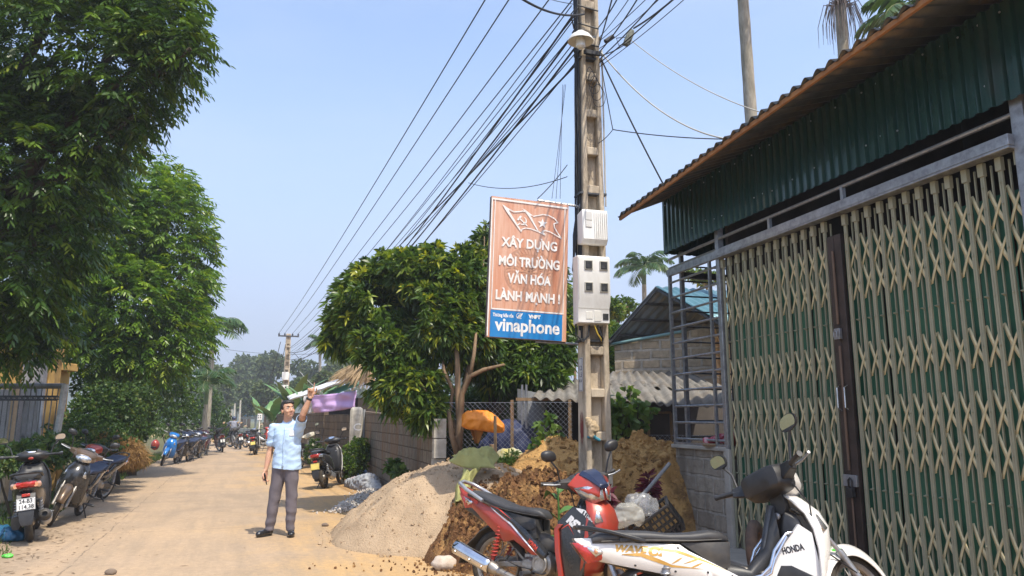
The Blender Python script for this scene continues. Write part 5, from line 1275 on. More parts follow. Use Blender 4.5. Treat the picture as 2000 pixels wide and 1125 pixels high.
# left verge thicket, bush by bush, receding along the road
shrub("roadside_bush", "vine covered bush under the dark canopy right of the leaning gate", [E_(215, 790, 16.5, 62, 46), E_(170, 815, 16, 50, 40), E_(255, 785, 17.5, 50, 40)], 1500, bush_leaf, rg, 0.085, 0.045, tone_rng=(0.1, 0.9))
shrub("roadside_bush", "green bush behind the black and brown motorbikes on the left verge", [E_(180, 850, 15.2, 70, 40), E_(230, 830, 16.4, 60, 45), E_(130, 860, 14.6, 40, 40)], 1400, bush_leaf, rg, 0.07, 0.035)
shrub("roadside_bush", "broad green bush left of the blue motorbike", [E_(235, 822, 19.5, 58, 52), E_(215, 850, 18, 40, 34)], 1700, bush_leaf, rg, 0.10, 0.04)
shrub("roadside_bush", "yellow green bush above the row of far parked motorbikes", [E_(335, 818, 31, 44, 36), E_(375, 812, 33.5, 40, 36), E_(300, 805, 29.5, 40, 44)], 1100, vine_leaf, rg, 0.10, 0.05)
shrub("roadside_bush", "leafy sapling bush at the far end of the parked motorbikes", [E_(424, 822, 44, 24, 36), E_(406, 800, 42, 24, 42), E_(438, 842, 46, 14, 22)], 1000, bush_leaf, rg, 0.16, 0.08)
shrub("roadside_bush", "dark bush filling the gap under the tall sunlit tree", [E_(235, 755, 20.5, 90, 42), E_(300, 745, 22.5, 66, 48), E_(345, 775, 26, 40, 50)], 1700, dk_leaf, rg, 0.12, 0.05, tone_rng=(0.1, 0.7))
shrub("roadside_bush", "low weeds in front of the metal gate on the left", [E_(40, 890, 11.6, 60, 26), E_(95, 880, 12.0, 50, 34), E_(-30, 900, 11, 60, 30)], 900, bush_leaf, rg, 0.09, 0.03, tone_rng=(0.2, 1.0))
# dry heap of cut grass
dg_ells = [E_(245, 882, 16.0, 34, 24), E_(215, 868, 15.6, 26, 22), E_(268, 895, 17, 20, 14), E_(228, 895, 15.6, 24, 14)]
shrub("dry_grass_heap", "heap of dry brown grass on the left verge behind the parked motorbikes", dg_ells, 1700, dry_leaf, rg, 0.15, 0.010, nl=6, cat="grass heap", spreadv=1.3, up=-0.1, droop=0.4)
# grass along the left edge (countless)
def blades(name, n, fn, mat, hmin, hmax, w, lean=0.5):
    r = RNG; p = np.array([fn(k) for k in range(n)]); an = r.uniform(0, 2 * PI, n)
    ax = unit(np.stack([np.cos(an) * lean * r.random(n), np.sin(an) * lean * r.random(n), np.ones(n)], 1)); wd = unit(np.cross(ax, r.normal(size=(n, 3))))
    V, L, S, tn = leaves(p, ax, wd, r.uniform(hmin, hmax, n), np.full(n, w), 0.35, r.random(n))
    return tag(np_mesh(name, V, L, S, mat, None, tn), kind='stuff')
def verge(k):
    s = 5 + 30 * RNG.random() ** 1.3; a = -2.62 - abs(RNG.normal(0, 0.55)); p = AC(s, a); return (p.x, p.y, -0.02)
blades("grass", 9000, verge, grass_leaf, 0.06, 0.28, 0.014)
def weeds(k):
    p = G(RNG.uniform(-60, 90), RNG.uniform(1010, 1090)); p = p + Vector((-0.4, 0, 0)); return (p.x, p.y, -0.02)
blades("grass", 1500, weeds, grass_leaf, 0.03, 0.10, 0.010)
def fargrass(k):
    s = RNG.uniform(60, 110); a = RNG.uniform(-14, 10); p = AC(s, a); return (p.x, p.y, -0.02)
blades("grass", 4000, fargrass, grass_leaf, 0.15, 0.6, 0.06)

shrub("backing_hedge", "hedge added as a dark backing behind the wire fence and tree trunks", [E_(880, 810, 15.5, 70, 50), E_(960, 800, 15.8, 70, 60), E_(1040, 790, 16, 60, 60), E_(920, 860, 15.2, 90, 40), E_(1010, 850, 15.4, 80, 46)], 2200, dk_leaf, rg, 0.14, 0.06, tone_rng=(0.0, 0.5), bright=0.0, gap=0.0)  # added backing; leaf tones kept dark to fill the bright gap
shrub("leafy_bush", "green bush behind the shed roof between the utility pole and the stone house", [E_(1178, 705, 17.5, 34, 44), E_(1195, 670, 18, 24, 30)], 600, longan_leaf, rg, 0.16, 0.05)
# --- clipped shrub by the right wall, little plants
shrub("clipped_shrub", "dense dark rounded shrub against the block wall beside the black scooter", [E_(692, 895, 18.6, 26, 34), E_(705, 880, 18.8, 18, 26), E_(680, 912, 18.2, 16, 20)], 1500, dk_leaf, rg, 0.055, 0.03, tone_rng=(0.2, 0.9))
shrub("weed_plant", "small bright green weed growing at the foot of the block wall", [E_(768, 912, 12.9, 14, 14), E_(778, 922, 12.6, 12, 8)], 60, vine_leaf, rg, 0.11, 0.06, nl=5)
shrub("weed_plant", "green bush between the white motorbike and the black scooter", [E_(612, 882, 21, 16, 24), E_(630, 890, 20.5, 12, 20)], 420, bush_leaf, rg, 0.07, 0.035)
def vine(label, ells, n, ll, lw, grp=None):
    return shrub("climbing_plant", label, ells, n, vine_leaf, rg, ll, lw, nl=4, cat="plant", tone_rng=(0.3, 1.0), spreadv=0.9, up=0.0, bright=0.15, gap=0.10, shell=0.1)
vine("broad leaved creeper climbing under the shed roof right of the utility pole", [E_(1212, 812, 11.0, 30, 30), E_(1248, 796, 11.1, 20, 16), E_(1194, 795, 11, 14, 26), E_(1255, 828, 11.1, 10, 14), E_(1232, 768, 11.5, 20, 9), E_(1205, 850, 10.9, 24, 14), E_(1272, 808, 11.2, 8, 10)], 110, 0.12, 0.10)
vine("broad leaved plant growing between the wire fence and the utility pole", [E_(1066, 854, 10.9, 22, 12), E_(1092, 842, 10.9, 12, 9), E_(1058, 832, 11, 9, 9), E_(1074, 818, 11, 8, 7), E_(1042, 868, 10.8, 10, 7)], 42, 0.10, 0.08)
shrub("leafy_plant", "small bright weeds at the crest of the clay mound by the orange tarpaulin", [E_(990, 905, 10.9, 20, 10), E_(1000, 890, 10.9, 10, 8)], 70, vine_leaf, rg, 0.09, 0.02, nl=5)
pur_leaf = leaf_mat("purple_leaves", [(0, (0.05, 0.008, 0.018)), (1, (0.16, 0.02, 0.04))], 0.2, 0.5)
for u, v, Y, lab in ((1185, 985, 7.4, "dark purple leaved plant right of the utility pole foot"), (1268, 955, 7.8, "dark purple leaved plant in front of the cement plinth")):
    shrub("purple_plant", lab, [E_(u, v, Y, 10, 26), E_(u, v + 20, Y, 12, 12)], 60, pur_leaf, rg, 0.11, 0.03, nl=4, cat="plant", up=-0.3)
# --- corn-like plant behind the red motorbike
cp = thing("broad_leaf_plant", "young broad leaved plant behind the shield of the red motorbike", "plant", (P(1090, 1000, 6.9).x, 6.9, 0))
mb = MB()
for k, (an, L_, z0) in enumerate(((2.6, 0.42, 0.62), (2.0, 0.36, 0.78), (3.3, 0.34, 0.5), (0.4, 0.3, 0.66), (1.2, 0.32, 0.84), (4.4, 0.3, 0.45), (3.0, 0.3, 0.38))):
    d = Vector((math.cos(an), math.sin(an) * .6, 0)); vs = []
    for i in range(7):
        t = i / 6; p = Vector((0, 0, z0)) + d * L_ * t * 0.8 + Vector((0, 0, L_ * (0.75 * t - 0.75 * t * t))); w = 0.048 * math.sin(PI * min(1, 0.08 + t * 0.94)); s = Vector((-d.y, d.x, 0.25)).normalized() * w
        vs += [p - s, p + Vector((0, 0, -0.014)), p + s]
    mb.add(vs, [f for i in range(6) for f in ((3 * i, 3 * i + 1, 3 * i + 4, 3 * i + 3), (3 * i + 1, 3 * i + 2, 3 * i + 5, 3 * i + 4))])
cl_ = M("broad_leaf", (0.055, 0.145, 0.03), 0.45, 0, (0.10, 0.19, 0.045), 9)
mb.build("leaf_blades", cl_, cp, smooth=60)
mb = MB(); mb.tube([(0, 0, 0), (0.01, 0, 0.5), (0, 0, 0.9)], [0.018, 0.014, 0.006], 7); mb.build("stem", cl_, cp)

# --- palms
def palm(name, label, base, top, r, nf, fl, rng, trunk=True, group=None, lean=(0, 0), wide=0.055, seg=26, up=0.9, dead=True, ll=0.55, curve=1.0):
    base = Vector(base); top = Vector(top)
    t = thing(name, label, "palm tree", base, 0, group); tp = top - base
    if trunk:
        mb = MB(); n = 26; pts = []; rs = []
        for i in range(n + 1):
            q = tp * (i / n) + Vector((math.sin(i / n * 2.2) * lean[0], 0, 0)); pts.append(q); rs.append(r * (1.12 - 0.3 * i / n) * (1.05 if i % 2 else 1.0))
        mb.tube(pts, rs, 12); mb.build("trunk", MT['palm_trunk'], t, smooth=60)
        mb = MB(); q = pts[-1]; mb.tube([q, q + Vector((0, 0, 0.5)), q + Vector((0, 0, 0.9))], [r * .85, r * 0.95, r * .5], 10); mb.build("crownshaft", M("palm_sheath", (0.11, 0.16, 0.06), 0.5), t)
        tp = q + Vector((0, 0, 0.85))
    for k in range(nf):
        an = 2 * PI * k / nf + rng.uniform(-.25, .25); el = rng.uniform(0.15, up) if k % 3 else rng.uniform(0.9, 1.3)
        L_ = fl * rng.uniform(.85, 1.1); h = np.array([math.cos(an), math.sin(an), 0]); pts = []; p = np.array(tp); a = el; N = seg
        for i in range(N + 1):
            pts.append(p.copy()); p = p + (h * math.cos(a) + np.array([0, 0, 1]) * math.sin(a)) * L_ / N; a -= curve * (1.5 + el * .55) / N * (0.5 + i / N)
        pts = np.array(pts); tan = unit(np.gradient(pts, axis=0)); side = unit(np.cross(tan, np.array([0, 0, 1.0]) + h * 0.02)); B_ = []; A_ = []; W_ = []; Ln = []
        for s in (1, -1):
            sel = np.arange(2, N + 1); B_.append(pts[sel]); A_.append(unit(tan[sel] * 0.65 + side[sel] * s * 0.9 + np.array([0, 0, -0.30]) + rng.normal(size=(len(sel), 3)) * .08)); W_.append(tan[sel])
            tt = sel / N; Ln.append(ll * np.sin(PI * np.clip(tt * .9 + .12, 0, 1)) ** 0.7 * rng.uniform(.85, 1.1, len(sel)))
        Ln = np.concatenate(Ln); n_ = len(Ln)
        V, Lp, S, tn = leaves(np.concatenate(B_), np.concatenate(A_), np.concatenate(W_), Ln, np.full(n_, wide), 0.35, np.clip(rng.uniform(.2, .8, n_), 0, 1))
        fr = np_mesh("frond", V, Lp, S, palm_leaf, t, tn)
        mb = MB(); mb.tube([tuple(x) for x in pts[::3]], [0.022 * (1 - .8 * i / len(pts[::3])) for i in range(len(pts[::3]))], 5); mb.build("rachis", M("palm_rachis", (0.16, 0.19, 0.07), 0.5) if "palm_rachis" not in bpy.data.materials else bpy.data.materials["palm_rachis"], fr)
    return t, Vector(tp)
def gb_(u, Y): q = P(u, 818, Y); return (q.x, q.y, 0)
palm("palm_tree", "slender palm with drooping fronds beside the far parked motorbikes", gb_(404, 33), P(412, 680, 33), 0.13, 12, 1.9, rg, lean=(0.05, 0), wide=0.075, ll=0.75)
palm("palm_tree", "short palm with low fronds under the slender palm on the left", gb_(398, 31), P(402, 790, 31), 0.10, 10, 1.5, rg, wide=0.07, ll=0.6)
palm("palm_tree", "distant palm with a ball of dead fronds behind the thatched eave", gb_(626, 62), P(625, 690, 62), 0.13, 10, 1.5, rg, wide=0.11, ll=0.6)
palm("palm_tree", "palm crown rising behind the teal roofed house", gb_(1262, 36), P(1258, 556, 36), 0.13, 14, 1.8, rg, wide=0.09, ll=0.6)
p1, _ = palm("palm_tree", "tall bare pale palm trunk rising behind the shop roof, left of the other palm", (P(1478, 300, 13.5).x, 13.5, 0), P(1447, -60, 13.5), 0.125, 11, 2.0, rg, wide=0.075, ll=0.5, curve=1.5)
p2, tp2 = palm("palm_tree", "palm with hanging dry flower stalks behind the shop roof", (P(1648, 300, 15).x, 15, 0), P(1638, -45, 15), 0.135, 12, 1.9, rg, wide=0.08, ll=0.55, curve=1.6)
mb = MB()
for k in range(60):
    an = RNG.uniform(0, 2 * PI); L_ = RNG.uniform(0.5, 1.0); s = RNG.uniform(0.2, 0.55); z0 = P(1640, 12, 15).z
    mb.tube([(tp2.x + 0.06 * math.cos(an), tp2.y + 0.06 * math.sin(an), z0), (tp2.x + s * .7 * math.cos(an), tp2.y + s * .7 * math.sin(an), z0 + 0.05), (tp2.x + s * math.cos(an), tp2.y + s * math.sin(an), z0 - L_ * 0.5), (tp2.x + s * 1.02 * math.cos(an), tp2.y + s * math.sin(an), z0 - L_)], [0.012, 0.010, 0.008, 0.004], 4)
mb.build("flower_stalks", M("dry_flower_stalk", (0.20, 0.15, 0.13), 0.9, 0, (0.12, 0.09, 0.08), 20), p2)
palm("palm_tree", "palm fronds showing just above the shop roof at the top right", (P(1820, 130, 14).x, 14, 0), P(1815, 100, 14), 0.11, 12, 1.5, rg, wide=0.09, ll=0.5)
# --- bananas by the far pole
ban = M("banana_leaf", (0.085, 0.19, 0.045), 0.4, 0, (0.13, 0.24, 0.07), 3, stretch=(1, 1, 6), col3=(0.24, 0.19, 0.08), scale3=2.0, lo3=0.62, hi3=0.8)
def banana(u, Y, h, nl, seed, label):
    r = np.random.default_rng(seed); q = gb_(u, Y); t = thing("banana_plant", label, "banana plant", q, 0, None)
    mb = MB(); mb.tube([(0, 0, 0), (0, 0, h * .6)], [0.12, 0.08], 8); mb.build("stem", M("banana_stem_%d" % seed, (0.16, 0.17, 0.07), 0.6), t)
    for k in range(nl):
        an = 2 * PI * k / nl + r.uniform(-.4, .4); el = r.uniform(1.0, 1.5); L_ = h * r.uniform(.55, .8); hd_ = Vector((math.cos(an), math.sin(an), 0)); p = Vector((0, 0, h * .55)); a = el; vs = []; N = 12
        for i in range(N + 1):
            w = 0.26 * math.sin(PI * min(1, max(0, (i / N - .12) / .88)) ** 0.8) if i > 1 else 0.02; s = Vector((-hd_.y, hd_.x, 0)) * w
            vs += [p - s + Vector((0, 0, -w * .25)), p, p + s + Vector((0, 0, -w * .25))]; p = p + (hd_ * math.cos(a) + Vector((0, 0, 1)) * math.sin(a)) * L_ / N; a -= r.uniform(0.02, 0.14)
        mb = MB(); mb.add(vs, [f for i in range(N) for f in ((3 * i, 3 * i + 1, 3 * i + 4, 3 * i + 3), (3 * i + 1, 3 * i + 2, 3 * i + 5, 3 * i + 4))]); mb.build("leaf", ban, t, smooth=60)
banana(572, 33, 3.0, 7, 4, "banana plant with broad upright leaves right of the far utility pole")
banana(606, 30, 2.7, 7, 5, "banana plant above the white awning, right of the pointing hand")
banana(532, 38, 2.3, 6, 6, "banana plant left of the far utility pole behind the pointing man")
banana(640, 34, 3.0, 6, 12, "banana plant with a dark leaf behind the awning")
banana(508, 52, 2.6, 6, 14, "small banana plant beside the distant blue billboard")

# --- far trees, each its own
def far_tree(u, v, Y, ru, rv, n, label, mat=far_leaf, leaf=0.9, sparse=0.12):
    r = np.random.default_rng(int(u * 3 + Y)); ells = [E_(u + r.uniform(-.5, .5) * ru, v + r.uniform(-.55, .55) * rv, Y + r.uniform(-1, 1), ru * r.uniform(.4, .62), rv * r.uniform(.32, .5)) for _ in range(6)]
    return tree("far_tree", label, ells, n, (P(u, v, Y).x, Y, max(0.5, P(u, v + rv * .9, Y).z)), 0.0021 * Y, mat, 'tuft', r, 5, 'palm_trunk' if sparse > .15 else 'bark', nl=5, ll=leaf * pxm(Y) * 9, lw=leaf * pxm(Y) * 4.5, up=0.1, spreadv=0.9, droop=0.2, shell=0.25, gap=sparse, keep=0.5)
g_ft = "trees at the far end of the road"
for a in ((455, 735, 120, 34, 40, 420, "hazy open crowned tree above the distant billboard"), (492, 722, 130, 40, 30, 420, "hazy spreading tree left of the far utility pole"), (530, 730, 110, 34, 44, 480, "darker hazy tree just left of the far utility pole"),
          (475, 775, 95, 36, 34, 420, "low hazy tree directly above the blue billboard"), (430, 760, 90, 28, 44, 420, "hazy tree behind the slender palm's trunk"), (520, 780, 80, 30, 36, 420, "leafy tree right of the blue billboard"),
          (545, 800, 62, 26, 36, 380, "green tree at the foot of the far utility pole"), (600, 735, 105, 44, 34, 460, "hazy tree right of the far utility pole"), (650, 725, 100, 40, 30, 420, "hazy tree behind the distant palm"), (575, 765, 70, 40, 30, 460, "green tree above the white awning's left end"),
          (690, 715, 80, 40, 34, 420, "hazy tree behind the left side of the bushy roadside tree"), (405, 735, 75, 26, 60, 420, "tree in the gap between the tall tree and the slender palm"), (640, 745, 60, 30, 26, 360, "leafy tree just above the white awning")):
    far_tree(*a)
far_tree(1205, 610, 24, 36, 34, 420, "light green tree between the meter box and the teal roof", longan_leaf, 1.0)
far_tree(1180, 650, 21, 40, 34, 420, "green tree behind the pole's right side above the shed roof", longan_leaf, 1.0)
far_tree(1380, 545, 30, 44, 22, 420, "thin crowned tree seen through the steel cage above the teal roof", longan_leaf, 0.8, 0.22)
far_tree(1120, 600, 24, 50, 60, 420, "leafy tree mostly hidden behind the utility pole", longan_leaf, 1.0)
for k in range(14):
    x = -75 + k * 13 + RNG.uniform(-4, 4); Y = 175 + RNG.uniform(-15, 30); u = 1000 + x / Y * FPX
    far_tree(u, 772 + RNG.uniform(-12, 14), Y, 46, 26, 260, "bluish tree in the far tree belt on the horizon", far_leaf, 1.1)["group"] = "trees in the far belt"
# ================================================================== motorbikes
def puff(poly, y0, h, r, y_in, yfun=None, side=-1, cuts=2):
    """a pillowed body panel: outline in x-z, edge at |y|=y0, swelling by h, skirt running inward to y_in"""
    bm = bmesh.new()
    vs = [bm.verts.new((x, 0, z)) for x, z in poly]
    bm.faces.new(vs)
    bmesh.ops.triangulate(bm, faces=bm.faces[:], ngon_method='EAR_CLIP')
    for _ in range(cuts): bmesh.ops.subdivide_edges(bm, edges=bm.edges[:], cuts=1, use_grid_fill=True)
    bmesh.ops.triangulate(bm, faces=bm.faces[:])
    segs = [(Vector(poly[i]), Vector(poly[(i + 1) % len(poly)])) for i in range(len(poly))]
    def dist(p):
        best = 9
        for a, b in segs:
            ab = b - a; t = max(0, min(1, (p - a).dot(ab) / max(ab.length_squared, 1e-9))); best = min(best, (p - a - ab * t).length)
        return best
    for v in bm.verts:
        p = Vector((v.co.x, v.co.z)); d = dist(p); off = yfun(p.x, p.y) if yfun else 0
        v.co.y = side * (y0 + off + h * (1 - math.exp(-d / r)))
    be = [e for e in bm.edges if e.is_boundary]
    ret = bmesh.ops.extrude_edge_only(bm, edges=be)
    for g in ret['geom']:
        if isinstance(g, bmesh.types.BMVert):
            off = yfun(g.co.x, g.co.z) if yfun else 0
            g.co.y = side * (y_in + off)
    bm.verts.index_update()
    V = [tuple(v.co) for v in bm.verts]; F = [tuple(v.index for v in f.verts) for f in bm.faces]
    bm.free()
    return V, F
def ring_se(x, w, z0, z1, n=20, e=2.6, yc=0.0):
    """superellipse section at x: half width w, from z0 to z1"""
    out = []
    for k in range(n):
        a = 2 * PI * k / n; c, s = math.cos(a), math.sin(a)
        out.append((x, yc + w * math.copysign(abs(c) ** (2 / e), c), (z0 + z1) / 2 + (z1 - z0) / 2 * math.copysign(abs(s) ** (2 / e), s)))
    return out
def wheel(parent, M_, r=0.285, tw=0.038, spokes=True, name="wheel", disc=False):
    mb = MB(); prof = []
    for k in range(16):
        a = 2 * PI * k / 16; prof.append((r - tw + tw * math.cos(a) * 1.0, tw * 0.95 * math.sin(a)))
    mb.lathe(prof, 40, M_ @ RX(PI / 2), closed=True)
    # tread grooves
    w = mb.build(name, MT['tyre'], parent, smooth=50)
    mb = MB(); rr = r - tw * 2 + 0.004
    mb.lathe([(rr, -0.024), (rr + 0.010, -0.026), (rr + 0.002, -0.012), (rr - 0.010, 0), (rr + 0.002, 0.012), (rr + 0.010, 0.026), (rr, 0.024), (rr - 0.018, 0.008), (rr - 0.018, -0.008)], 40, M_ @ RX(PI / 2), closed=True)
    mb.lathe([(0, -0.06), (0.03, -0.06), (0.05, -0.045), (0.062, -0.03), (0.062, 0.03), (0.05, 0.045), (0.03, 0.06), (0, 0.06)], 24, M_ @ RX(PI / 2))
    if spokes:
        for k in range(36):
            a = 2 * PI * k / 36; b = a + (0.28 if k % 2 else -0.28); s = 0.026 if (k // 2) % 2 else -0.026
            mb.tube([M_ @ Vector((0.058 * math.cos(a), s, 0.058 * math.sin(a))), M_ @ Vector((rr * math.cos(b), s * .2, rr * math.sin(b)))], 0.0022, 4, cap=False)
    else:
        for k in range(5):
            a = 2 * PI * k / 5; mb.bar(M_ @ Vector((0.05 * math.cos(a), 0, 0.05 * math.sin(a))), M_ @ Vector((rr * math.cos(a + .15), 0, rr * math.sin(a + .15))), 0.032, 0.022)
    mb.build("rim", MT['alu'], w, smooth=40)
    if disc:
        mb = MB(); mb.lathe([(0.07, 0.05), (0.105, 0.05), (0.105, 0.055), (0.07, 0.055)], 28, M_ @ RX(PI / 2), closed=True); mb.build("brake_disc", MT['steel'], w)
    return w
def decal(parent, body, size, x, z, mat, host, side=-1, rot=0.0, bold=0.004, fit=None, shear=0.0, flip=False, off=0.0018, mesh=None):
    """lettering laid on a body panel by projecting it along y"""
    if mesh: vs, fs = mesh
    else: vs, fs = text_mesh(body, size, bold)
    if fit: 
        w = max(v[0] for v in vs) - min(v[0] for v in vs); k = fit / w; vs = [(a * k, b, 0) for a, b, c in vs]
    bm = bmesh.new(); bv = [bm.verts.new((a + shear * b, b, 0)) for a, b, c in vs]
    for f in fs:
        try: bm.faces.new([bv[i] for i in f])
        except ValueError: pass
    bmesh.ops.triangulate(bm, faces=bm.faces[:])
    bmesh.ops.subdivide_edges(bm, edges=[e for e in bm.edges if e.calc_length() > 0.03], cuts=2, use_grid_fill=False)
    bmesh.ops.triangulate(bm, faces=bm.faces[:])
    bv = bm.verts; bv.index_update()
    me = host.data; tree_ = BVHTree.FromPolygons([v.co for v in me.vertices], [tuple(p.vertices) for p in me.polygons])
    c, s = math.cos(rot), math.sin(rot); sx = 1 if side < 0 else -1
    V = []
    for v in bv:
        a, b = v.co.x, v.co.y; X = x + sx * (a * c) - sx * b * s * 1.0; Z = z + a * s + b * c
        if side > 0: X = x - (a * c - b * s); Z = z + a * s + b * c
        else: X = x + a * c - b * s
        h = tree_.ray_cast(Vector((X, side * 1.0, Z)), Vector((0, -side, 0)))
        y = h[0].y if h[0] is not None else (tree_.find_nearest(Vector((X, side * .3, Z)))[0] or Vector((0, side * .13, 0))).y
        V.append((X, y + side * off, Z))
    F = [tuple(v.index for v in f.verts) for f in bm.faces]; bm.free()
    mb = MB(); mb.add(V, F)
    return mb.build("decal", mat, parent, smooth=0, fix=False)
def stripe_mesh(pts, w0, w1, n=14):
    """a tapering curved stripe through x-z points, as a flat mesh for decal()"""
    pts = [Vector(p) for p in pts]; out = []; fs = []
    P_ = []
    for i in range(len(pts) - 1):
        for k in range(n): P_.append(pts[i].lerp(pts[i + 1], k / n))
    P_.append(pts[-1]); N = len(P_)
    for i, p in enumerate(P_):
        d = (P_[min(i + 1, N - 1)] - P_[max(i - 1, 0)]).normalized(); nn = Vector((-d.y, d.x)); w = (w0 + (w1 - w0) * i / N) * max(0.08, math.sin(PI * min(1, .04 + i / N * .96)))
        out += [(p.x - nn.x * w / 2, p.y - nn.y * w / 2, 0), (p.x + nn.x * w / 2, p.y + nn.y * w / 2, 0)]
    return out, [(2 * i, 2 * i + 1, 2 * i + 3, 2 * i + 2) for i in range(N - 1)]

def steer_matrix(top, axle, ang):
    ax = (Vector(top) - Vector(axle)).normalized()
    return T(*top) @ Matrix.Rotation(ang, 4, ax) @ T(*(-Vector(top)))
def mirrors(parent, S, pos, col, h=0.20, out=0.06, fwd=0.02, glass=True):
    for s in (1, -1):
        a = Vector((pos[0], s * pos[1], pos[2])); b = a + Vector((fwd, s * out * .4, h * .55)); c = a + Vector((fwd - .01, s * out * 1.4, h))
        mb = MB(); mb.tube([S @ a, S @ b, S @ c], 0.0078, 6)
        rim = []; 
        for k in range(20):
            an = 2 * PI * k / 20; cx, cz = math.cos(an), math.sin(an)
            rim.append((s * 0.066 * math.copysign(abs(cx) ** .85, cx), 0.046 * math.copysign(abs(cz) ** .85, cz) + 0.010 * cx * 1))
        r0 = [S @ (c + Vector((-0.012, y, z + 0.02))) for y, z in rim]; r1 = [S @ (c + Vector((0.008, y * .96, z * .96 + 0.02))) for y, z in rim]; r2 = [S @ (c + Vector((0.024, y * .6, z * .6 + 0.02))) for y, z in rim]
        mb.loft([r0, r1, r2]); m_ = mb.build("mirror", MT[col], parent, smooth=50)
        if glass:
            mb = MB(); mb.add([S @ (c + Vector((-0.0150 - 0.10 * z, y * .9, z * .9 + 0.02))) for y, z in rim], [tuple(range(20))]); mb.build("mirror_glass", MT['mirror_glass'], m_, smooth=0)
def plate(parent, c, tilt, lines, mat, w=0.19, h=0.14, faux=True):
    Mx = T(*c) @ RY(tilt) @ RZ(PI / 2)      # text plane facing -x
    mb = MB(); mb.box((0, 0, 0), (w, 0.004, h), T(*c) @ RY(tilt) @ RZ(-PI / 2)); p = mb.build("number_plate", mat, parent, bevel=0.006)
    mb = MB(); Q = T(*c) @ RY(tilt) @ RZ(-PI / 2)
    for i, t in enumerate(lines): sign_text(mb, t, h * .48, 0, h * (0.23 - 0.46 * i), -0.0035, 0.0022, fit=w * (0.72 if i == 0 else 0.8), M=Q)
    for sx in (-1, 1): mb.box((sx * (w / 2 - .006), -0.003, 0), (0.003, 0.002, h - .02), Q); mb.box((0, -0.003, sx * (h / 2 - .006)), (w - .02, 0.002, 0.003), Q)
    mb.build("plate_lettering", MT['plate_ink'], p, smooth=0, fix=False)
def spring(mb, a, b, r, turns, wr):
    m, L_ = along(a, b); pts = []
    n = turns * 10
    for i in range(n + 1):
        t = 2 * PI * turns * i / n; pts.append(m @ Vector((r * math.cos(t), r * math.sin(t), L_ * i / n)))
    mb.tube(pts, wr, 5)

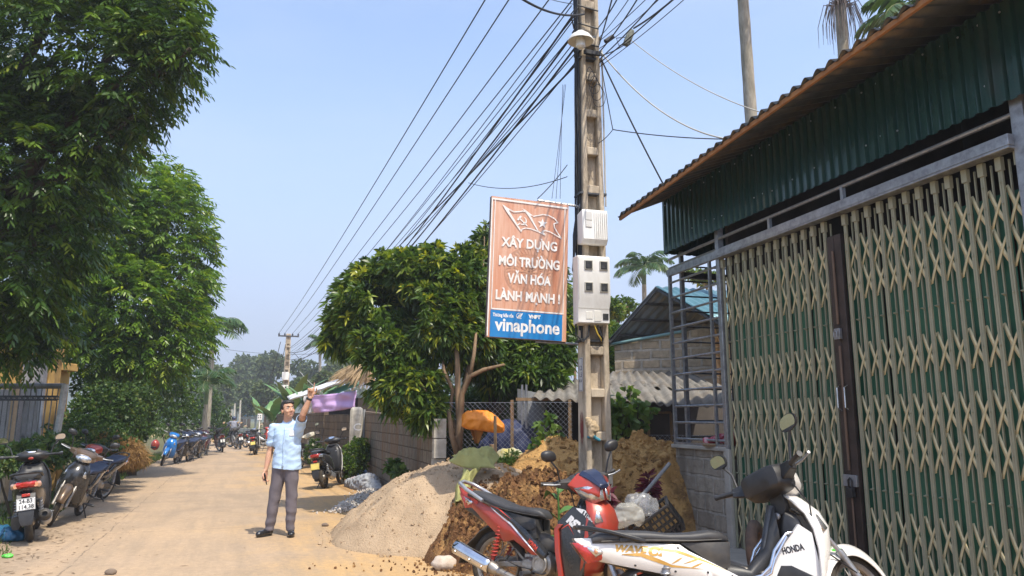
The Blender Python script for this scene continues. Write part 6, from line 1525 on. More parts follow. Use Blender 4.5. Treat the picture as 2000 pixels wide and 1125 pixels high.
def moped(label, group=None, body='white_paint', shield='white_paint', inner='black_plastic', cowl='white_paint', fender='white_paint', panel2=None, seat='seat_black', steer=-0.6,
          plate_lines=None, plate_mat='plate_white', lod=0, shock='steel', kick=True, style=0, cat="motorbike", name="parked_motorbike", muffler='chrome', disc=False):
    t = thing(name, label, cat, (0, 0, 0), 0, group)
    B = lambda mb, n, m, p=t, **k: mb.build(n, MT[m], p, **k)
    top, axle = Vector((0.845, 0, 0.98)), Vector((1.205, 0, 0.285))
    S = steer_matrix(top, axle, steer)
    # wheels
    wheel(t, T(0, 0, 0.285)); wheel(t, S @ T(1.22, 0, 0.285), disc=disc)
    # frame, swingarm, chain case
    mb = MB()
    for s in (1, -1): mb.bar((0.0, s * 0.075, 0.285), (0.40, s * 0.07, 0.33), 0.028, 0.045)
    mb.box((0.2, 0.085, 0.31), (0.36, 0.02, 0.085)); B(mb, "swingarm", 'alu' if style == 1 else 'dark_steel', bevel=0.004)
    mb = MB(); mb.tube([(0.80, 0, 0.86), (0.66, 0, 0.50), (0.52, 0, 0.40), (0.36, 0, 0.46), (0.1, 0, 0.62), (-0.3, 0, 0.70)], 0.03, 8); mb.bar((0.36, 0, 0.25), (0.36, 0, 0.5), 0.12, 0.07); B(mb, "frame", 'dark_steel')
    # shocks
    for s in (1, -1):
        mb = MB(); a, b = Vector((0.0, s * 0.105, 0.30)), Vector((0.075, s * 0.115, 0.60)); mb.tube([a, b], 0.012, 8); mb.tube([a, a.lerp(b, 0.25)], 0.02, 8); mb.tube([a.lerp(b, .85), b], 0.026, 10)
        spring(mb, a.lerp(b, .15), b, 0.026, 9, 0.0055); mb.build("shock_absorber", MT['spring_red' if shock == 'red' else 'steel'], t, smooth=60)
    # engine
    mb = MB()
    for s in (1, -1): mb.lathe([(0, 0.13), (0.055, 0.128), (0.095, 0.11), (0.11, 0.08), (0.11, 0)], 24, T(0.50, 0, 0.335) @ RX(-PI / 2 * s)); mb.lathe([(0, 0.12), (0.05, 0.115), (0.07, 0.09), (0.075, 0)], 20, T(0.36, 0, 0.31) @ RX(-PI / 2 * s))
    mb.box((0.43, 0, 0.32), (0.24, 0.15, 0.16)); mb.lathe([(0, 0.145), (0.07, 0.143), (0.075, 0.13)], 20, T(0.50, 0, 0.335) @ RX(PI / 2)); mb.lathe([(0.045, 0.148), (0.05, 0.15), (0.055, 0.148)], 20, T(0.50, 0, 0.335) @ RX(PI / 2), closed=True)
    for k in range(7): mb.box((0.60 + 0.022 * k, 0, 0.345 + .004 * k), (0.008, 0.13, 0.13))
    mb.box((0.67, 0, 0.36), (0.16, 0.085, 0.09)); mb.box((0.79, 0, 0.375), (0.07, 0.11, 0.11)); B(mb, "engine", 'alu', bevel=0.004)
    mb = MB(); mb.box((0.62, 0, 0.475), (0.10, 0.08, 0.09)); mb.tube([(0.60, -0.02, 0.47), (0.56, -0.02, 0.52), (0.50, 0, 0.53)], 0.022, 8); mb.lathe([(0, 0), (0.02, 0), (0.02, 0.05), (0, 0.05)], 10, T(0.64, -0.045, 0.49) @ RX(PI / 2)); B(mb, "carburettor", 'alu', bevel=0.004)
    # exhaust on the right side
    mb = MB(); mb.tube([(0.80, -0.03, 0.33), (0.84, -0.06, 0.25), (0.78, -0.10, 0.19), (0.55, -0.13, 0.18), (0.30, -0.15, 0.20), (0.12, -0.165, 0.245)], [0.016, 0.016, 0.017, 0.018, 0.022, 0.032], 10); ex = B(mb, "exhaust_pipe", 'alu')
    mb = MB(); a, b = Vector((0.12, -0.165, 0.245)), Vector((-0.36, -0.175, 0.40)); m_, L_ = along(a, b); mb.lathe([(0.028, 0), (0.045, 0.03), (0.052, 0.10), (0.055, L_ - .05), (0.05, L_ - .01), (0.036, L_), (0.022, L_), (0.02, L_ - .04), (0, L_ - .04)], 20, m_); mf = B(mb, "muffler", 'dark_steel' if muffler != 'chrome' else 'alu')
    mb = MB(); rings = []
    for i in range(9):
        q = 0.08 + (L_ - 0.10) * i / 8; rings.append([m_ @ Vector((0.0605 * math.cos(aa), 0.0605 * math.sin(aa), q)) for aa in np.linspace(-2.2, 0.9, 12) + 0.3])
    mb.loft(rings, cap=False, closed=False)
    for q in (0.14, L_ * .55, L_ - .06): mb.lathe([(0, 0), (0.013, 0), (0.011, 0.007), (0, 0.008)], 9, m_ @ T(0, 0, q) @ RZ(-0.7 + 0.3) @ T(0.0605, 0, 0) @ RY(PI / 2))
    mb.build("heat_shield", MT['chrome' if muffler == 'chrome' else 'dusty_black'], mf, smooth=50, solid=0.004)
    # pegs, pedals, stand
    mb = MB(); mb.tube([(0.42, -0.27, 0.26), (0.42, 0.27, 0.26)], 0.012, 7)
    for s in (1, -1): mb.tube([(0.42, s * 0.16, 0.262), (0.42, s * 0.27, 0.262)], 0.021, 8); mb.tube([(0.14, s * 0.08, 0.36), (0.17, s * 0.17, 0.34), (0.18, s * 0.27, 0.34)], 0.013, 7)
    mb.tube([(0.45, -0.16, 0.28), (0.56, -0.18, 0.27), (0.60, -0.19, 0.285)], 0.008, 6); mb.tube([(0.36, -0.16, 0.36), (0.30, -0.20, 0.43), (0.30, -0.24, 0.44)], 0.010, 6); B(mb, "foot_pegs", 'dark_steel')
    if kick:
        mb = MB(); mb.tube([(0.40, 0.11, 0.25), (0.34, 0.22, 0.02), (0.30, 0.25, 0.01)], 0.011, 7); B(mb, "side_stand", 'dark_steel')
    # rear mudguard
    mb = MB(); rings = []
    for k in range(15):
        a = R(40 + 145 * k / 14); rr = 0.335; w = 0.055 + 0.02 * (k / 14)
        if k > 10: rr += 0.02 * (k - 10)
        c = Vector((rr * math.cos(a), 0, 0.285 + rr * math.sin(a)))
        nrm = Vector((math.cos(a), 0, math.sin(a)))
        rings.append([c + Vector((0, y * w, 0)) - nrm * (abs(y) ** 2 * 0.03) for y in (-1, -.8, -.4, 0, .4, .8, 1)])
    mb.loft(rings, cap=False, closed=False); B(mb, "rear_mudguard", 'dusty_black', solid=0.004, smooth=60)
    # tail core and side panels
    yf = lambda x, z: -0.055 * max(0, min(1, (0.12 - x) / 0.5)) + 0.012 * max(0, min(1, (x - 0.1) / .3))
    if style == 1:
        poly = [(-0.47, 0.90), (-0.36, 0.86), (-0.10, 0.775), (0.14, 0.69), (0.34, 0.545), (0.50, 0.405), (0.42, 0.40), (0.22, 0.50), (0.12, 0.475), (0.03, 0.53), (-0.20, 0.665), (-0.42, 0.80)]
    else:
        poly = [(-0.43, 0.80), (-0.24, 0.785), (-0.06, 0.735), (0.17, 0.705), (0.215, 0.666), (0.50, 0.486), (0.37, 0.470), (0.107, 0.54), (-0.286, 0.655), (-0.40, 0.73)]
    sides = []
    for s in (-1, 1):
        mb = MB(); mb.add(*puff(poly, 0.118, 0.028, 0.03, 0.02, yf, s)); sides.append(B(mb, "side_panel", body, smooth=50))
    mb = MB(); mb.loft([ring_se(-0.40, 0.06, 0.70, 0.80), ring_se(-0.2, 0.09, 0.62, 0.78), ring_se(0.1, 0.11, 0.52, 0.72), ring_se(0.3, 0.10, 0.46, 0.60)]); B(mb, "tail_core", 'dusty_black', smooth=50)
    if lod == 0 and style == 0:
        for s, host_ in zip((-1, 1), sides):
            me_ = host_.data; bt_ = BVHTree.FromPolygons([v.co for v in me_.vertices], [tuple(p.vertices) for p in me_.polygons]); mb = MB()
            for x, z in ((0.155, 0.685), (-0.20, 0.765), (0.30, 0.54), (0.44, 0.505), (0.12, 0.565), (-0.1, 0.62)):
                h = bt_.ray_cast(Vector((x, s, z)), Vector((0, -s, 0)))
                if h[0] is not None: mb.lathe([(0, 0.002), (0.006, 0.002), (0.008, -0.002)], 10, T(*h[0]) @ RX(-PI / 2 * s))
            B(mb, "screws", 'black_plastic', host_)
    # upper black panel below the seat nose
    for s in (-1, 1):
        pz = [(0.18, 0.712), (0.47, 0.688), (0.445, 0.55), (0.40, 0.545)] if style == 0 else [(0.02, 0.735), (0.42, 0.675), (0.44, 0.53), (0.36, 0.52), (0.15, 0.675)]
        mb = MB(); mb.add(*puff(pz, 0.108, 0.015, 0.03, 0.01, None, s)); B(mb, "frame_cover", 'dusty_black', smooth=50)
    if style == 1:      # dark second panel under the red blade
        for s in (-1, 1):
            mb = MB(); mb.add(*puff([(-0.36, 0.835), (-0.08, 0.755), (0.14, 0.665), (0.47, 0.42), (0.54, 0.36), (0.56, 0.42), (0.36, 0.585), (0.14, 0.705), (-0.10, 0.79)], 0.134, 0.012, 0.02, 0.05, yf, s)); sides.append(B(mb, "dark_panel", panel2 or 'black_paint', smooth=50))
    # central spine / leg cover
    mb = MB(); mb.loft([ring_se(0.30, 0.085, 0.44, 0.62), ring_se(0.44, 0.075, 0.38, 0.58), ring_se(0.58, 0.065, 0.42, 0.53), ring_se(0.70, 0.06, 0.50, 0.64), ring_se(0.79, 0.06, 0.60, 0.86)]); B(mb, "spine_cover", inner, smooth=50)
    # seat
    zs = 0.0 if style == 0 else 0.0
    prof = [(-0.33, 0.10, 0.755, 0.80), (-0.28, 0.115, 0.75, 0.823), (-0.15, 0.128, 0.742, 0.820), (0.0, 0.130, 0.728, 0.800), (0.12, 0.128, 0.715, 0.775), (0.25, 0.120, 0.700, 0.765), (0.36, 0.105, 0.692, 0.768), (0.43, 0.085, 0.688, 0.755), (0.48, 0.055, 0.685, 0.715)]
    if style == 1: prof = [(x, w, a + 0.055 * max(0, min(1, (0.05 - x) / .35)), b + 0.055 * max(0, min(1, (0.05 - x) / .35))) for x, w, a, b in prof]
    mb = MB(); mb.loft([ring_se(x, w, a, b, 24, 3.2) for x, w, a, b in prof]); st_ = B(mb, "seat", seat, smooth=60)
    mb = MB(); 
    for s in (-1, 1): mb.tube([(x, s * (w + .001), a + 0.018) for x, w, a, b in prof[1:-1]], 0.004, 5)
    B(mb, "seat_piping", 'dusty_black', st_)
    # grab rail
    dz = 0.055 if style == 1 else 0.0
    mb = MB()
    if style == 0:
        for s in (-1, 1): mb.loft([[(x, s * (y + a), z + b) for a, b in ((-.012, -.014), (.012, -.012), (.012, .010), (-.012, .012))] for x, y, z in ((-0.40, 0.05, 0.862), (-0.34, 0.10, 0.850), (-0.22, 0.135, 0.815), (-0.10, 0.145, 0.772), (-0.03, 0.142, 0.745))])
        mb.box((-0.40, 0, 0.862), (0.03, 0.12, 0.02)); mb.box((-0.13, 0, 0.765), (0.09, 0.27, 0.03)); B(mb, "grab_rail", 'black_plastic', smooth=50, bevel=0.005)
    else:
        mb.tube([(-0.12, 0.145, 0.79), (-0.32, 0.135, 0.875), (-0.43, 0.10, 0.925), (-0.47, 0.0, 0.945), (-0.43, -0.10, 0.925), (-0.32, -0.135, 0.875), (-0.12, -0.145, 0.79)], 0.017, 8); B(mb, "grab_rail", 'grey_paint', smooth=60)
    # tail light
    mb = MB(); z0 = 0.0 if style == 0 else 0.06
    for s in (-1, 1): mb.add(*puff([(-0.445, 0.778 + z0), (-0.35, 0.765 + z0), (-0.255, 0.735 + z0), (-0.245, 0.70 + z0), (-0.29, 0.665 + z0), (-0.37, 0.655 + z0)], 0.125, 0.022, 0.02, 0.0, yf, s))
    tl = B(mb, "tail_light", 'lens_red', smooth=50)
    mb = MB()
    for s in (-1, 1): mb.add(*puff([(-0.385, 0.755 + z0), (-0.28, 0.727 + z0), (-0.268, 0.702 + z0), (-0.325, 0.682 + z0)], 0.138, 0.020, 0.012, 0.10, yf, s))
    ind = B(mb, "indicator", 'lens_clear', tl, smooth=50)
    mb = MB(); 
    for s in (-1, 1): mb.ell((-0.318, s * 0.1365 + s * yf(-0.318, 0) * .35 , 0.718 + z0), (0.013, 0.012, 0.016), n=10, k=6)
    B(mb, "bulb", 'lens_orange', ind)
    if plate_lines is not None:
        mb = MB(); mb.bar((-0.36, 0, 0.66), (-0.44, 0, 0.44), 0.14, 0.012, up=Vector((0, 1, 0))); B(mb, "plate_holder", 'black_plastic')
        plate(t, (-0.425, 0, 0.54), R(-14) * -1, plate_lines, MT[plate_mat])
    # ---- leg shield
    rings = []
    secs = [(0.925, 0.85, 0.92, 0.05), (0.88, 0.88, 0.98, 0.11), (0.80, 0.925, 1.065, 0.16), (0.71, 0.945, 1.10, 0.19), (0.60, 0.945, 1.08, 0.205), (0.48, 0.93, 1.035, 0.205), (0.36, 0.91, 0.985, 0.19), (0.26, 0.88, 0.93, 0.15)]
    for z, xb, xf, w in secs:
        k = 13; fr = [(xf - (xf - xb) * (abs(y) ** 2.4), y * w, z) for y in np.linspace(-1, 1, k)]
        rings.append(fr)
    mb = MB(); mb.loft(rings, cap=False, closed=False); sh = B(mb, "leg_shield", shield, smooth=60, solid=0.012)
    # the side wings sweeping back to the engine
    wings = []
    wing = [(0.875, 0.745), (0.935, 0.69), (0.945, 0.40), (0.905, 0.29), (0.80, 0.36), (0.61, 0.455), (0.70, 0.56)]
    hole = [(0.70, 0.475), (0.735, 0.53), (0.79, 0.525), (0.90, 0.455), (0.885, 0.435), (0.76, 0.42)]
    for s in (-1, 1):
        wy = lambda x, z: 0.085 * max(0, (x - 0.60) / 0.34) ** 1.2
        mb = MB(); mb.add(*puff(wing, 0.095, 0.006, 0.02, 0.07, wy, s)); w_ = B(mb, "shield_wing", shield if style == 0 else 'dusty_black', smooth=45); wings.append(w_)
        mb = MB(); mb.add(*puff(hole, 0.100, 0.004, 0.01, 0.095, wy, s)); mb.v = [(x, y + s * 0.003, z) for x, y, z in mb.v]; B(mb, "cooling_vent", 'black_plastic', w_, smooth=45)
    # inner shield and steering column cover
    mb = MB(); mb.loft([ring_se(0.80, 0.06, 0.50, 0.70), ring_se(0.84, 0.10, 0.48, 0.86), ring_se(0.90, 0.14, 0.46, 0.82), ring_se(0.93, 0.15, 0.46, 0.74)]); B(mb, "inner_shield", inner, smooth=45)
    mb = MB(); mb.lathe([(0.0, 0.004), (0.016, 0.004), (0.020, 0), (0.020, -0.01)], 14, T(0.80, -0.045, 0.80) @ RZ(0.5) @ RY(-PI / 2) @ RX(0)); B(mb, "ignition_switch", 'steel')
    if style == 0 and lod == 0:
        for s in (-1, 1):
            mb = MB()
            mb.tube([(0.84, s * 0.14, 0.705), (0.79, s * 0.155, 0.70), (0.70, s * 0.165, 0.615), (0.66, s * 0.165, 0.535), (0.60, s * 0.16, 0.49), (0.50, s * 0.15, 0.475), (0.44, s * 0.13, 0.50)], 0.010, 8)
            mb.tube([(0.79, s * 0.16, 0.685), (0.69, s * 0.17, 0.57), (0.655, s * 0.17, 0.50), (0.58, s * 0.165, 0.465)], 0.008, 8)
            B(mb, "guard_rail", 'chrome', smooth=60)
    # fairing headlights/indicators on the shield
    for s in (-1, 1):
        mb = MB(); pts = [(0.90, 0.085, 0.865), (1.00, 0.075, 0.80), (1.045, 0.115, 0.705), (1.00, 0.16, 0.69), (0.945, 0.135, 0.775)]
        c = sum((Vector(p) for p in pts), Vector()) / 5 + Vector((0.025, 0.012, 0.012))
        vs = [Vector((x + .012, s * (y + 0.006), z)) for x, y, z in pts] + [Vector((c.x + .012, s * c.y, c.z))]
        mb.add(vs, [(i, (i + 1) % 5, 5) for i in range(5)]); B(mb, "front_indicator", 'lens_clear', smooth=80, solid=0.006)
    # ---- steered parts: fork, fender, cowl, bar, mirrors
    d = (top - axle).normalized(); mb = MB()
    for s in (-1, 1):
        off = Vector((0.0, s * 0.085, 0)); a = Vector((1.22, s * 0.085, 0.285)); m_ = axle + d * 0.42 + off
        mb.tube([S @ a, S @ (a + d * 0.14), S @ (a + d * 0.28)], [0.022, 0.021, 0.020], 12); mb.tube([S @ (a + d * 0.28), S @ m_], 0.014, 10); mb.tube([S @ (a + d * .26), S @ (a + d * .30)], 0.024, 12)
    B(mb, "front_fork", 'steel' if lod == 0 else 'alu', smooth=60)
    mb = MB(); rings = []
    for k in range(17):
        u_ = k / 16; a = R(18 + 142 * u_); rr = 0.322; w = 0.085 - 0.03 * abs(u_ - .55) * 2; dep = 0.085 * math.sin(PI * min(1, .25 + u_ * .75)) + 0.012
        c = Vector((1.22 + rr * math.cos(a), 0, 0.285 + rr * math.sin(a))); nrm = Vector((math.cos(a), 0, math.sin(a)))
        rings.append([S @ (c + Vector((0, y * w, 0)) - nrm * ((abs(y) ** 3) * dep)) for y in (-1, -.92, -.75, -.4, 0, .4, .75, .92, 1)])
    mb.loft(rings, cap=False, closed=False); fn = B(mb, "front_fender", fender, smooth=60, solid=0.005)
    # handlebar cowl
    secs = [(0.700, 0.085, 0.935, 1.045, 0), (0.715, 0.14, 0.925, 1.065, 0), (0.79, 0.165, 0.905, 1.075, 0), (0.845, 0.155, 0.905, 1.065, 0)]
    secf = [(0.845, 0.163, 0.912, 1.073, 0), (0.90, 0.145, 0.895, 1.055, 0), (0.955, 0.105, 0.90, 1.025, 0)]
    mb = MB(); mb.loft([[S @ Vector(p) for p in ring_se(x, w, a, b, 24, 4.5 if style == 0 else 2.8)] for x, w, a, b, _ in secs]); cw = B(mb, "handlebar_cover", inner if style == 0 else 'dusty_black', smooth=45)
    mb = MB(); mb.loft([[S @ Vector(p) for p in ring_se(0.81, 0.05, 0.80, 0.95, 20)], [S @ Vector(p) for p in ring_se(0.85, 0.05, 0.80, 0.94, 20)]]); B(mb, "column_cover", inner, smooth=45)
    if style == 0:
        mb = MB(); mb.loft([[S @ Vector(p) for p in ring_se(x, w, a, b, 24, 2.5)] for x, w, a, b, _ in secf]); hc = B(mb, "headlight_cowl", cowl, smooth=45)
        mb = MB(); mb.loft([[S @ Vector(p) for p in ring_se(x, w, a, b, 24, 2.4)] for x, w, a, b in ((0.945, 0.112, 0.898, 1.015), (0.985, 0.095, 0.90, 1.0), (1.01, 0.06, 0.915, 0.98))]); B(mb, "headlight", 'lens_clear', hc, smooth=60)
    else:
        def hexa(x, w, zl, zm, zh, k=0.45): return [S @ Vector((x, y * w, z)) for y, z in ((-1, zm), (-k, zh), (k, zh), (1, zm), (.62, zl), (-.62, zl))]
        mb = MB(); mb.loft([hexa(0.83, 0.20, 0.93, 1.01, 1.085), hexa(0.90, 0.165, 0.885, 0.985, 1.075), hexa(0.985, 0.115, 0.86, 0.955, 1.04, .5), hexa(1.05, 0.055, 0.875, 0.925, 0.985, .6)]); hc = B(mb, "headlight_cowl", cowl, smooth=20, bevel=0.008)
        mb = MB()
        for s in (-1, 1):
            v = [S @ Vector(p) for p in ((0.885, s * 0.168, 0.985), (0.975, s * 0.100, 0.995), (1.055, s * 0.012, 0.965), (1.068, s * 0.012, 0.885), (0.995, s * 0.085, 0.852), (0.925, s * 0.125, 0.895))]
            c = S @ Vector((1.008, s * 0.085, 0.925)); mb.add(v + [c], [(i, (i + 1) % 6, 6) for i in range(6)])
        B(mb, "headlight", 'lens_clear', hc, smooth=50, solid=0.012)
        mb = MB(); mb.loft([hexa(0.86, 0.10, 1.06, 1.075, 1.105, .6), hexa(0.95, 0.085, 1.03, 1.05, 1.08, .6), hexa(1.065, 0.045, 0.965, 0.985, 1.0, .6)]); B(mb, "visor", 'navy_paint', hc, smooth=20, bevel=0.006)
    mb = MB(); mb.loft([[S @ Vector(p) for p in ring_se(x, w, a, b, 20, 2.2)] for x, w, a, b in ((0.72, 0.06, 1.035, 1.055), (0.78, 0.095, 1.05, 1.085), (0.85, 0.09, 1.05, 1.08))]); B(mb, "dashboard", 'dark_steel', cw, smooth=60)
    # wings of the cowl out to the switches
    for s in (-1, 1):
        mb = MB(); mb.loft([[S @ Vector(p) for p in [(x + dx, s * y, z + dz_) for dx, dz_ in ((-.035 * k, -.03 * k), (.03 * k, -.035 * k), (.04 * k, .02 * k), (-.02 * k, .035 * k))]] for x, y, z, k in ((0.80, 0.13, 1.00, 1.5), (0.775, 0.20, 1.01, 1.1), (0.755, 0.245, 1.015, 0.85))])
        B(mb, "switch_housing", inner if style == 0 else 'dusty_black', cw, smooth=50, bevel=0.006)
    mb = MB(); mb.tube([S @ Vector(p) for p in ((0.70, -0.36, 1.03), (0.75, -0.22, 1.015), (0.81, 0, 1.0), (0.75, 0.22, 1.015), (0.70, 0.36, 1.03))], 0.011, 8); bar_ = B(mb, "handlebar", 'dark_steel', smooth=60)
    mb = MB()
    for s in (-1, 1):
        a, b = Vector((0.70, s * 0.36, 1.03)), Vector((0.742, s * 0.245, 1.018)); mb.tube([S @ a, S @ a.lerp(b, .06), S @ a.lerp(b, .1), S @ b], [0.019, 0.019, 0.0165, 0.0165], 10)
    B(mb, "grips", 'black_plastic', bar_, smooth=50)
    mb = MB()
    for s in (-1, 1): mb.tube([S @ Vector(p) for p in ((0.79, s * 0.235, 1.015), (0.795, s * 0.29, 1.02), (0.775, s * 0.35, 1.03), (0.765, s * 0.375, 1.035))], [0.009, 0.008, 0.007, 0.009], 7)
    B(mb, "brake_levers", 'steel', bar_, smooth=60)
    mirrors(t, S, (0.775, 0.225, 1.03), 'black_plastic')
    mb = MB(); mb.tube([S @ Vector((0.80, -0.15, 0.97)), S @ Vector((0.87, -0.17, 0.80)), Vector((0.98, -0.09, 0.62)), S @ Vector((1.14, -0.10, 0.42)), S @ Vector((1.2, -0.06, 0.31))], 0.005, 5); mb.tube([(0.02, -0.13, 0.30), (0.12, -0.17, 0.36), (0.3, -0.14, 0.30), (0.42, -0.13, 0.29)], 0.005, 5); B(mb, "brake_cables", 'cable')
    t_parts = dict(root=t, sides=sides, wings=wings, shield=sh, S=S, fender=fn, cowl=hc, cover=cw)
    return t_parts

def place(root, p, rz, lean=0.0, pitch=0.0):
    """heading rz about z (0 = facing +x), lean to its left, nose-up pitch"""
    root.matrix_world = T(*p) @ RZ(rz) @ RY(-pitch) @ RX(-lean)
    root.rotation_euler = (RZ(rz) @ RY(-pitch) @ RX(-lean)).to_euler(); root.location = p
    return root

# ---- white motorbike in front
w = moped("white motorbike with gold stripes standing in front of the folding gate", body='white_paint', shield='white_paint', cowl='white_paint', fender='white_paint', steer=R(33))
WB = w['root']; place(WB, (0.87, 4.50, 0.055), R(3), R(9), R(5.5))
sp = w['sides'][0]
decal(sp, "WAVE", 0.05, -0.115, 0.708, MT['gold_ink'], sp, rot=R(-9), fit=0.19, shear=0.35, bold=0.003)
decal(sp, "α", 0.085, 0.025, 0.685, MT['gold_ink'], sp, rot=R(-9), fit=0.085, shear=0.3, bold=0.003)
for pts, w0, w1 in ((((-0.17, 0.685), (-0.06, 0.672), (0.02, 0.635), (0.10, 0.595), (0.28, 0.560)), 0.030, 0.014), (((-0.02, 0.705), (0.14, 0.672), (0.20, 0.645), (0.30, 0.60), (0.42, 0.535)), 0.022, 0.008)):
    decal(sp, "", 0, 0, 0, MT['gold_ink'], sp, mesh=stripe_mesh(pts, w0, w1))
for a, b in (((0.10, 0.605), (0.17, 0.635)), ((0.17, 0.60), (0.28, 0.62)), ((0.20, 0.572), (0.285, 0.595))):
    decal(sp, "", 0, 0, 0, MT['gold_ink'], sp, mesh=stripe_mesh((a, b), 0.008, 0.012), off=0.0012)
wg = w['wings'][0]
decal(wg, "HONDA", 0.05, 0.815, 0.612, MT['plate_ink'], wg, rot=R(7), fit=0.118, bold=0.002)
mb = MB()
for k, (m_, z0, z1) in enumerate((('green_ink', 0.0, 0.0),)): pass
def fender_sticker(S):
    a = R(118); out = []
    for (aa, y) in ((R(112), -0.074), (R(128), -0.074), (R(128), -0.082), (R(112), -0.082)): pass
    return out
S_ = w['S']; q = [S_ @ Vector(p) for p in ((1.055, -0.0905, 0.565), (1.115, -0.0925, 0.605), (1.14, -0.0925, 0.575), (1.08, -0.0905, 0.535))]
host = w['fender']; finish(host)
tr_ = BVHTree.FromPolygons([v.co for v in host.data.vertices], [tuple(p_.vertices) for p_ in host.data.polygons])
def stick(c0, du, dv, n=5):
    """a small sticker wrapped on the fender's right flank"""
    mb = MB(); sdir = S_.to_3x3() @ Vector((0, -1, 0))
    def f(i, j):
        p = S_ @ (Vector(c0) + Vector(du) * (i - .5) + Vector(dv) * (j - .5)); h = tr_.ray_cast(p + sdir * 0.3, -sdir)
        return (h[0] if h[0] is not None else p) + sdir * 0.0025
    mb.grid(n, n, f); return mb
stick((1.10, 0, 0.573), (0.075, 0, -0.035), (0.018, 0, 0.03)).build("sticker", MT['green_ink'], host, smooth=0)
stick((1.055, 0, 0.597), (0.025, 0, -0.012), (0.015, 0, 0.022)).build("sticker", MT['yellow_ink'], host, smooth=0)
cov = w['cover']
mb = MB(); 
for p4 in (((0.7295, -0.02, 0.985), (0.7295, -0.10, 0.985), (0.7385, -0.10, 0.955), (0.7385, -0.02, 0.955)),): mb.add([S_ @ (Vector(p) + Vector((-0.012, 0, 0))) for p in p4], [(0, 1, 2, 3)])
mb.build("label_sticker", MT['plate_white'], cov, smooth=0)

# ---- red motorbike
r_ = moped("red and black motorbike standing before the dark soil heap", body='red_paint', shield='red_paint', cowl='red_paint', fender='red_paint', inner='dusty_black', panel2='black_paint', steer=R(-30), style=1, shock='red', disc=True)
RB = r_['root']; place(RB, (-0.13, 6.62, 0), R(-36), R(7), R(0))
sp = r_['sides'][0]; dp = r_['sides'][2]
decal(sp, "Dream", 0.05, -0.27, 0.800, MT['red_ink'], dp, rot=R(-24), fit=0.15, shear=0.2)
decal(dp, "", 0, 0, 0, MT['silver_ink'], dp, mesh=stripe_mesh(((-0.05, 0.745), (0.2, 0.62), (0.50, 0.395)), 0.016, 0.010))
decal(dp, "", 0, 0, 0, MT['red_ink'], dp, mesh=stripe_mesh(((-0.25, 0.82), (0.05, 0.735), (0.20, 0.66)), 0.014, 0.006))
decal(dp, "HONDA", 0.05, 0.435, 0.478, MT['red_ink'], dp, rot=R(-36), fit=0.11, bold=0.003)
# wide black shield wing with red edge and lettering
for s in (-1, 1):
    mb = MB(); mb.add(*puff([(0.66, 0.675), (0.80, 0.80), (0.93, 0.785), (1.02, 0.66), (0.96, 0.45), (0.90, 0.22), (0.78, 0.20), (0.70, 0.42)], 0.150, 0.018, 0.03, 0.09, lambda x, z: 0.03 * max(0, (x - .66) / .3), s)); wing_ = mb.build("shield_wing", MT['black_paint'], RB, smooth=45)
    mb = MB(); mb.loft([[(x + a, s * (0.165 + b), z) for a, b in ((-.022, -.03), (.022, -.03), (.022, .012), (-.022, .012))] for x, z in ((0.70, 0.66), (0.665, 0.62), (0.685, 0.45), (0.745, 0.2))]); mb.build("shield_edge", MT['red_paint'], wing_, smooth=50, bevel=0.006)
    if s < 0:
        decal(wing_, "RSX", 0.085, 0.84, 0.672, MT['white_ink'], wing_, rot=R(-27), fit=0.17, shear=0.3, bold=0.006)
        decal(wing_, "", 0, 0, 0, MT['white_ink'], wing_, mesh=stripe_mesh(((0.84, 0.79), (0.92, 0.765), (1.0, 0.70)), 0.036, 0.036), off=0.0014)
        decal(wing_, "110", 0.04, 0.935, 0.748, MT['plate_ink'], wing_, rot=R(-27), fit=0.075, bold=0.003, off=0.003)
        decal(wing_, "", 0, 0, 0, MT['red_ink'], wing_, mesh=stripe_mesh(((0.70, 0.62), (0.78, 0.665), (0.84, 0.59)), 0.012, 0.006))
mb = MB(); mb.lathe([(0, 0), (0.06, 0), (0.06, 0.004), (0, 0.006)], 20, T(0.36, -0.128, 0.62) @ Matrix.Diagonal((1.2, 1, .5, 1)) @ RX(PI / 2)); mb.build("seat_badge", MT['black_plastic'], RB)

# ---- left row: bronze and red ones facing the road, further group
br_ = moped("bronze and black motorbike parked facing the viewer beside the black scooter", body='black_paint', shield='black_paint', cowl='brown_paint', fender='brown_paint', inner='brown_paint', seat='seat_blue', steer=R(12), lod=1, disc=True)
BR = br_['root']; place(BR, (-6.85, 12.15, 0), math.atan2(-1.18, 0.30), R(15))
decal(br_['sides'][1], "", 0, 0, 0, MT['silver_ink'], br_['sides'][1], side=1, mesh=stripe_mesh(((0.30, 0.66), (0.05, 0.72), (-0.4, 0.52)), 0.02, 0.01)) if False else None
bf = moped("red and black motorbike parked behind the bronze motorbike on the left verge", body='black_paint', shield='red_paint', cowl='red_paint', fender='black_paint', inner='dusty_black', seat='seat_blue', steer=R(-8), lod=1)
place(bf['root'], (-7.75, 14.5, 0), math.atan2(-1.15, 0.02), R(13))
bl = moped("bright blue motorbike at the near end of the far parked row", body='navy_paint', shield='blue_paint', cowl='blue_paint', fender='blue_paint', inner='dusty_black', seat='seat_blue', steer=R(14), lod=1)
place(bl['root'], (-11.45, 25.9, 0), math.atan2(-1.10, 0.10), R(11))
mb = MB(); mb.lathe([(0, -.02), (0.11, -.02), (0.15, 0.03), (0.15, 0.10), (0.10, 0.17), (0, 0.19)], 18, T(0.70, 0.34, 0.62)); 
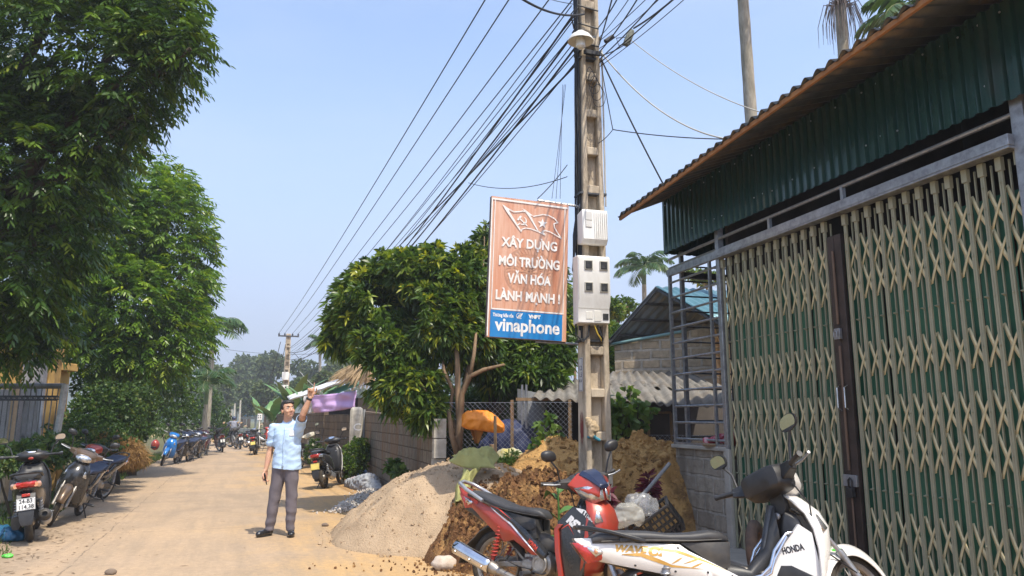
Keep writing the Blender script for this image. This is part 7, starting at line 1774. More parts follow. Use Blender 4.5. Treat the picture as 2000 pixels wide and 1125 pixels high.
hl = thing("helmet", "red helmet hanging on the handlebar of the blue motorbike", "helmet", P(303, 869, 24.8)); mb = MB(); mb.ell((0, 0, 0), (0.13, 0.14, 0.17)); mb.build("shell", MT['red_paint'], hl, smooth=80); mb = MB(); mb.box((0.0, -0.10, -0.07), (0.16, 0.1, 0.06)); mb.build("visor", MT['black_plastic'], hl, bevel=0.02)
dk = moped("black motorbike with blue seat parked next to the bright blue one", body='black_paint', shield='black_paint', cowl='navy_paint', fender='black_paint', inner='dusty_black', seat='seat_blue', steer=R(10), lod=1)
gq = "motorbikes parked in the far row on the left"
place(dk['root'], (-11.60, 27.2, 0), math.atan2(-1.10, 0.10), R(11)); dk['root']["group"] = gq; bl['root']["group"] = gq
mr = moped("maroon motorbike parked with its tail to the road in the far row", body='maroon_paint', shield='maroon_paint', cowl='maroon_paint', fender='maroon_paint', inner='dusty_black', steer=R(20), lod=1, plate_lines=("", ""))
place(mr['root'], (-13.15, 34.5, 0), R(118), R(8)); mr['root']["group"] = gq
gy = moped("silver and black motorbike parked in the far row beside the maroon one", body='black_paint', shield='grey_paint', cowl='grey_paint', fender='black_paint', inner='dusty_black', steer=R(10), lod=1, plate_lines=("", ""))
place(gy['root'], (-13.6, 38.0, 0), R(120), R(8)); gy['root']["group"] = gq
for src, p, hd_, lab in ((dk, (-11.95, 28.3, 0), math.atan2(-1.1, .12), "black motorbike third from the near end of the far row"), (dk, (-12.2, 29.6, 0), math.atan2(-1.1, .16), "black motorbike fourth from the near end, before the maroon motorbikes"),
                         (mr, (-12.9, 31.8, 0), math.atan2(-1.1, .2), "maroon motorbike with its headlight turned to the viewer in the far row"), (dk, (-14.1, 40.2, 0), R(150), "black motorbike parked sideways past the silver one"), (bf, (-14.6, 42.5, 0), R(-15), "motorbike with a pale front at the far end of the row, by the sapling")):
    c = dup(src['root'], p, 0, lab, gq); place(c, p, hd_, R(9))

# ---- scooters
def scooter(label, group=None, body='black_paint', front='black_paint', trim='grey_paint', steer=0.0, lines=("", ""), plate_mat='plate_white', seat='seat_black', name="parked_scooter", badge=False):
    t = thing(name, label, "scooter", (0, 0, 0), 0, group)
    B = lambda mb, n, m, p=t, **k: mb.build(n, MT[m] if isinstance(m, str) else m, p, **k)
    top, axle = Vector((0.93, 0, 0.98)), Vector((1.235, 0, 0.235)); S = steer_matrix(top, axle, steer)
    wheel(t, T(0, 0, 0.245), 0.245, 0.048, spokes=False); wheel(t, S @ T(1.25, 0, 0.24), 0.24, 0.042, spokes=False, disc=True)
    secs = [(-0.43, 0.055, 0.70, 0.78), (-0.36, 0.115, 0.60, 0.80), (-0.22, 0.155, 0.52, 0.79), (0.0, 0.175, 0.44, 0.765), (0.2, 0.175, 0.36, 0.74), (0.36, 0.155, 0.30, 0.70), (0.44, 0.135, 0.26, 0.58)]
    mb = MB(); mb.loft([ring_se(x, w, a, b, 28, 2.5) for x, w, a, b in secs]); body_ = B(mb, "body", body, smooth=55)
    prof = [(-0.36, 0.09, 0.775, 0.815), (-0.26, 0.125, 0.77, 0.845), (-0.08, 0.14, 0.755, 0.835), (0.08, 0.14, 0.735, 0.80), (0.24, 0.13, 0.72, 0.785), (0.36, 0.105, 0.70, 0.77), (0.43, 0.06, 0.69, 0.73)]
    mb = MB(); mb.loft([ring_se(x, w, a, b, 24, 3.0) for x, w, a, b in prof]); B(mb, "seat", seat, smooth=60)
    mb = MB(); mb.tube([(-0.1, 0.16, 0.80), (-0.30, 0.155, 0.845), (-0.42, 0.10, 0.86), (-0.45, 0, 0.865), (-0.42, -0.10, 0.86), (-0.30, -0.155, 0.845), (-0.1, -0.16, 0.80)], 0.018, 8); B(mb, "grab_rail", 'black_plastic', smooth=60)
    # tail lamp wraps the rear
    mb = MB(); mb.loft([ring_se(-0.455, 0.06, 0.705, 0.755, 20, 2.6), ring_se(-0.405, 0.125, 0.68, 0.765, 20, 2.6), ring_se(-0.36, 0.142, 0.67, 0.765, 20, 2.6)]); tl = B(mb, "tail_light", 'lens_red', smooth=60)
    mb = MB()
    for s in (-1, 1): mb.loft([ring_se(-0.425, 0.022, 0.69, 0.745, 14, 2.4, s * 0.105), ring_se(-0.35, 0.03, 0.675, 0.75, 14, 2.4, s * 0.13)])
    B(mb, "indicator", 'lens_orange' if plate_mat == 'plate_white' else 'lens_clear', tl, smooth=60)
    # hugger, plate
    mb = MB(); mb.loft([[(x - .006, -w, z), (x - .006, w, z), (x + .012, w * .9, z), (x + .012, -w * .9, z)] for x, w, z in ((-0.38, 0.10, 0.62), (-0.43, 0.10, 0.55), (-0.47, 0.085, 0.42), (-0.49, 0.075, 0.30), (-0.49, 0.055, 0.25))]); B(mb, "rear_mudguard", 'black_plastic', smooth=50, bevel=0.006)
    mb = MB(); mb.box((-0.478, 0, 0.30), (0.02, 0.10, 0.085), T(0, 0, 0)); B(mb, "reflector", 'silver_ink' if plate_mat == 'plate_white' else 'lens_red', bevel=0.008)
    plate(t, (-0.472, 0, 0.50), R(12), lines, MT[plate_mat])
    mb = MB(); mb.box((-0.425, 0, 0.602), (0.02, 0.085, 0.035)); B(mb, "rear_reflector", 'lens_red', bevel=0.004)
    # engine / swing unit, muffler right
    mb = MB(); mb.loft([ring_se(-0.06, 0.05, 0.17, 0.33, 16, 2.6, 0.14), ring_se(0.15, 0.07, 0.16, 0.36, 16, 2.6, 0.13), ring_se(0.4, 0.07, 0.2, 0.36, 16, 2.6, 0.11)]); mb.box((0.25, 0, 0.3), (0.35, 0.2, 0.14)); B(mb, "engine", 'dusty_black', smooth=50)
    mb = MB(); m_, L_ = along((0.30, -0.15, 0.20), (-0.22, -0.175, 0.335)); mb.lathe([(0.02, 0), (0.05, 0.06), (0.068, 0.14), (0.07, L_ - .05), (0.055, L_ - .01), (0.03, L_), (0.028, L_ - .06), (0, L_ - .06)], 22, m_); mb.tube([(0.3, -0.15, 0.2), (0.45, -0.1, 0.2), (0.5, -0.05, 0.26)], 0.018, 8); mf = B(mb, "muffler", 'dusty_black', smooth=50)
    mb = MB(); mb.loft([[m_ @ Vector((0.078 * math.cos(a), 0.078 * math.sin(a), q)) for a in np.linspace(-2.3, 0.6, 10) + 0.1] for q in np.linspace(0.14, L_ - .08, 6)], cap=False, closed=False); mb.build("heat_shield", MT['grey_paint'], mf, smooth=50, solid=0.006)
    for s in (1, -1):
        mb = MB(); a, b = Vector((0.0, s * 0.13, 0.25)), Vector((-0.06, s * 0.12, 0.52)); mb.tube([a, b], 0.012, 8); spring(mb, a, b, 0.026, 8, 0.006); B(mb, "shock_absorber", 'steel')
    # floor and shield
    mb = MB(); mb.box((0.62, 0, 0.285), (0.46, 0.30, 0.05)); B(mb, "floorboard", 'dusty_black', bevel=0.015)
    rings = []
    for z, xb, xf, w in ((0.97, 0.90, 0.97, 0.05), (0.90, 0.91, 1.02, 0.13), (0.80, 0.90, 1.07, 0.185), (0.66, 0.88, 1.07, 0.205), (0.5, 0.86, 1.03, 0.20), (0.36, 0.84, 0.99, 0.185), (0.27, 0.82, 0.95, 0.15)): rings.append([(xf - (xf - xb) * (abs(y) ** 2.4), y * w, z) for y in np.linspace(-1, 1, 13)])
    mb = MB(); mb.loft(rings, cap=False, closed=False); B(mb, "leg_shield", front, smooth=60, solid=0.014)
    mb = MB(); mb.loft([[(xb, y * w * .97, z) for y in (-1, -.5, 0, .5, 1)] for z, xb, w in ((0.90, 0.88, 0.12), (0.78, 0.85, 0.17), (0.6, 0.80, 0.19), (0.42, 0.80, 0.185), (0.30, 0.80, 0.17))], cap=False, closed=False); B(mb, "inner_shield", 'black_plastic', smooth=60, solid=0.03)
    mb = MB(); mb.lathe([(0, 0.005), (0.02, 0.005), (0.024, 0), (0.024, -0.01)], 14, T(0.835, -0.085, 0.76) @ RY(-PI / 2)); B(mb, "ignition_switch", 'steel')
    mb = MB(); mb.loft([ring_se(0.80, 0.05, 0.50, 0.56), ring_se(0.87, 0.07, 0.44, 0.85)]); B(mb, "column_cover", 'black_plastic', smooth=50)
    # steered parts
    mb = MB(); d = (top - axle).normalized()
    for s in (-1, 1): a = Vector((1.25, s * 0.075, 0.24)); mb.tube([S @ a, S @ (a + d * .3)], 0.018, 10)
    B(mb, "front_fork", 'dark_steel'); mb = MB(); rings = []
    for k in range(13):
        a = R(20 + 130 * k / 12); rr = 0.27; c = Vector((1.25 + rr * math.cos(a), 0, 0.24 + rr * math.sin(a))); nrm = Vector((math.cos(a), 0, math.sin(a)))
        rings.append([S @ (c + Vector((0, y * .08, 0)) - nrm * ((abs(y) ** 3) * .05)) for y in (-1, -.9, -.5, 0, .5, .9, 1)])
    mb.loft(rings, cap=False, closed=False); B(mb, "front_fender", front, smooth=60, solid=0.005)
    mb = MB(); mb.loft([[S @ Vector(p) for p in ring_se(x, w, a, b, 24, 2.5)] for x, w, a, b in ((0.80, 0.08, 0.985, 1.04), (0.84, 0.15, 0.96, 1.075), (0.90, 0.20, 0.94, 1.085), (0.97, 0.17, 0.94, 1.06), (1.03, 0.09, 0.96, 1.03))]); cw = B(mb, "handlebar_cover", 'black_plastic', smooth=55)
    mb = MB(); mb.loft([[S @ Vector(p) for p in ring_se(x, w, a, b, 20, 2.1)] for x, w, a, b in ((0.815, 0.06, 1.03, 1.055), (0.86, 0.105, 1.06, 1.09), (0.93, 0.09, 1.08, 1.10), (0.96, 0.05, 1.075, 1.09))]); ds = B(mb, "dashboard", 'dark_steel', cw, smooth=60)
    mb = MB(); mb.loft([[S @ Vector(p) for p in ring_se(x, w, a, b, 20, 2.0)] for x, w, a, b in ((0.825, 0.04, 1.053, 1.063), (0.86, 0.07, 1.083, 1.095), (0.92, 0.06, 1.10, 1.106))]); B(mb, "dial_glass", 'mirror_glass', ds, smooth=60)
    if badge:
        mb = MB(); mb.ell((0, 0, 0), (0.006, 0.032, 0.018), S @ T(0.786, 0.0, 0.985)); B(mb, "badge", 'red_paint', cw)
    mb = MB(); mb.tube([S @ Vector(p) for p in ((0.80, -0.36, 1.02), (0.84, -0.2, 1.02), (0.89, 0, 1.02), (0.84, 0.2, 1.02), (0.80, 0.36, 1.02))], 0.011, 8); hb = B(mb, "handlebar", 'dark_steel'); mb = MB()
    for s in (-1, 1): mb.tube([S @ Vector((0.80, s * 0.365, 1.02)), S @ Vector((0.835, s * 0.235, 1.02))], 0.018, 10)
    B(mb, "grips", 'black_plastic', hb); mb = MB()
    for s in (-1, 1): mb.tube([S @ Vector(p) for p in ((0.87, s * 0.22, 1.02), (0.89, s * 0.29, 1.025), (0.87, s * 0.36, 1.035))], 0.008, 7)
    B(mb, "brake_levers", 'steel', hb)
    mirrors(t, S, (0.86, 0.22, 1.03), 'black_plastic', h=0.19, out=0.08)
    mb = MB(); mb.tube([(0.30, 0.13, 0.22), (0.22, 0.25, 0.01)], 0.011, 7)
    for s in (-1, 1): mb.tube([(0.3, s * 0.15, 0.3), (0.30, s * 0.25, 0.3)], 0.013, 7)
    B(mb, "side_stand", 'dark_steel')
    return t, cw
s1, _ = scooter("black scooter with white number plate parked by the weeds at the left edge", lines=("24-B3", "114.38"), steer=R(-6), badge=True)
place(s1, (-5.98, 9.62, 0), R(90 + 29), R(7))
s2, _ = scooter("black and white scooter with yellow number plate parked by the clipped shrub", lines=("", ""), plate_mat='plate_yellow', front='white_paint', steer=R(-5))
place(s2, (-4.10, 16.75, 0), R(90 - 4), R(9))
wb2 = moped("cream fronted motorbike parked behind the pointing man, near the black scooter", body='black_paint', shield='cream_paint', cowl='cream_paint', fender='cream_paint', inner='cream_paint', steer=R(25), lod=1, plate_lines=("", ""), plate_mat='plate_yellow')
place(wb2['root'], (-6.45, 23.2, 0), R(78), R(9))
gr = "motorbikes parked far down the right side"
o1 = moped("grey motorbike parked across the right side of the far road", body='grey_paint', shield='black_paint', cowl='black_paint', fender='black_paint', inner='dusty_black', steer=R(10), lod=1, muffler='chrome')
place(o1['root'], (-12.2, 36.0, 0), R(15), R(7)); o1['root']["group"] = gr
s3 = copy_tree(s2); s3["label"] = "dark scooter with a red tail light parked just left of the pointing man"; s3["group"] = gr; place(s3, (-10.9, 32.2, 0), R(105), R(8))
c = dup(mr['root'], (0, 0, 0), 0, "dark red motorbike parked beyond the dark scooter on the right side", gr); place(c, (-12.0, 38.5, 0), R(95), R(8))
c = dup(dk['root'], (0, 0, 0), 0, "dark motorbike mostly hidden behind the wire fence by the tree trunk"); place(c, (-0.55, 14.2, 0.1), R(170), R(6))
c = dup(bf['root'], (0, 0, 0), 0, "red motorbike glimpsed through the wire fence under the orange tarpaulin"); place(c, (0.4, 14.6, 0.1), R(200), R(6))
# the rider's machine
rm = moped("red motorbike being ridden away down the middle of the road", body='black_paint', shield='red_paint', cowl='black_paint', fender='red_paint', inner='dusty_black', steer=0, lod=1, plate_lines=("", ""), kick=False, name="motorbike")
RIDE = Vector((-15.85, 43.0, 0)); place(rm['root'], RIDE, R(112), 0)
# ================================================================== people
skin = M("skin", (0.58, 0.335, 0.215), 0.5, 0, (0.51, 0.28, 0.175), 14, 0.0008, 200, col3=(0.55, 0.28, 0.20), scale3=8)
hair = M("black_hair", (0.012, 0.010, 0.010), 0.5, 0, (0.028, 0.024, 0.022), 60, 0.004, 140)
shirt_m = M("pale_blue_shirt", (0.47, 0.62, 0.80), 0.8, 0, (0.42, 0.57, 0.76), 3, 0.0010, 300)
trouser_m = M("grey_trousers", (0.155, 0.135, 0.15), 0.85, 0, (0.125, 0.11, 0.123), 4, 0.001, 260)
shoe_m = M("black_shoe_leather", (0.010, 0.010, 0.011), 0.22, 0, (0.018, 0.017, 0.017), 10, coat=0.4)
def cap_mesh(mb, a, b, ra, rb, n=14):
    a = Vector(a); b = Vector(b); m, L_ = along(a, b); prof = []
    for i in range(5): t = PI / 2 * i / 4; prof.append((max(1e-4, ra * math.sin(t)), -ra * math.cos(t)))
    for i in range(5): t = PI / 2 * i / 4; prof.append((max(1e-4, rb * math.cos(t)), L_ + rb * math.sin(t)))
    mb.lathe(prof, n, m)
def blob(name, prims, voxel, mat, parent, smooth_it=3, fold=None):
    """join capsules ('c') and ellipsoids ('e') into one continuous surface"""
    mb = MB()
    for p in prims:
        if p[0] == 'c': cap_mesh(mb, *p[1:])
        elif p[0] == 'l': mb.loft(p[1])
        else: mb.ell(p[1], p[2], p[3] if len(p) > 3 else None)
    o = mb.build(name, mat, parent, smooth=0, fix=False)
    md = o.modifiers.new("r", 'REMESH'); md.mode = 'VOXEL'; md.voxel_size = voxel
    md = o.modifiers.new("s", 'SMOOTH'); md.factor = 0.5; md.iterations = smooth_it
    finish(o)
    me = o.data
    if fold:
        me.update()
        cs = [v.co.copy() for v in me.vertices]; ns = [v.normal.copy() for v in me.vertices]
        for v, c, n in zip(me.vertices, cs, ns): v.co = c + n * fold(c)
    me.polygons.foreach_set("use_smooth", [True] * len(me.polygons)); me.update()
    return o
MAN = G(541, 1047)
man = thing("person", "man in pale blue shirt and grey trousers standing on the road, pointing up", "person", MAN, R(0))
HC = Vector((0.065, -0.02, 1.615))                       # head centre
HR = RZ(R(40)) @ RX(R(-8)) @ RY(R(-4))                  # face -y turned to the picture's right and lifted
HM = T(*HC) @ HR @ Matrix.Diagonal((1.07, 1.05, 1.03, 1))
def h_(x, y, z): return tuple(HM @ Vector((x, y, z)))
def he(x, y, z, rx, ry, rz): return ('e', (0, 0, 0), (rx, ry, rz), HM @ T(x, y, z))
SHR, ELR, WRR = Vector((-0.125, 0.01, 1.385)), Vector((-0.160, 0.03, 1.085)), Vector((-0.185, -0.03, 0.835))     # hanging arm
SHL, ELL, WRL = Vector((0.235, 0.0, 1.405)), Vector((0.315, -0.20, 1.555)), Vector((0.405, -0.215, 1.775))       # raised arm
prims = [he(0, 0.012, 0.045, 0.075, 0.092, 0.085), he(0, -0.025, -0.01, 0.066, 0.068, 0.085), he(0, -0.040, -0.060, 0.048, 0.048, 0.045), he(0, -0.072, -0.082, 0.022, 0.020, 0.020),
         ('c', h_(0, -0.088, 0.022), h_(0, -0.108, -0.020), 0.008, 0.0135), he(0.012, -0.098, -0.024, 0.009, 0.010, 0.008), he(-0.012, -0.098, -0.024, 0.009, 0.010, 0.008),
         he(0, -0.090, -0.052, 0.022, 0.010, 0.006), he(0, -0.088, -0.064, 0.019, 0.010, 0.006), he(0.036, -0.066, -0.022, 0.022, 0.018, 0.022), he(-0.036, -0.066, -0.022, 0.022, 0.018, 0.022), he(0, -0.080, 0.040, 0.045, 0.014, 0.010),
         he(0.074, 0.012, -0.008, 0.010, 0.020, 0.032), he(-0.074, 0.012, -0.008, 0.010, 0.020, 0.032),
         ('c', (0.06, 0.02, 1.40), tuple(HC + Vector((-0.005, 0.015, -0.07))), 0.062, 0.052), ('c', (0.0, 0.02, 1.40), (0.13, 0.02, 1.42), 0.055, 0.055),
         ('c', (0.06, 0.01, 1.30), (0.07, 0.01, 1.0), 0.10, 0.10), ('c', (0.02, 0.01, 1.33), (-0.10, 0.01, 1.36), 0.07, 0.05), ('c', (0.12, 0.01, 1.33), (0.22, 0.0, 1.385), 0.07, 0.05),
         ('c', (0.0, 0.0, 0.92), (-0.06, 0.0, 0.47), 0.08, 0.052), ('c', (0.14, 0.0, 0.92), (0.165, 0.0, 0.47), 0.08, 0.052), ('c', (-0.06, 0.0, 0.47), (-0.105, 0.01, 0.09), 0.052, 0.036), ('c', (0.165, 0.0, 0.47), (0.16, 0.01, 0.09), 0.052, 0.036), ('c', (0.0, 0, 0.95), (0.14, 0, 0.95), 0.09, 0.09),
         ('c', tuple(SHR), tuple(ELR), 0.052, 0.040), ('c', tuple(ELR), tuple(ELR.lerp(WRR, .3)), 0.040, 0.043), ('c', tuple(ELR.lerp(WRR, .3)), tuple(WRR), 0.043, 0.026),
         ('c', tuple(SHL), tuple(ELL), 0.052, 0.042), ('c', tuple(ELL), tuple(ELL.lerp(WRL, .3)), 0.041, 0.044), ('c', tuple(ELL.lerp(WRL, .3)), tuple(WRL), 0.044, 0.027)]
def hand(wrist, fwd, palm_n, thumb_dir, curls, s=1.0):
    """palm, five jointed fingers; fwd along the hand, palm_n out of the palm, thumb_dir to the thumb's side"""
    f = Vector(fwd).normalized(); n = (Vector(palm_n) - f * f.dot(Vector(palm_n))).normalized(); t = f.cross(n)
    if t.dot(Vector(thumb_dir)) < 0: t = -t
    out = []; w = Vector(wrist)
    for k in range(4):
        o = (1.5 - k) * 0.0205 * s; b = w + t * o * 0.7; e = w + f * 0.088 * s + t * o
        out.append(('c', tuple(b), tuple(e), 0.0155 * s, 0.0125 * s, 10))
        L_ = (0.072, 0.080, 0.074, 0.058)[k] * s; c = curls[k]; p = e; d = f.copy(); a = c[0]
        for j, fr in enumerate((0.44, 0.32, 0.24)):
            ax = t; d = (Matrix.Rotation((c[j]) * (1 if f.cross(n).dot(t) > 0 else -1), 3, t) @ d).normalized()
            q = p + d * L_ * fr; out.append(('c', tuple(p), tuple(q), (0.0092 - 0.0009 * j) * s, (0.0085 - 0.0009 * j) * s, 8)); p = q
    b = w + f * 0.025 * s + t * 0.022 * s; p1 = b + (f * 0.55 + t * 0.75 + n * 0.25).normalized() * 0.042 * s; p2 = p1 + (f * 0.85 + t * 0.15 + n * 0.4).normalized() * 0.030 * s; p3 = p2 + (f * 0.8 - t * 0.25 + n * 0.4).normalized() * 0.026 * s
    out += [('c', tuple(b), tuple(p1), 0.0150 * s, 0.0115 * s, 8), ('c', tuple(p1), tuple(p2), 0.0105 * s, 0.0095 * s, 8), ('c', tuple(p2), tuple(p3), 0.0095 * s, 0.0080 * s, 8)]
    return out
prims += hand(WRL + Vector((0.004, 0, 0.012)), (0.05, -0.05, 1.0), (0.45, -0.9, 0), (0.9, 0.4, 0), [(0.05, 0.06, 0.05), (1.35, 1.5, 0.9), (1.45, 1.5, 0.9), (1.5, 1.5, 0.9)], 1.12)
prims += hand(WRR + Vector((0, 0, -0.01)), (-0.02, -0.25, -1.0), (0.85, -0.35, 0), (0.1, -1, 0.0), [(0.35, 0.55, 0.4), (0.45, 0.7, 0.5), (0.5, 0.75, 0.5), (0.55, 0.8, 0.5)], 1.08)
body_o = blob("body", prims, 0.0052, skin, man, 2)
# eyes, brows, mouth
eye_w = M("eye_white", (0.70, 0.68, 0.65), 0.3); iris = M("dark_iris", (0.02, 0.012, 0.01), 0.2); lip = M("lips", (0.33, 0.13, 0.11), 0.5)
for s in (-1, 1):
    mb = MB(); mb.ell((0, 0, 0), (0.013, 0.010, 0.0055), HM @ T(s * 0.032, -0.0815, 0.018)); e = mb.build("eye", eye_w, man, smooth=80)
    mb = MB(); mb.ell((0, 0, 0), (0.0055, 0.004, 0.0055), HM @ T(s * 0.032 + 0.003, -0.0895, 0.019)); mb.build("iris", iris, e, smooth=80)
    mb = MB(); mb.tube([HM @ Vector((s * x, y, z)) for x, y, z in ((0.012, -0.094, 0.036), (0.032, -0.092, 0.043), (0.052, -0.077, 0.036))], [0.0035, 0.0048, 0.0025], 6); mb.build("eyebrow", hair, man)
mb = MB(); mb.ell((0, 0, 0), (0.021, 0.008, 0.0055), HM @ T(0, -0.0925, -0.057)); mb.build("lips", lip, man, smooth=80)
# hair cap: short, following the skull
hp = [he(0, 0.022, 0.058, 0.080, 0.090, 0.080), he(0, 0.052, 0.02, 0.077, 0.064, 0.075), he(0.0, -0.034, 0.094, 0.060, 0.048, 0.034), he(0.03, -0.034, 0.09, 0.042, 0.045, 0.032), he(0.070, 0.0, 0.040, 0.013, 0.026, 0.035), he(-0.070, 0.0, 0.040, 0.013, 0.026, 0.035)]
hr = blob("hair", hp, 0.006, hair, man, 3, lambda c: 0.003 * noise.noise(c * 90))
# shirt: torso with loose hem, short sleeves, creases
def crease(c):
    q = Vector((c.x * 3.0 + c.z * 1.6, c.y * 2.5, c.z * 5.5 - c.x * 2.5))
    f = 0.007 * noise.noise(q * 1.1) + 0.017 * (0.35 - abs(noise.noise(q * 1.7 + Vector((3, 0, 0)))))+ 0.007 * (0.3 - abs(noise.noise(q * 3.2)))
    d = (c - Vector((0.24, -0.02, 1.30))).length
    f += 0.006 * math.sin(d * 75 + 3 * noise.noise(q)) * math.exp(-d * 5)
    return f * (1.0 if c.z > 0.9 else 0.8)
tors = [[(xc + w * math.copysign(abs(math.cos(t)) ** .82, math.cos(t)), 0.012 + d * math.copysign(abs(math.sin(t)) ** .9, math.sin(t)), z + tl * math.cos(t)) for t in np.linspace(0, 2 * PI, 29)[:-1]] for z, xc, w, d, tl in ((0.84, 0.076, 0.188, 0.132, 0), (0.95, 0.074, 0.180, 0.126, 0), (1.05, 0.070, 0.172, 0.120, 0), (1.16, 0.066, 0.172, 0.120, 0), (1.28, 0.062, 0.172, 0.116, 0.01), (1.36, 0.060, 0.166, 0.098, 0.02), (1.415, 0.060, 0.13, 0.080, 0.02), (1.455, 0.061, 0.068, 0.062, 0))]
sp = [('l', tors), ('c', (0.02, 0.015, 1.385), tuple(SHR + Vector((0.015, 0, -0.005))), 0.060, 0.054), ('c', (0.10, 0.015, 1.40), tuple(SHL + Vector((-0.02, 0.0, 0.0))), 0.064, 0.060),
      ('c', tuple(SHR), tuple(SHR.lerp(ELR, .68)), 0.055, 0.060), ('c', tuple(SHL), tuple(SHL.lerp(ELL, .55)), 0.060, 0.066), ('c', (0.19, 0, 1.28), tuple(SHL.lerp(ELL, .4) + Vector((0, 0, -0.03))), 0.065, 0.055)]
shirt = blob("shirt", sp, 0.0075, shirt_m, man, 7, crease)
# the hem is cut straight
bm = bmesh.new(); bm.from_mesh(shirt.data)
bmesh.ops.bisect_plane(bm, geom=bm.verts[:] + bm.edges[:] + bm.faces[:], plane_co=(0.07, 0, 0.852), plane_no=(-0.10, 0.0, -1), clear_outer=True)
for end, dirv in ((SHR.lerp(ELR, .80), (ELR - SHR)), (SHL.lerp(ELL, .66), (ELL - SHL))):
    geo = [v for v in bm.verts if (v.co - end).length < 0.14]; vs_ = set(geo)
    g2 = geo + [e for e in bm.edges if all(v in vs_ for v in e.verts)] + [f for f in bm.faces if all(v in vs_ for v in f.verts)]
    bmesh.ops.bisect_plane(bm, geom=g2, plane_co=end, plane_no=dirv.normalized(), clear_outer=True)
bm.to_mesh(shirt.data); bm.free()
md = shirt.modifiers.new("cloth", 'SOLIDIFY'); md.thickness = 0.004; md.offset = 1
# collar, placket, pocket badge
def on_shirt(x, z, off=0.004):
    tr_ = on_shirt.tree; h = tr_.ray_cast(Vector((x, -1, z)), Vector((0, 1, 0)))
    return Vector((x, (h[0].y if h[0] is not None else -0.1) - off, z))
on_shirt.tree = BVHTree.FromPolygons([v.co for v in shirt.data.vertices], [tuple(p_.vertices) for p_ in shirt.data.polygons])
mb = MB()
pts = [(0.062 + 0.006 * math.sin(k), 1.385 - k * 0.052) for k in range(11)]
for (x0, z0), (x1, z1) in zip(pts[:-1], pts[1:]): mb.add([on_shirt(x0 - .012, z0, .006), on_shirt(x0 + .012, z0, .006), on_shirt(x1 + .012, z1, .006), on_shirt(x1 - .012, z1, .006)], [(0, 1, 2, 3)])
mb.build("placket", shirt_m, shirt, smooth=60, solid=0.003)
mb = MB()
for k in range(6): q = on_shirt(0.062, 1.36 - k * 0.085, 0.011); mb.ell(tuple(q), (0.006, 0.003, 0.006), n=8, k=5)
mb.build("buttons", M("pearl_button", (0.6, 0.66, 0.72), 0.3), shirt)
mb = MB()
mb.grid(5, 5, lambda i, j: on_shirt(0.125 + 0.062 * i, 1.275 + 0.078 * j, 0.008)); mb.build("pocket_badge", M("white_badge", (0.78, 0.80, 0.82), 0.5), shirt, smooth=60, solid=0.002)
mb = MB()
for s in (-1, 1):
    cn = Vector((0.062, 0.02, 1.455)); vs = []
    for k in range(9):
        a = R(-90) + s * R(8 + 150 * k / 8); r0 = 0.064; r1 = 0.088 if k else 0.075; dz = -0.03 - (0.035 if k < 2 else 0)
        vs += [cn + Vector((r0 * math.cos(a), r0 * math.sin(a), 0.03 - 0.025 * math.cos(a + PI / 2))), cn + Vector((r1 * math.cos(a) + (s * 0.025 if k < 2 else 0), r1 * math.sin(a) * 1.0 - (0.012 if k < 2 else 0), dz - .01))]
    mb.add(vs, [(2 * k, 2 * k + 1, 2 * k + 3, 2 * k + 2) for k in range(8)])
mb.build("collar", shirt_m, shirt, smooth=60, solid=0.005)
# trousers
def tcrease(c):
    q = Vector((c.x * 4, c.y * 3, c.z * 4)); f = 0.005 * noise.noise(q) + 0.013 * (0.3 - abs(noise.noise(q * 1.6 + Vector((0, 0, 5))))) + 0.006 * math.sin(c.z * 42 + 4 * noise.noise(q)) * math.exp(-max(0, c.z - 0.1) * 7)
    return f + 0.004 * math.sin(c.z * 30 + c.x * 20) * math.exp(-abs(c.z - .47) * 9)
tp = [('c', (0.01, 0.0, 0.90), (0.135, 0.0, 0.90), 0.100, 0.100), ('c', (-0.005, 0.0, 0.90), (-0.058, -0.005, 0.48), 0.102, 0.073), ('c', (0.145, 0.0, 0.90), (0.166, -0.005, 0.48), 0.102, 0.073),
      ('c', (-0.058, -0.005, 0.48), (-0.108, 0.015, 0.10), 0.073, 0.060), ('c', (0.166, -0.005, 0.48), (0.162, 0.015, 0.10), 0.073, 0.060)]
tr = blob("trousers", tp, 0.009, trouser_m, man, 3, tcrease)
bm = bmesh.new(); bm.from_mesh(tr.data); bmesh.ops.bisect_plane(bm, geom=bm.verts[:] + bm.edges[:] + bm.faces[:], plane_co=(0, 0, 0.068), plane_no=(0, 0.1, -1), clear_outer=True); bm.to_mesh(tr.data); bm.free()
for x, an in ((-0.125, -28), (0.172, 18)):
    Mx = T(x, 0.02, 0) @ RZ(R(an))
    sh = blob("shoe", [('e', (0, 0, 0), (0.048, 0.075, 0.042), Mx @ T(0, -0.13, 0.040)), ('e', (0, 0, 0), (0.044, 0.09, 0.040), Mx @ T(0, -0.05, 0.045)), ('e', (0, 0, 0), (0.040, 0.055, 0.048), Mx @ T(0, 0.025, 0.050)), ('c', tuple(Mx @ Vector((0, -0.01, 0.05))), tuple(Mx @ Vector((0, 0.015, 0.085))), 0.045, 0.040)], 0.006, shoe_m, man, 3)
    mb = MB(); ol = [(0.046 * math.cos(a) * (1 if math.sin(a) < 0 else .86), 0.125 * math.sin(a) - 0.062, 0) for a in np.linspace(0, 2 * PI, 25)[:-1]]
    mb.loft([[Mx @ Vector(p) for p in ol], [Mx @ (Vector(p) + Vector((0, 0, 0.020))) for p in ol]]); mb.build("sole", MT['tyre'], sh)
    mb = MB()
    for k in range(3): mb.tube([Mx @ Vector((-0.016, -0.045 - .018 * k, 0.088 - .005 * k)), Mx @ Vector((0, -0.048 - .018 * k, 0.092 - .005 * k)), Mx @ Vector((0.016, -0.045 - .018 * k, 0.088 - .005 * k))], 0.0028, 5)
    mb.build("laces", MT['black_plastic'], sh)
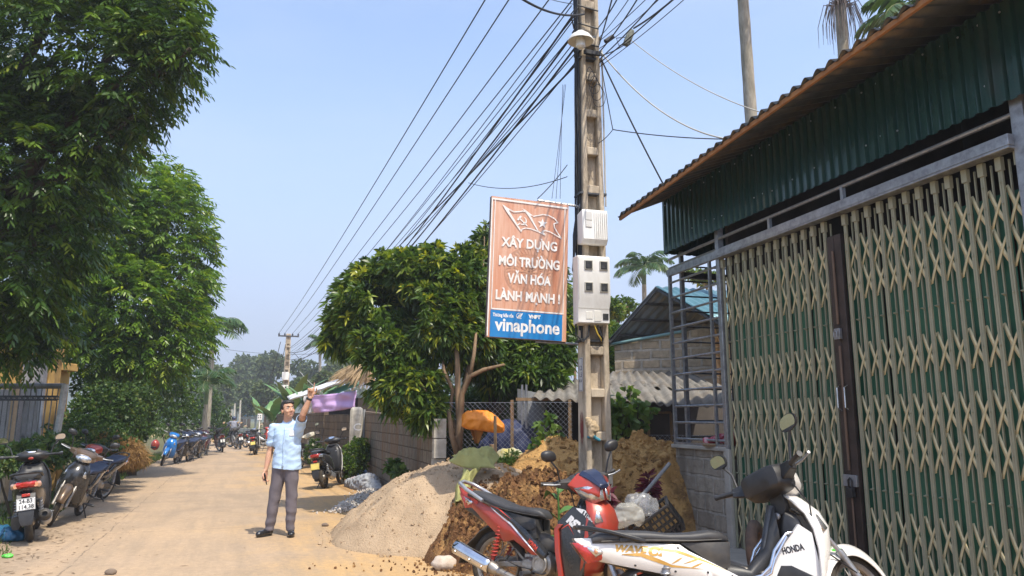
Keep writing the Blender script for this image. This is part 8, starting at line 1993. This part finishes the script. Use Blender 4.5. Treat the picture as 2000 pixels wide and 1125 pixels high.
mb = MB(); m_, L_ = along(ELL.lerp(WRL, .86), WRL); mb.lathe([(0.032, 0), (0.0345, 0.004), (0.0345, 0.022), (0.032, 0.026)], 20, m_, closed=False); wt = mb.build("watch", MT['black_plastic'], man, smooth=50)
mb = MB(); mb.lathe([(0, 0), (0.019, 0), (0.019, 0.007), (0, 0.008)], 16, m_ @ T(0, 0, 0.013) @ RZ(2.2) @ T(0.034, 0, 0) @ RY(PI / 2)); mb.build("dial", MT['dark_steel'], wt)
ph = thing("mobile_phone", "dark mobile phone held in the pointing man's lowered hand", "phone", MAN + WRR + Vector((0.022, -0.055, -0.105)), 0, rot=(R(16), R(-14), R(25)))
mb = MB(); mb.box((0, 0, 0), (0.010, 0.072, 0.148)); mb.build("case", MT['black_plastic'], ph, bevel=0.004); mb = MB(); mb.box((0.0056, 0, 0), (0.001, 0.064, 0.138)); mb.build("screen", dark_glass, ph)

# rider on the far motorbike
rid = thing("person", "rider in a grey jacket and dark helmet seen from behind on the red motorbike", "person", RIDE, R(112))
hx = 0.20
jac = M("grey_jacket", (0.26, 0.27, 0.32), 0.85, 0, (0.18, 0.19, 0.23), 10)
pr_b = [('c', (hx, 0, 0.84), (hx + .10, 0, 1.24), 0.11, 0.12), ('c', (hx + .1, 0, 1.24), (hx + .13, 0, 1.42), 0.06, 0.05), ('e', (hx + .15, 0, 1.50), (0.095, 0.08, 0.115))]
for s in (-1, 1):
    pr_b += [('c', (hx + .02, s * .1, 0.82), (hx + .38, s * .17, 0.72), 0.085, 0.06), ('c', (hx + .38, s * .17, 0.72), (hx + .28, s * .2, 0.30), 0.055, 0.04), ('c', (hx + .26, s * .2, 0.29), (hx + .40, s * .21, 0.28), 0.04, 0.035),
             ('c', (hx + .1, s * .18, 1.32), (hx + .24, s * .30, 1.10), 0.05, 0.042), ('c', (hx + .24, s * .30, 1.10), (hx + .50, s * .33, 1.04), 0.042, 0.03)]
    pr_b += [('c', (hx + .50, s * .33, 1.04), (hx + .57, s * .32, 1.03), 0.028, 0.02, 8), ('c', (hx + .50, s * .32, 1.05), (hx + .55, s * .29, 1.055), 0.012, 0.01, 8)]
blob("body", pr_b, 0.012, skin, rid, 2)
pj = [('c', (hx, 0, 0.84), (hx + .09, 0, 1.22), 0.16, 0.17)] + [('c', (hx + .08, s * .08, 1.30), (hx + .1, s * .19, 1.32), 0.085, 0.07) for s in (-1, 1)] + [('c', (hx + .1, s * .19, 1.32), (hx + .24, s * .31, 1.10), 0.068, 0.056) for s in (-1, 1)] + [('c', (hx + .24, s * .31, 1.10), (hx + .46, s * .34, 1.05), 0.056, 0.045) for s in (-1, 1)]
blob("jacket", pj, 0.014, jac, rid, 3, lambda c: 0.01 * noise.noise(c * 9))
pt_ = []
for s in (-1, 1): pt_ += [('c', (hx, s * .09, 0.83), (hx + .38, s * .17, 0.73), 0.105, 0.075), ('c', (hx + .38, s * .17, 0.73), (hx + .27, s * .2, 0.32), 0.072, 0.055)]
blob("trousers", pt_, 0.014, M("dark_trousers", (0.03, 0.032, 0.04), 0.85), rid, 3)
mb = MB(); mb.ell((0, 0, 0), (0.135, 0.125, 0.13), T(hx + .15, 0, 1.53)); mb.build("helmet", M("dark_blue_helmet", (0.02, 0.03, 0.07), 0.25, coat=0.6), rid, smooth=80)
for s in (-1, 1): mb = MB(); mb.ell((0, 0, 0), (0.13, 0.05, 0.045), T(hx + .36, s * .21, 0.27)); mb.build("shoe", shoe_m, rid, smooth=80)

# ================================================================== loose things
def drape(name, label, cat, prims, mat, fold, voxel=0.02, cut=None, loc=None):
    o = blob(name, prims, voxel, mat, None, 4, fold)
    return tag(o, label, cat)
def wr(sc, amp, st=(1, 1, 1), off=0.0):
    def f(c):
        q = Vector((c.x * st[0], c.y * st[1], c.z * st[2])) * sc
        return amp * (1 - 2 * abs(noise.noise(q + Vector((off, 0, 0))))) + amp * .5 * noise.noise(q * 2.7)
    return f
olive = M("olive_cloth", (0.36, 0.35, 0.13), 0.9, 0, (0.28, 0.27, 0.09), 4, 0.003, 120)
Q = lambda u, v, Y: tuple(P(u, v, Y))
def cloth(name, label, cat, fn, nx, ny, seed, amp=0.03):
    mb = MB()
    def f(i, j):
        u, v = fn(i, j); Yg = 9.62 - 0.011 * (v - 895); p = P(u, v, Yg); zt = top_z(p.x, p.y)
        q = Vector((i * 4.5 + seed, j * 3.5, seed)); w = amp * (0.5 - abs(noise.noise(q))) + 0.6 * amp * (0.4 - abs(noise.noise(q * 2.1))) + 0.5 * amp
        e = min(1, 6 * min(i, 1 - i, j, 1 - j)); bulge = (0.10 if name == "olive_sack" else 0.03) * math.sin(PI * i) * math.sin(PI * j)
        return Vector((p.x, p.y, max(zt, p.z if abs(p.z - zt) < 0.25 else zt) + 0.008 + e * (max(0, w) * 1.6 + bulge)))
    mb.grid(nx, ny, f)
    return tag(mb.build(name, olive, smooth=70, solid=0.006), label, cat)
cloth("olive_sack", "bunched olive green cloth sack lying on top of the grey sand heap", "sack", lambda i, j: (882 + 88 * i + 5 * math.sin(6 * j), 891 + 5 * math.sin(5 * i) + 27 * j * (0.5 + 0.5 * i) + 4 * i * j), 40, 22, 1.0, 0.05)
cloth("olive_trousers", "olive cloth trouser leg trailing down the sand heap below the sack", "cloth", lambda i, j: (905 + 34 * i - 24 * j + 4 * math.sin(5 * j + 2 * i), 915 + 60 * j + 6 * math.sin(4 * i)), 18, 30, 4.0, 0.035)
orange_t = M("orange_tarpaulin", (0.75, 0.25, 0.015), 0.55, 0, (0.62, 0.19, 0.012), 4, 0.004, 25)
YO = 11.25
ot = blob("orange_tarpaulin", [('l', [[Q(u, v0 + (v1 - v0) * t, YO + dy) for t, dy in ((0, -.14), (0, .14), (.45, .26), (1, .24), (1, -.26), (.45, -.28))] for u, v0, v1 in ((904, 812, 832), (912, 804, 836), (930, 803, 838), (952, 804, 841), (968, 814, 843), (983, 830, 843))])], 0.013, orange_t, None, 5, wr(8, 0.018, (1.4, 1, .8)))
tag(ot, "bright orange tarpaulin bundled over a stick by the wire fence", "tarpaulin")
mb = MB(); mb.grid(10, 12, lambda i, j: P(918 + 28 * i * (1 - .75 * j) + 10 * j, 838 + 28 * j, YO + 0.05 * math.sin(i * 5)) + Vector((0, 0, 0))); mb.build("hanging_flap", M("brown_orange_flap", (0.36, 0.16, 0.03), 0.7), ot, smooth=60, solid=0.006)
mb = MB(); a, b = P(969, 905, 10.75), P(967, 812, 10.8); mb.tube([(a.x, a.y, 0), tuple(b)], 0.022, 8); tag(mb.build("wooden_stake", MT['wood']), "straight wooden stake holding up the orange tarpaulin", "stake")
mb = MB(); a, b = P(962, 905, 10.95), P(961, 868, 10.95); mb.box((a.x, a.y, b.z / 2), (0.09, 0.09, b.z)); tag(mb.build("wooden_post", MT['wood'], bevel=0.006), "short thick wooden post beside the orange tarpaulin's stake", "post")
blue_t = M("navy_tarpaulin", (0.012, 0.022, 0.075), 0.6, 0, (0.02, 0.03, 0.10), 3, 0.004, 30)
drape("blue_tarpaulin", "dark blue tarpaulin draped over a heap behind the wire fence", "tarpaulin", [('e', Q(1000, 868, 12.4), (0.42, 0.35, 0.38)), ('e', Q(975, 885, 12.4), (0.35, 0.3, 0.3)), ('e', Q(1025, 890, 12.4), (0.4, 0.3, 0.25))], blue_t, wr(4, 0.05, (1, 1, .6)), 0.03)
drape("plastic_sack", "pale patterned feed sack standing at the wire fence below the orange tarpaulin", "sack", [('e', Q(995, 893, 11.1), (0.20, 0.14, 0.13)), ('e', Q(985, 900, 11.1), (0.16, 0.12, 0.10))], M("pale_sack", (0.42, 0.43, 0.36), 0.8, 0, (0.45, 0.38, 0.08), 7), wr(9, 0.02), 0.014)
bt = M("worn_blue_sheet", (0.10, 0.16, 0.26), 0.75, 0, (0.055, 0.09, 0.17), 3, 0.004, 40); gt = M("worn_grey_sheet", (0.36, 0.37, 0.38), 0.8, 0, (0.25, 0.27, 0.30), 4, 0.004, 40, col3=(0.42, 0.22, 0.20), scale3=3, lo3=.62, hi3=.7)
drape("tarpaulin_heap", "crumpled dark blue tarpaulin heap at the foot of the block wall", "tarpaulin", [('e', tuple(G(733, 936) + Vector((0, 0.3, 0.12))), (0.46, 0.3, 0.24)), ('e', tuple(G(712, 936) + Vector((0, 0.4, 0.1))), (0.3, 0.25, 0.20))], bt, wr(6, 0.05, (1, 1, 1.4)), 0.025)
drape("tarpaulin_heap", "crumpled pale grey tarpaulin with a pinkish patch in front of the dark blue heap", "tarpaulin", [('c', tuple(G(682, 944, .05)), tuple(G(722, 945, .12)), 0.09, 0.20), ('c', tuple(G(720, 944, .1)), tuple(G(738, 958, .04)), 0.20, 0.08), ('c', tuple(G(690, 950, .03)), tuple(G(735, 957, .04)), 0.06, 0.09)], gt, wr(8, 0.04, (1, 1, 1.6), 7), 0.02)
# cloth glove in the pole, cloth on the plinth
cg = P(1157, 838, 8.78)
o = blob("cloth_glove", [('c', tuple(cg + Vector((-0.05, 0, 0.10))), tuple(cg + Vector((0.0, -0.02, 0.0))), 0.035, 0.05), ('c', tuple(cg + Vector((0.0, -0.02, 0.02))), tuple(cg + Vector((-0.02, -0.03, -0.07))), 0.05, 0.035), ('c', tuple(cg + Vector((0.02, 0, 0.06))), tuple(cg + Vector((0.05, -0.02, 0.0))), 0.03, 0.03)], 0.010, M("tan_glove_cloth", (0.46, 0.35, 0.22), 0.9, 0, (0.36, 0.27, 0.16), 20), None, 3, wr(22, 0.010)); tag(o, "dirty tan work glove hanging from a hole in the utility pole", "glove")
o2 = blob("cuff", [('c', tuple(cg + Vector((-0.045, -0.03, -0.09))), tuple(cg + Vector((0.01, -0.035, -0.082))), 0.022, 0.022), ('c', tuple(cg + Vector((0.03, -0.02, -0.10))), tuple(cg + Vector((0.075, -0.02, -0.125))), 0.022, 0.02)], 0.008, M("teal_cuff", (0.05, 0.25, 0.33), 0.8), None, 3); o2.parent = o
pc = SHOP_M @ Vector((-0.45, 0.10, 1.19))
o = blob("cloth", [('c', tuple(pc + Vector((-0.12, 0, 0.03))), tuple(pc + Vector((0.10, 0, 0.06))), 0.045, 0.05), ('c', tuple(pc + Vector((0.0, 0.05, 0.05))), tuple(pc + Vector((0.2, 0.0, 0.12))), 0.05, 0.04)], 0.012, M("red_checked_cloth", (0.50, 0.06, 0.09), 0.85, 0, (0.62, 0.40, 0.42), 22, lo=.5, hi=.6), None, 3, wr(14, 0.02)); tag(o, "crumpled red and pink cloth on the plinth inside the steel cage", "cloth")
pc2 = SHOP_M @ Vector((-0.22, 0.14, 1.30)); o = blob("red_bag", [('c', tuple(pc2 + Vector((0, 0, -0.06))), tuple(pc2 + Vector((0.10, -0.1, 0.05))), 0.07, 0.05)], 0.012, MT['red_paint'], None, 3, wr(9, 0.02)); tag(o, "red plastic bag slumped on the plinth against the gate", "bag")
mb = MB(); mb.lathe([(0, 0), (0.14, 0), (0.15, 0.02), (0.13, 0.035), (0, 0.03)], 24, T(*(SHOP_M @ Vector((-0.36, 0.02, 1.18))))); tag(mb.build("wooden_board", MT['wood'], smooth=40), "round flat board lying on the plinth below the red cloth", "board")
# black crate tipped against the plinth
crate = thing("plastic_crate", "black slatted plastic crate tipped on edge behind the white motorbike's seat", "crate", P(1296, 1052, 7.1), 0, rot=(R(8), R(-36), R(-14)))
cm = MT['black_plastic']
W_, D_, H_ = 0.46, 0.34, 0.25
def latt(mb, o, ax, ay, nx, ny, t=0.012):
    o = Vector(o); ax = Vector(ax); ay = Vector(ay)
    for i in range(nx + 1): mb.bar(o + ax * i / nx, o + ax * i / nx + ay, t, 0.010, up=ax.cross(ay).normalized())
    for j in range(ny + 1): mb.bar(o + ay * j / ny, o + ay * j / ny + ax, t, 0.010, up=ax.cross(ay).normalized())
for nm, o_, ax, ay, nx, ny in (("side", (-W_ / 2, -D_ / 2, 0), (W_, 0, 0), (0, 0, H_), 10, 4), ("side", (-W_ / 2, D_ / 2, 0), (W_, 0, 0), (0, 0, H_), 10, 4), ("end", (-W_ / 2, -D_ / 2, 0), (0, D_, 0), (0, 0, H_), 7, 4), ("end", (W_ / 2, -D_ / 2, 0), (0, D_, 0), (0, 0, H_), 7, 4), ("base", (-W_ / 2, -D_ / 2, 0), (W_, 0, 0), (0, D_, 0), 10, 7)):
    mb = MB(); latt(mb, o_, ax, ay, nx, ny); mb.build(nm, cm, crate, smooth=0)
mb = MB()
for a, b in (((-W_ / 2, -D_ / 2), (W_ / 2, -D_ / 2)), ((W_ / 2, -D_ / 2), (W_ / 2, D_ / 2)), ((W_ / 2, D_ / 2), (-W_ / 2, D_ / 2)), ((-W_ / 2, D_ / 2), (-W_ / 2, -D_ / 2))): mb.bar((a[0], a[1], H_), (b[0], b[1], H_), 0.03, 0.025)
mb.build("rim", cm, crate, bevel=0.004)
bagm = M("cloudy_plastic_bag", (0.62, 0.61, 0.55), 0.25, 0, (0.50, 0.49, 0.43), 6, alpha=0.42)
o = blob("plastic_bag", [('e', Q(1226, 1004, 6.9), (0.13, 0.10, 0.09)), ('e', Q(1212, 1012, 6.9), (0.09, 0.09, 0.07)), ('e', Q(1245, 1008, 6.9), (0.07, 0.08, 0.07))], 0.012, bagm, None, 3, wr(8, 0.020, (1, 1, 2.2))); tag(o, "cloudy crumpled plastic bag beside the black crate", "bag")
bagm2 = M("clear_plastic_bag", (0.60, 0.61, 0.62), 0.2, 0, (0.5, 0.51, 0.52), 6, alpha=0.28)
o = blob("plastic_bag", [('e', Q(1258, 985, 7.1), (0.10, 0.08, 0.09)), ('e', Q(1240, 980, 7.1), (0.08, 0.07, 0.07)), ('e', Q(1272, 990, 7.1), (0.06, 0.06, 0.08))], 0.012, bagm2, None, 3, wr(8, 0.018, (2, 1, 1), off=5)); tag(o, "clear thin plastic bag puffed up above the cloudy bag", "bag")
mb = MB(); mb.tube([Q(1240, 985, 7.5), Q(1308, 905, 7.7)], 0.02, 8); tag(mb.build("grey_pipe", M("grey_plastic_pipe", (0.20, 0.20, 0.20), 0.6)), "thin grey pipe leaning up to the corner of the cement plinth", "pipe")
old = thing("tyre", "old brown rimmed tyre leaning at the gate behind the white motorbike", "tyre", P(1478, 1076, 6.6), 0, rot=(R(86), 0, R(62)))
mb = MB(); mb.lathe([(0.20 + 0.055 * math.cos(2 * PI * k / 14), 0.05 * math.sin(2 * PI * k / 14)) for k in range(14)], 36, closed=True); mb.build("tread", M("brown_old_tyre", (0.07, 0.05, 0.04), 0.85, 0, (0.14, 0.09, 0.06), 9), old, smooth=60)
mb = MB(); mb.lathe([(0.155, -0.03), (0.165, 0), (0.155, 0.03), (0.148, 0)], 36, closed=True); mb.build("rim", M("rusty_rim", (0.25, 0.13, 0.07), 0.7, 0.3), old, smooth=60)
# scraps at the left edge
o = blob("plastic_bag", [('e', tuple(G(18, 1046, .06)), (0.20, 0.13, 0.08)), ('e', tuple(G(5, 1040, .06)), (0.14, 0.12, 0.07))], 0.014, M("blue_plastic_bag", (0.02, 0.09, 0.17), 0.3, 0, (0.03, 0.14, 0.25), 8), None, 3, wr(13, 0.03)); tag(o, "crumpled dark blue plastic bag on the ground by the black scooter's wheel", "bag")
o = blob("plastic_scrap", [('e', tuple(G(14, 1086, .02)), (0.06, 0.03, 0.02))], 0.008, MT['green_ink'], None, 2, wr(25, 0.01)); tag(o, "small bright green plastic scrap on the ground at the left edge", "scrap")
o = blob("plastic_scrap", [('c', tuple(G(236, 899, .03)), tuple(G(262, 904, .03)), 0.03, 0.04)], 0.012, MT['white_ink'], None, 2, wr(20, 0.02)); tag(o, "small white litter at the foot of the dry grass heap", "litter")
for k in range(5): tag(rock("stone", G(1040 + 30 * k, 912 + 6 * (k % 3), 0.0) * 0.0 + P(1290 - 18 * k, 905 + 14 * (k % 3), 9.6 + .05 * k), (0.05 + .012 * (k % 3), 0.05, 0.04), "clod of clay on the front slope of the clay mound", clay_m, seed=k, cat="clod"), group="clods on the clay mound")
rock("stone", P(1298, 893, 9.5), (0.07, 0.07, 0.06), "largest pale clod high on the clay mound beside the plinth", clay_m, seed=31, cat="clod")

# ================================================================== air
hz = bpy.data.materials.new("haze_air"); hz.use_nodes = True
hn = hz.node_tree; hn.nodes.remove(hn.nodes["Principled BSDF"])
pv = hn.nodes.new("ShaderNodeVolumePrincipled"); pv.inputs["Color"].default_value = (0.85, 0.88, 0.92, 1); pv.inputs["Density"].default_value = 0.0017; pv.inputs["Anisotropy"].default_value = 0.2
hn.links.new(pv.outputs[0], hn.nodes["Material Output"].inputs["Volume"])
mb = MB(); mb.box((0, 280, 34), (1500, 700, 74)); o = mb.build("haze", hz, smooth=0); tag(o, kind='stuff')
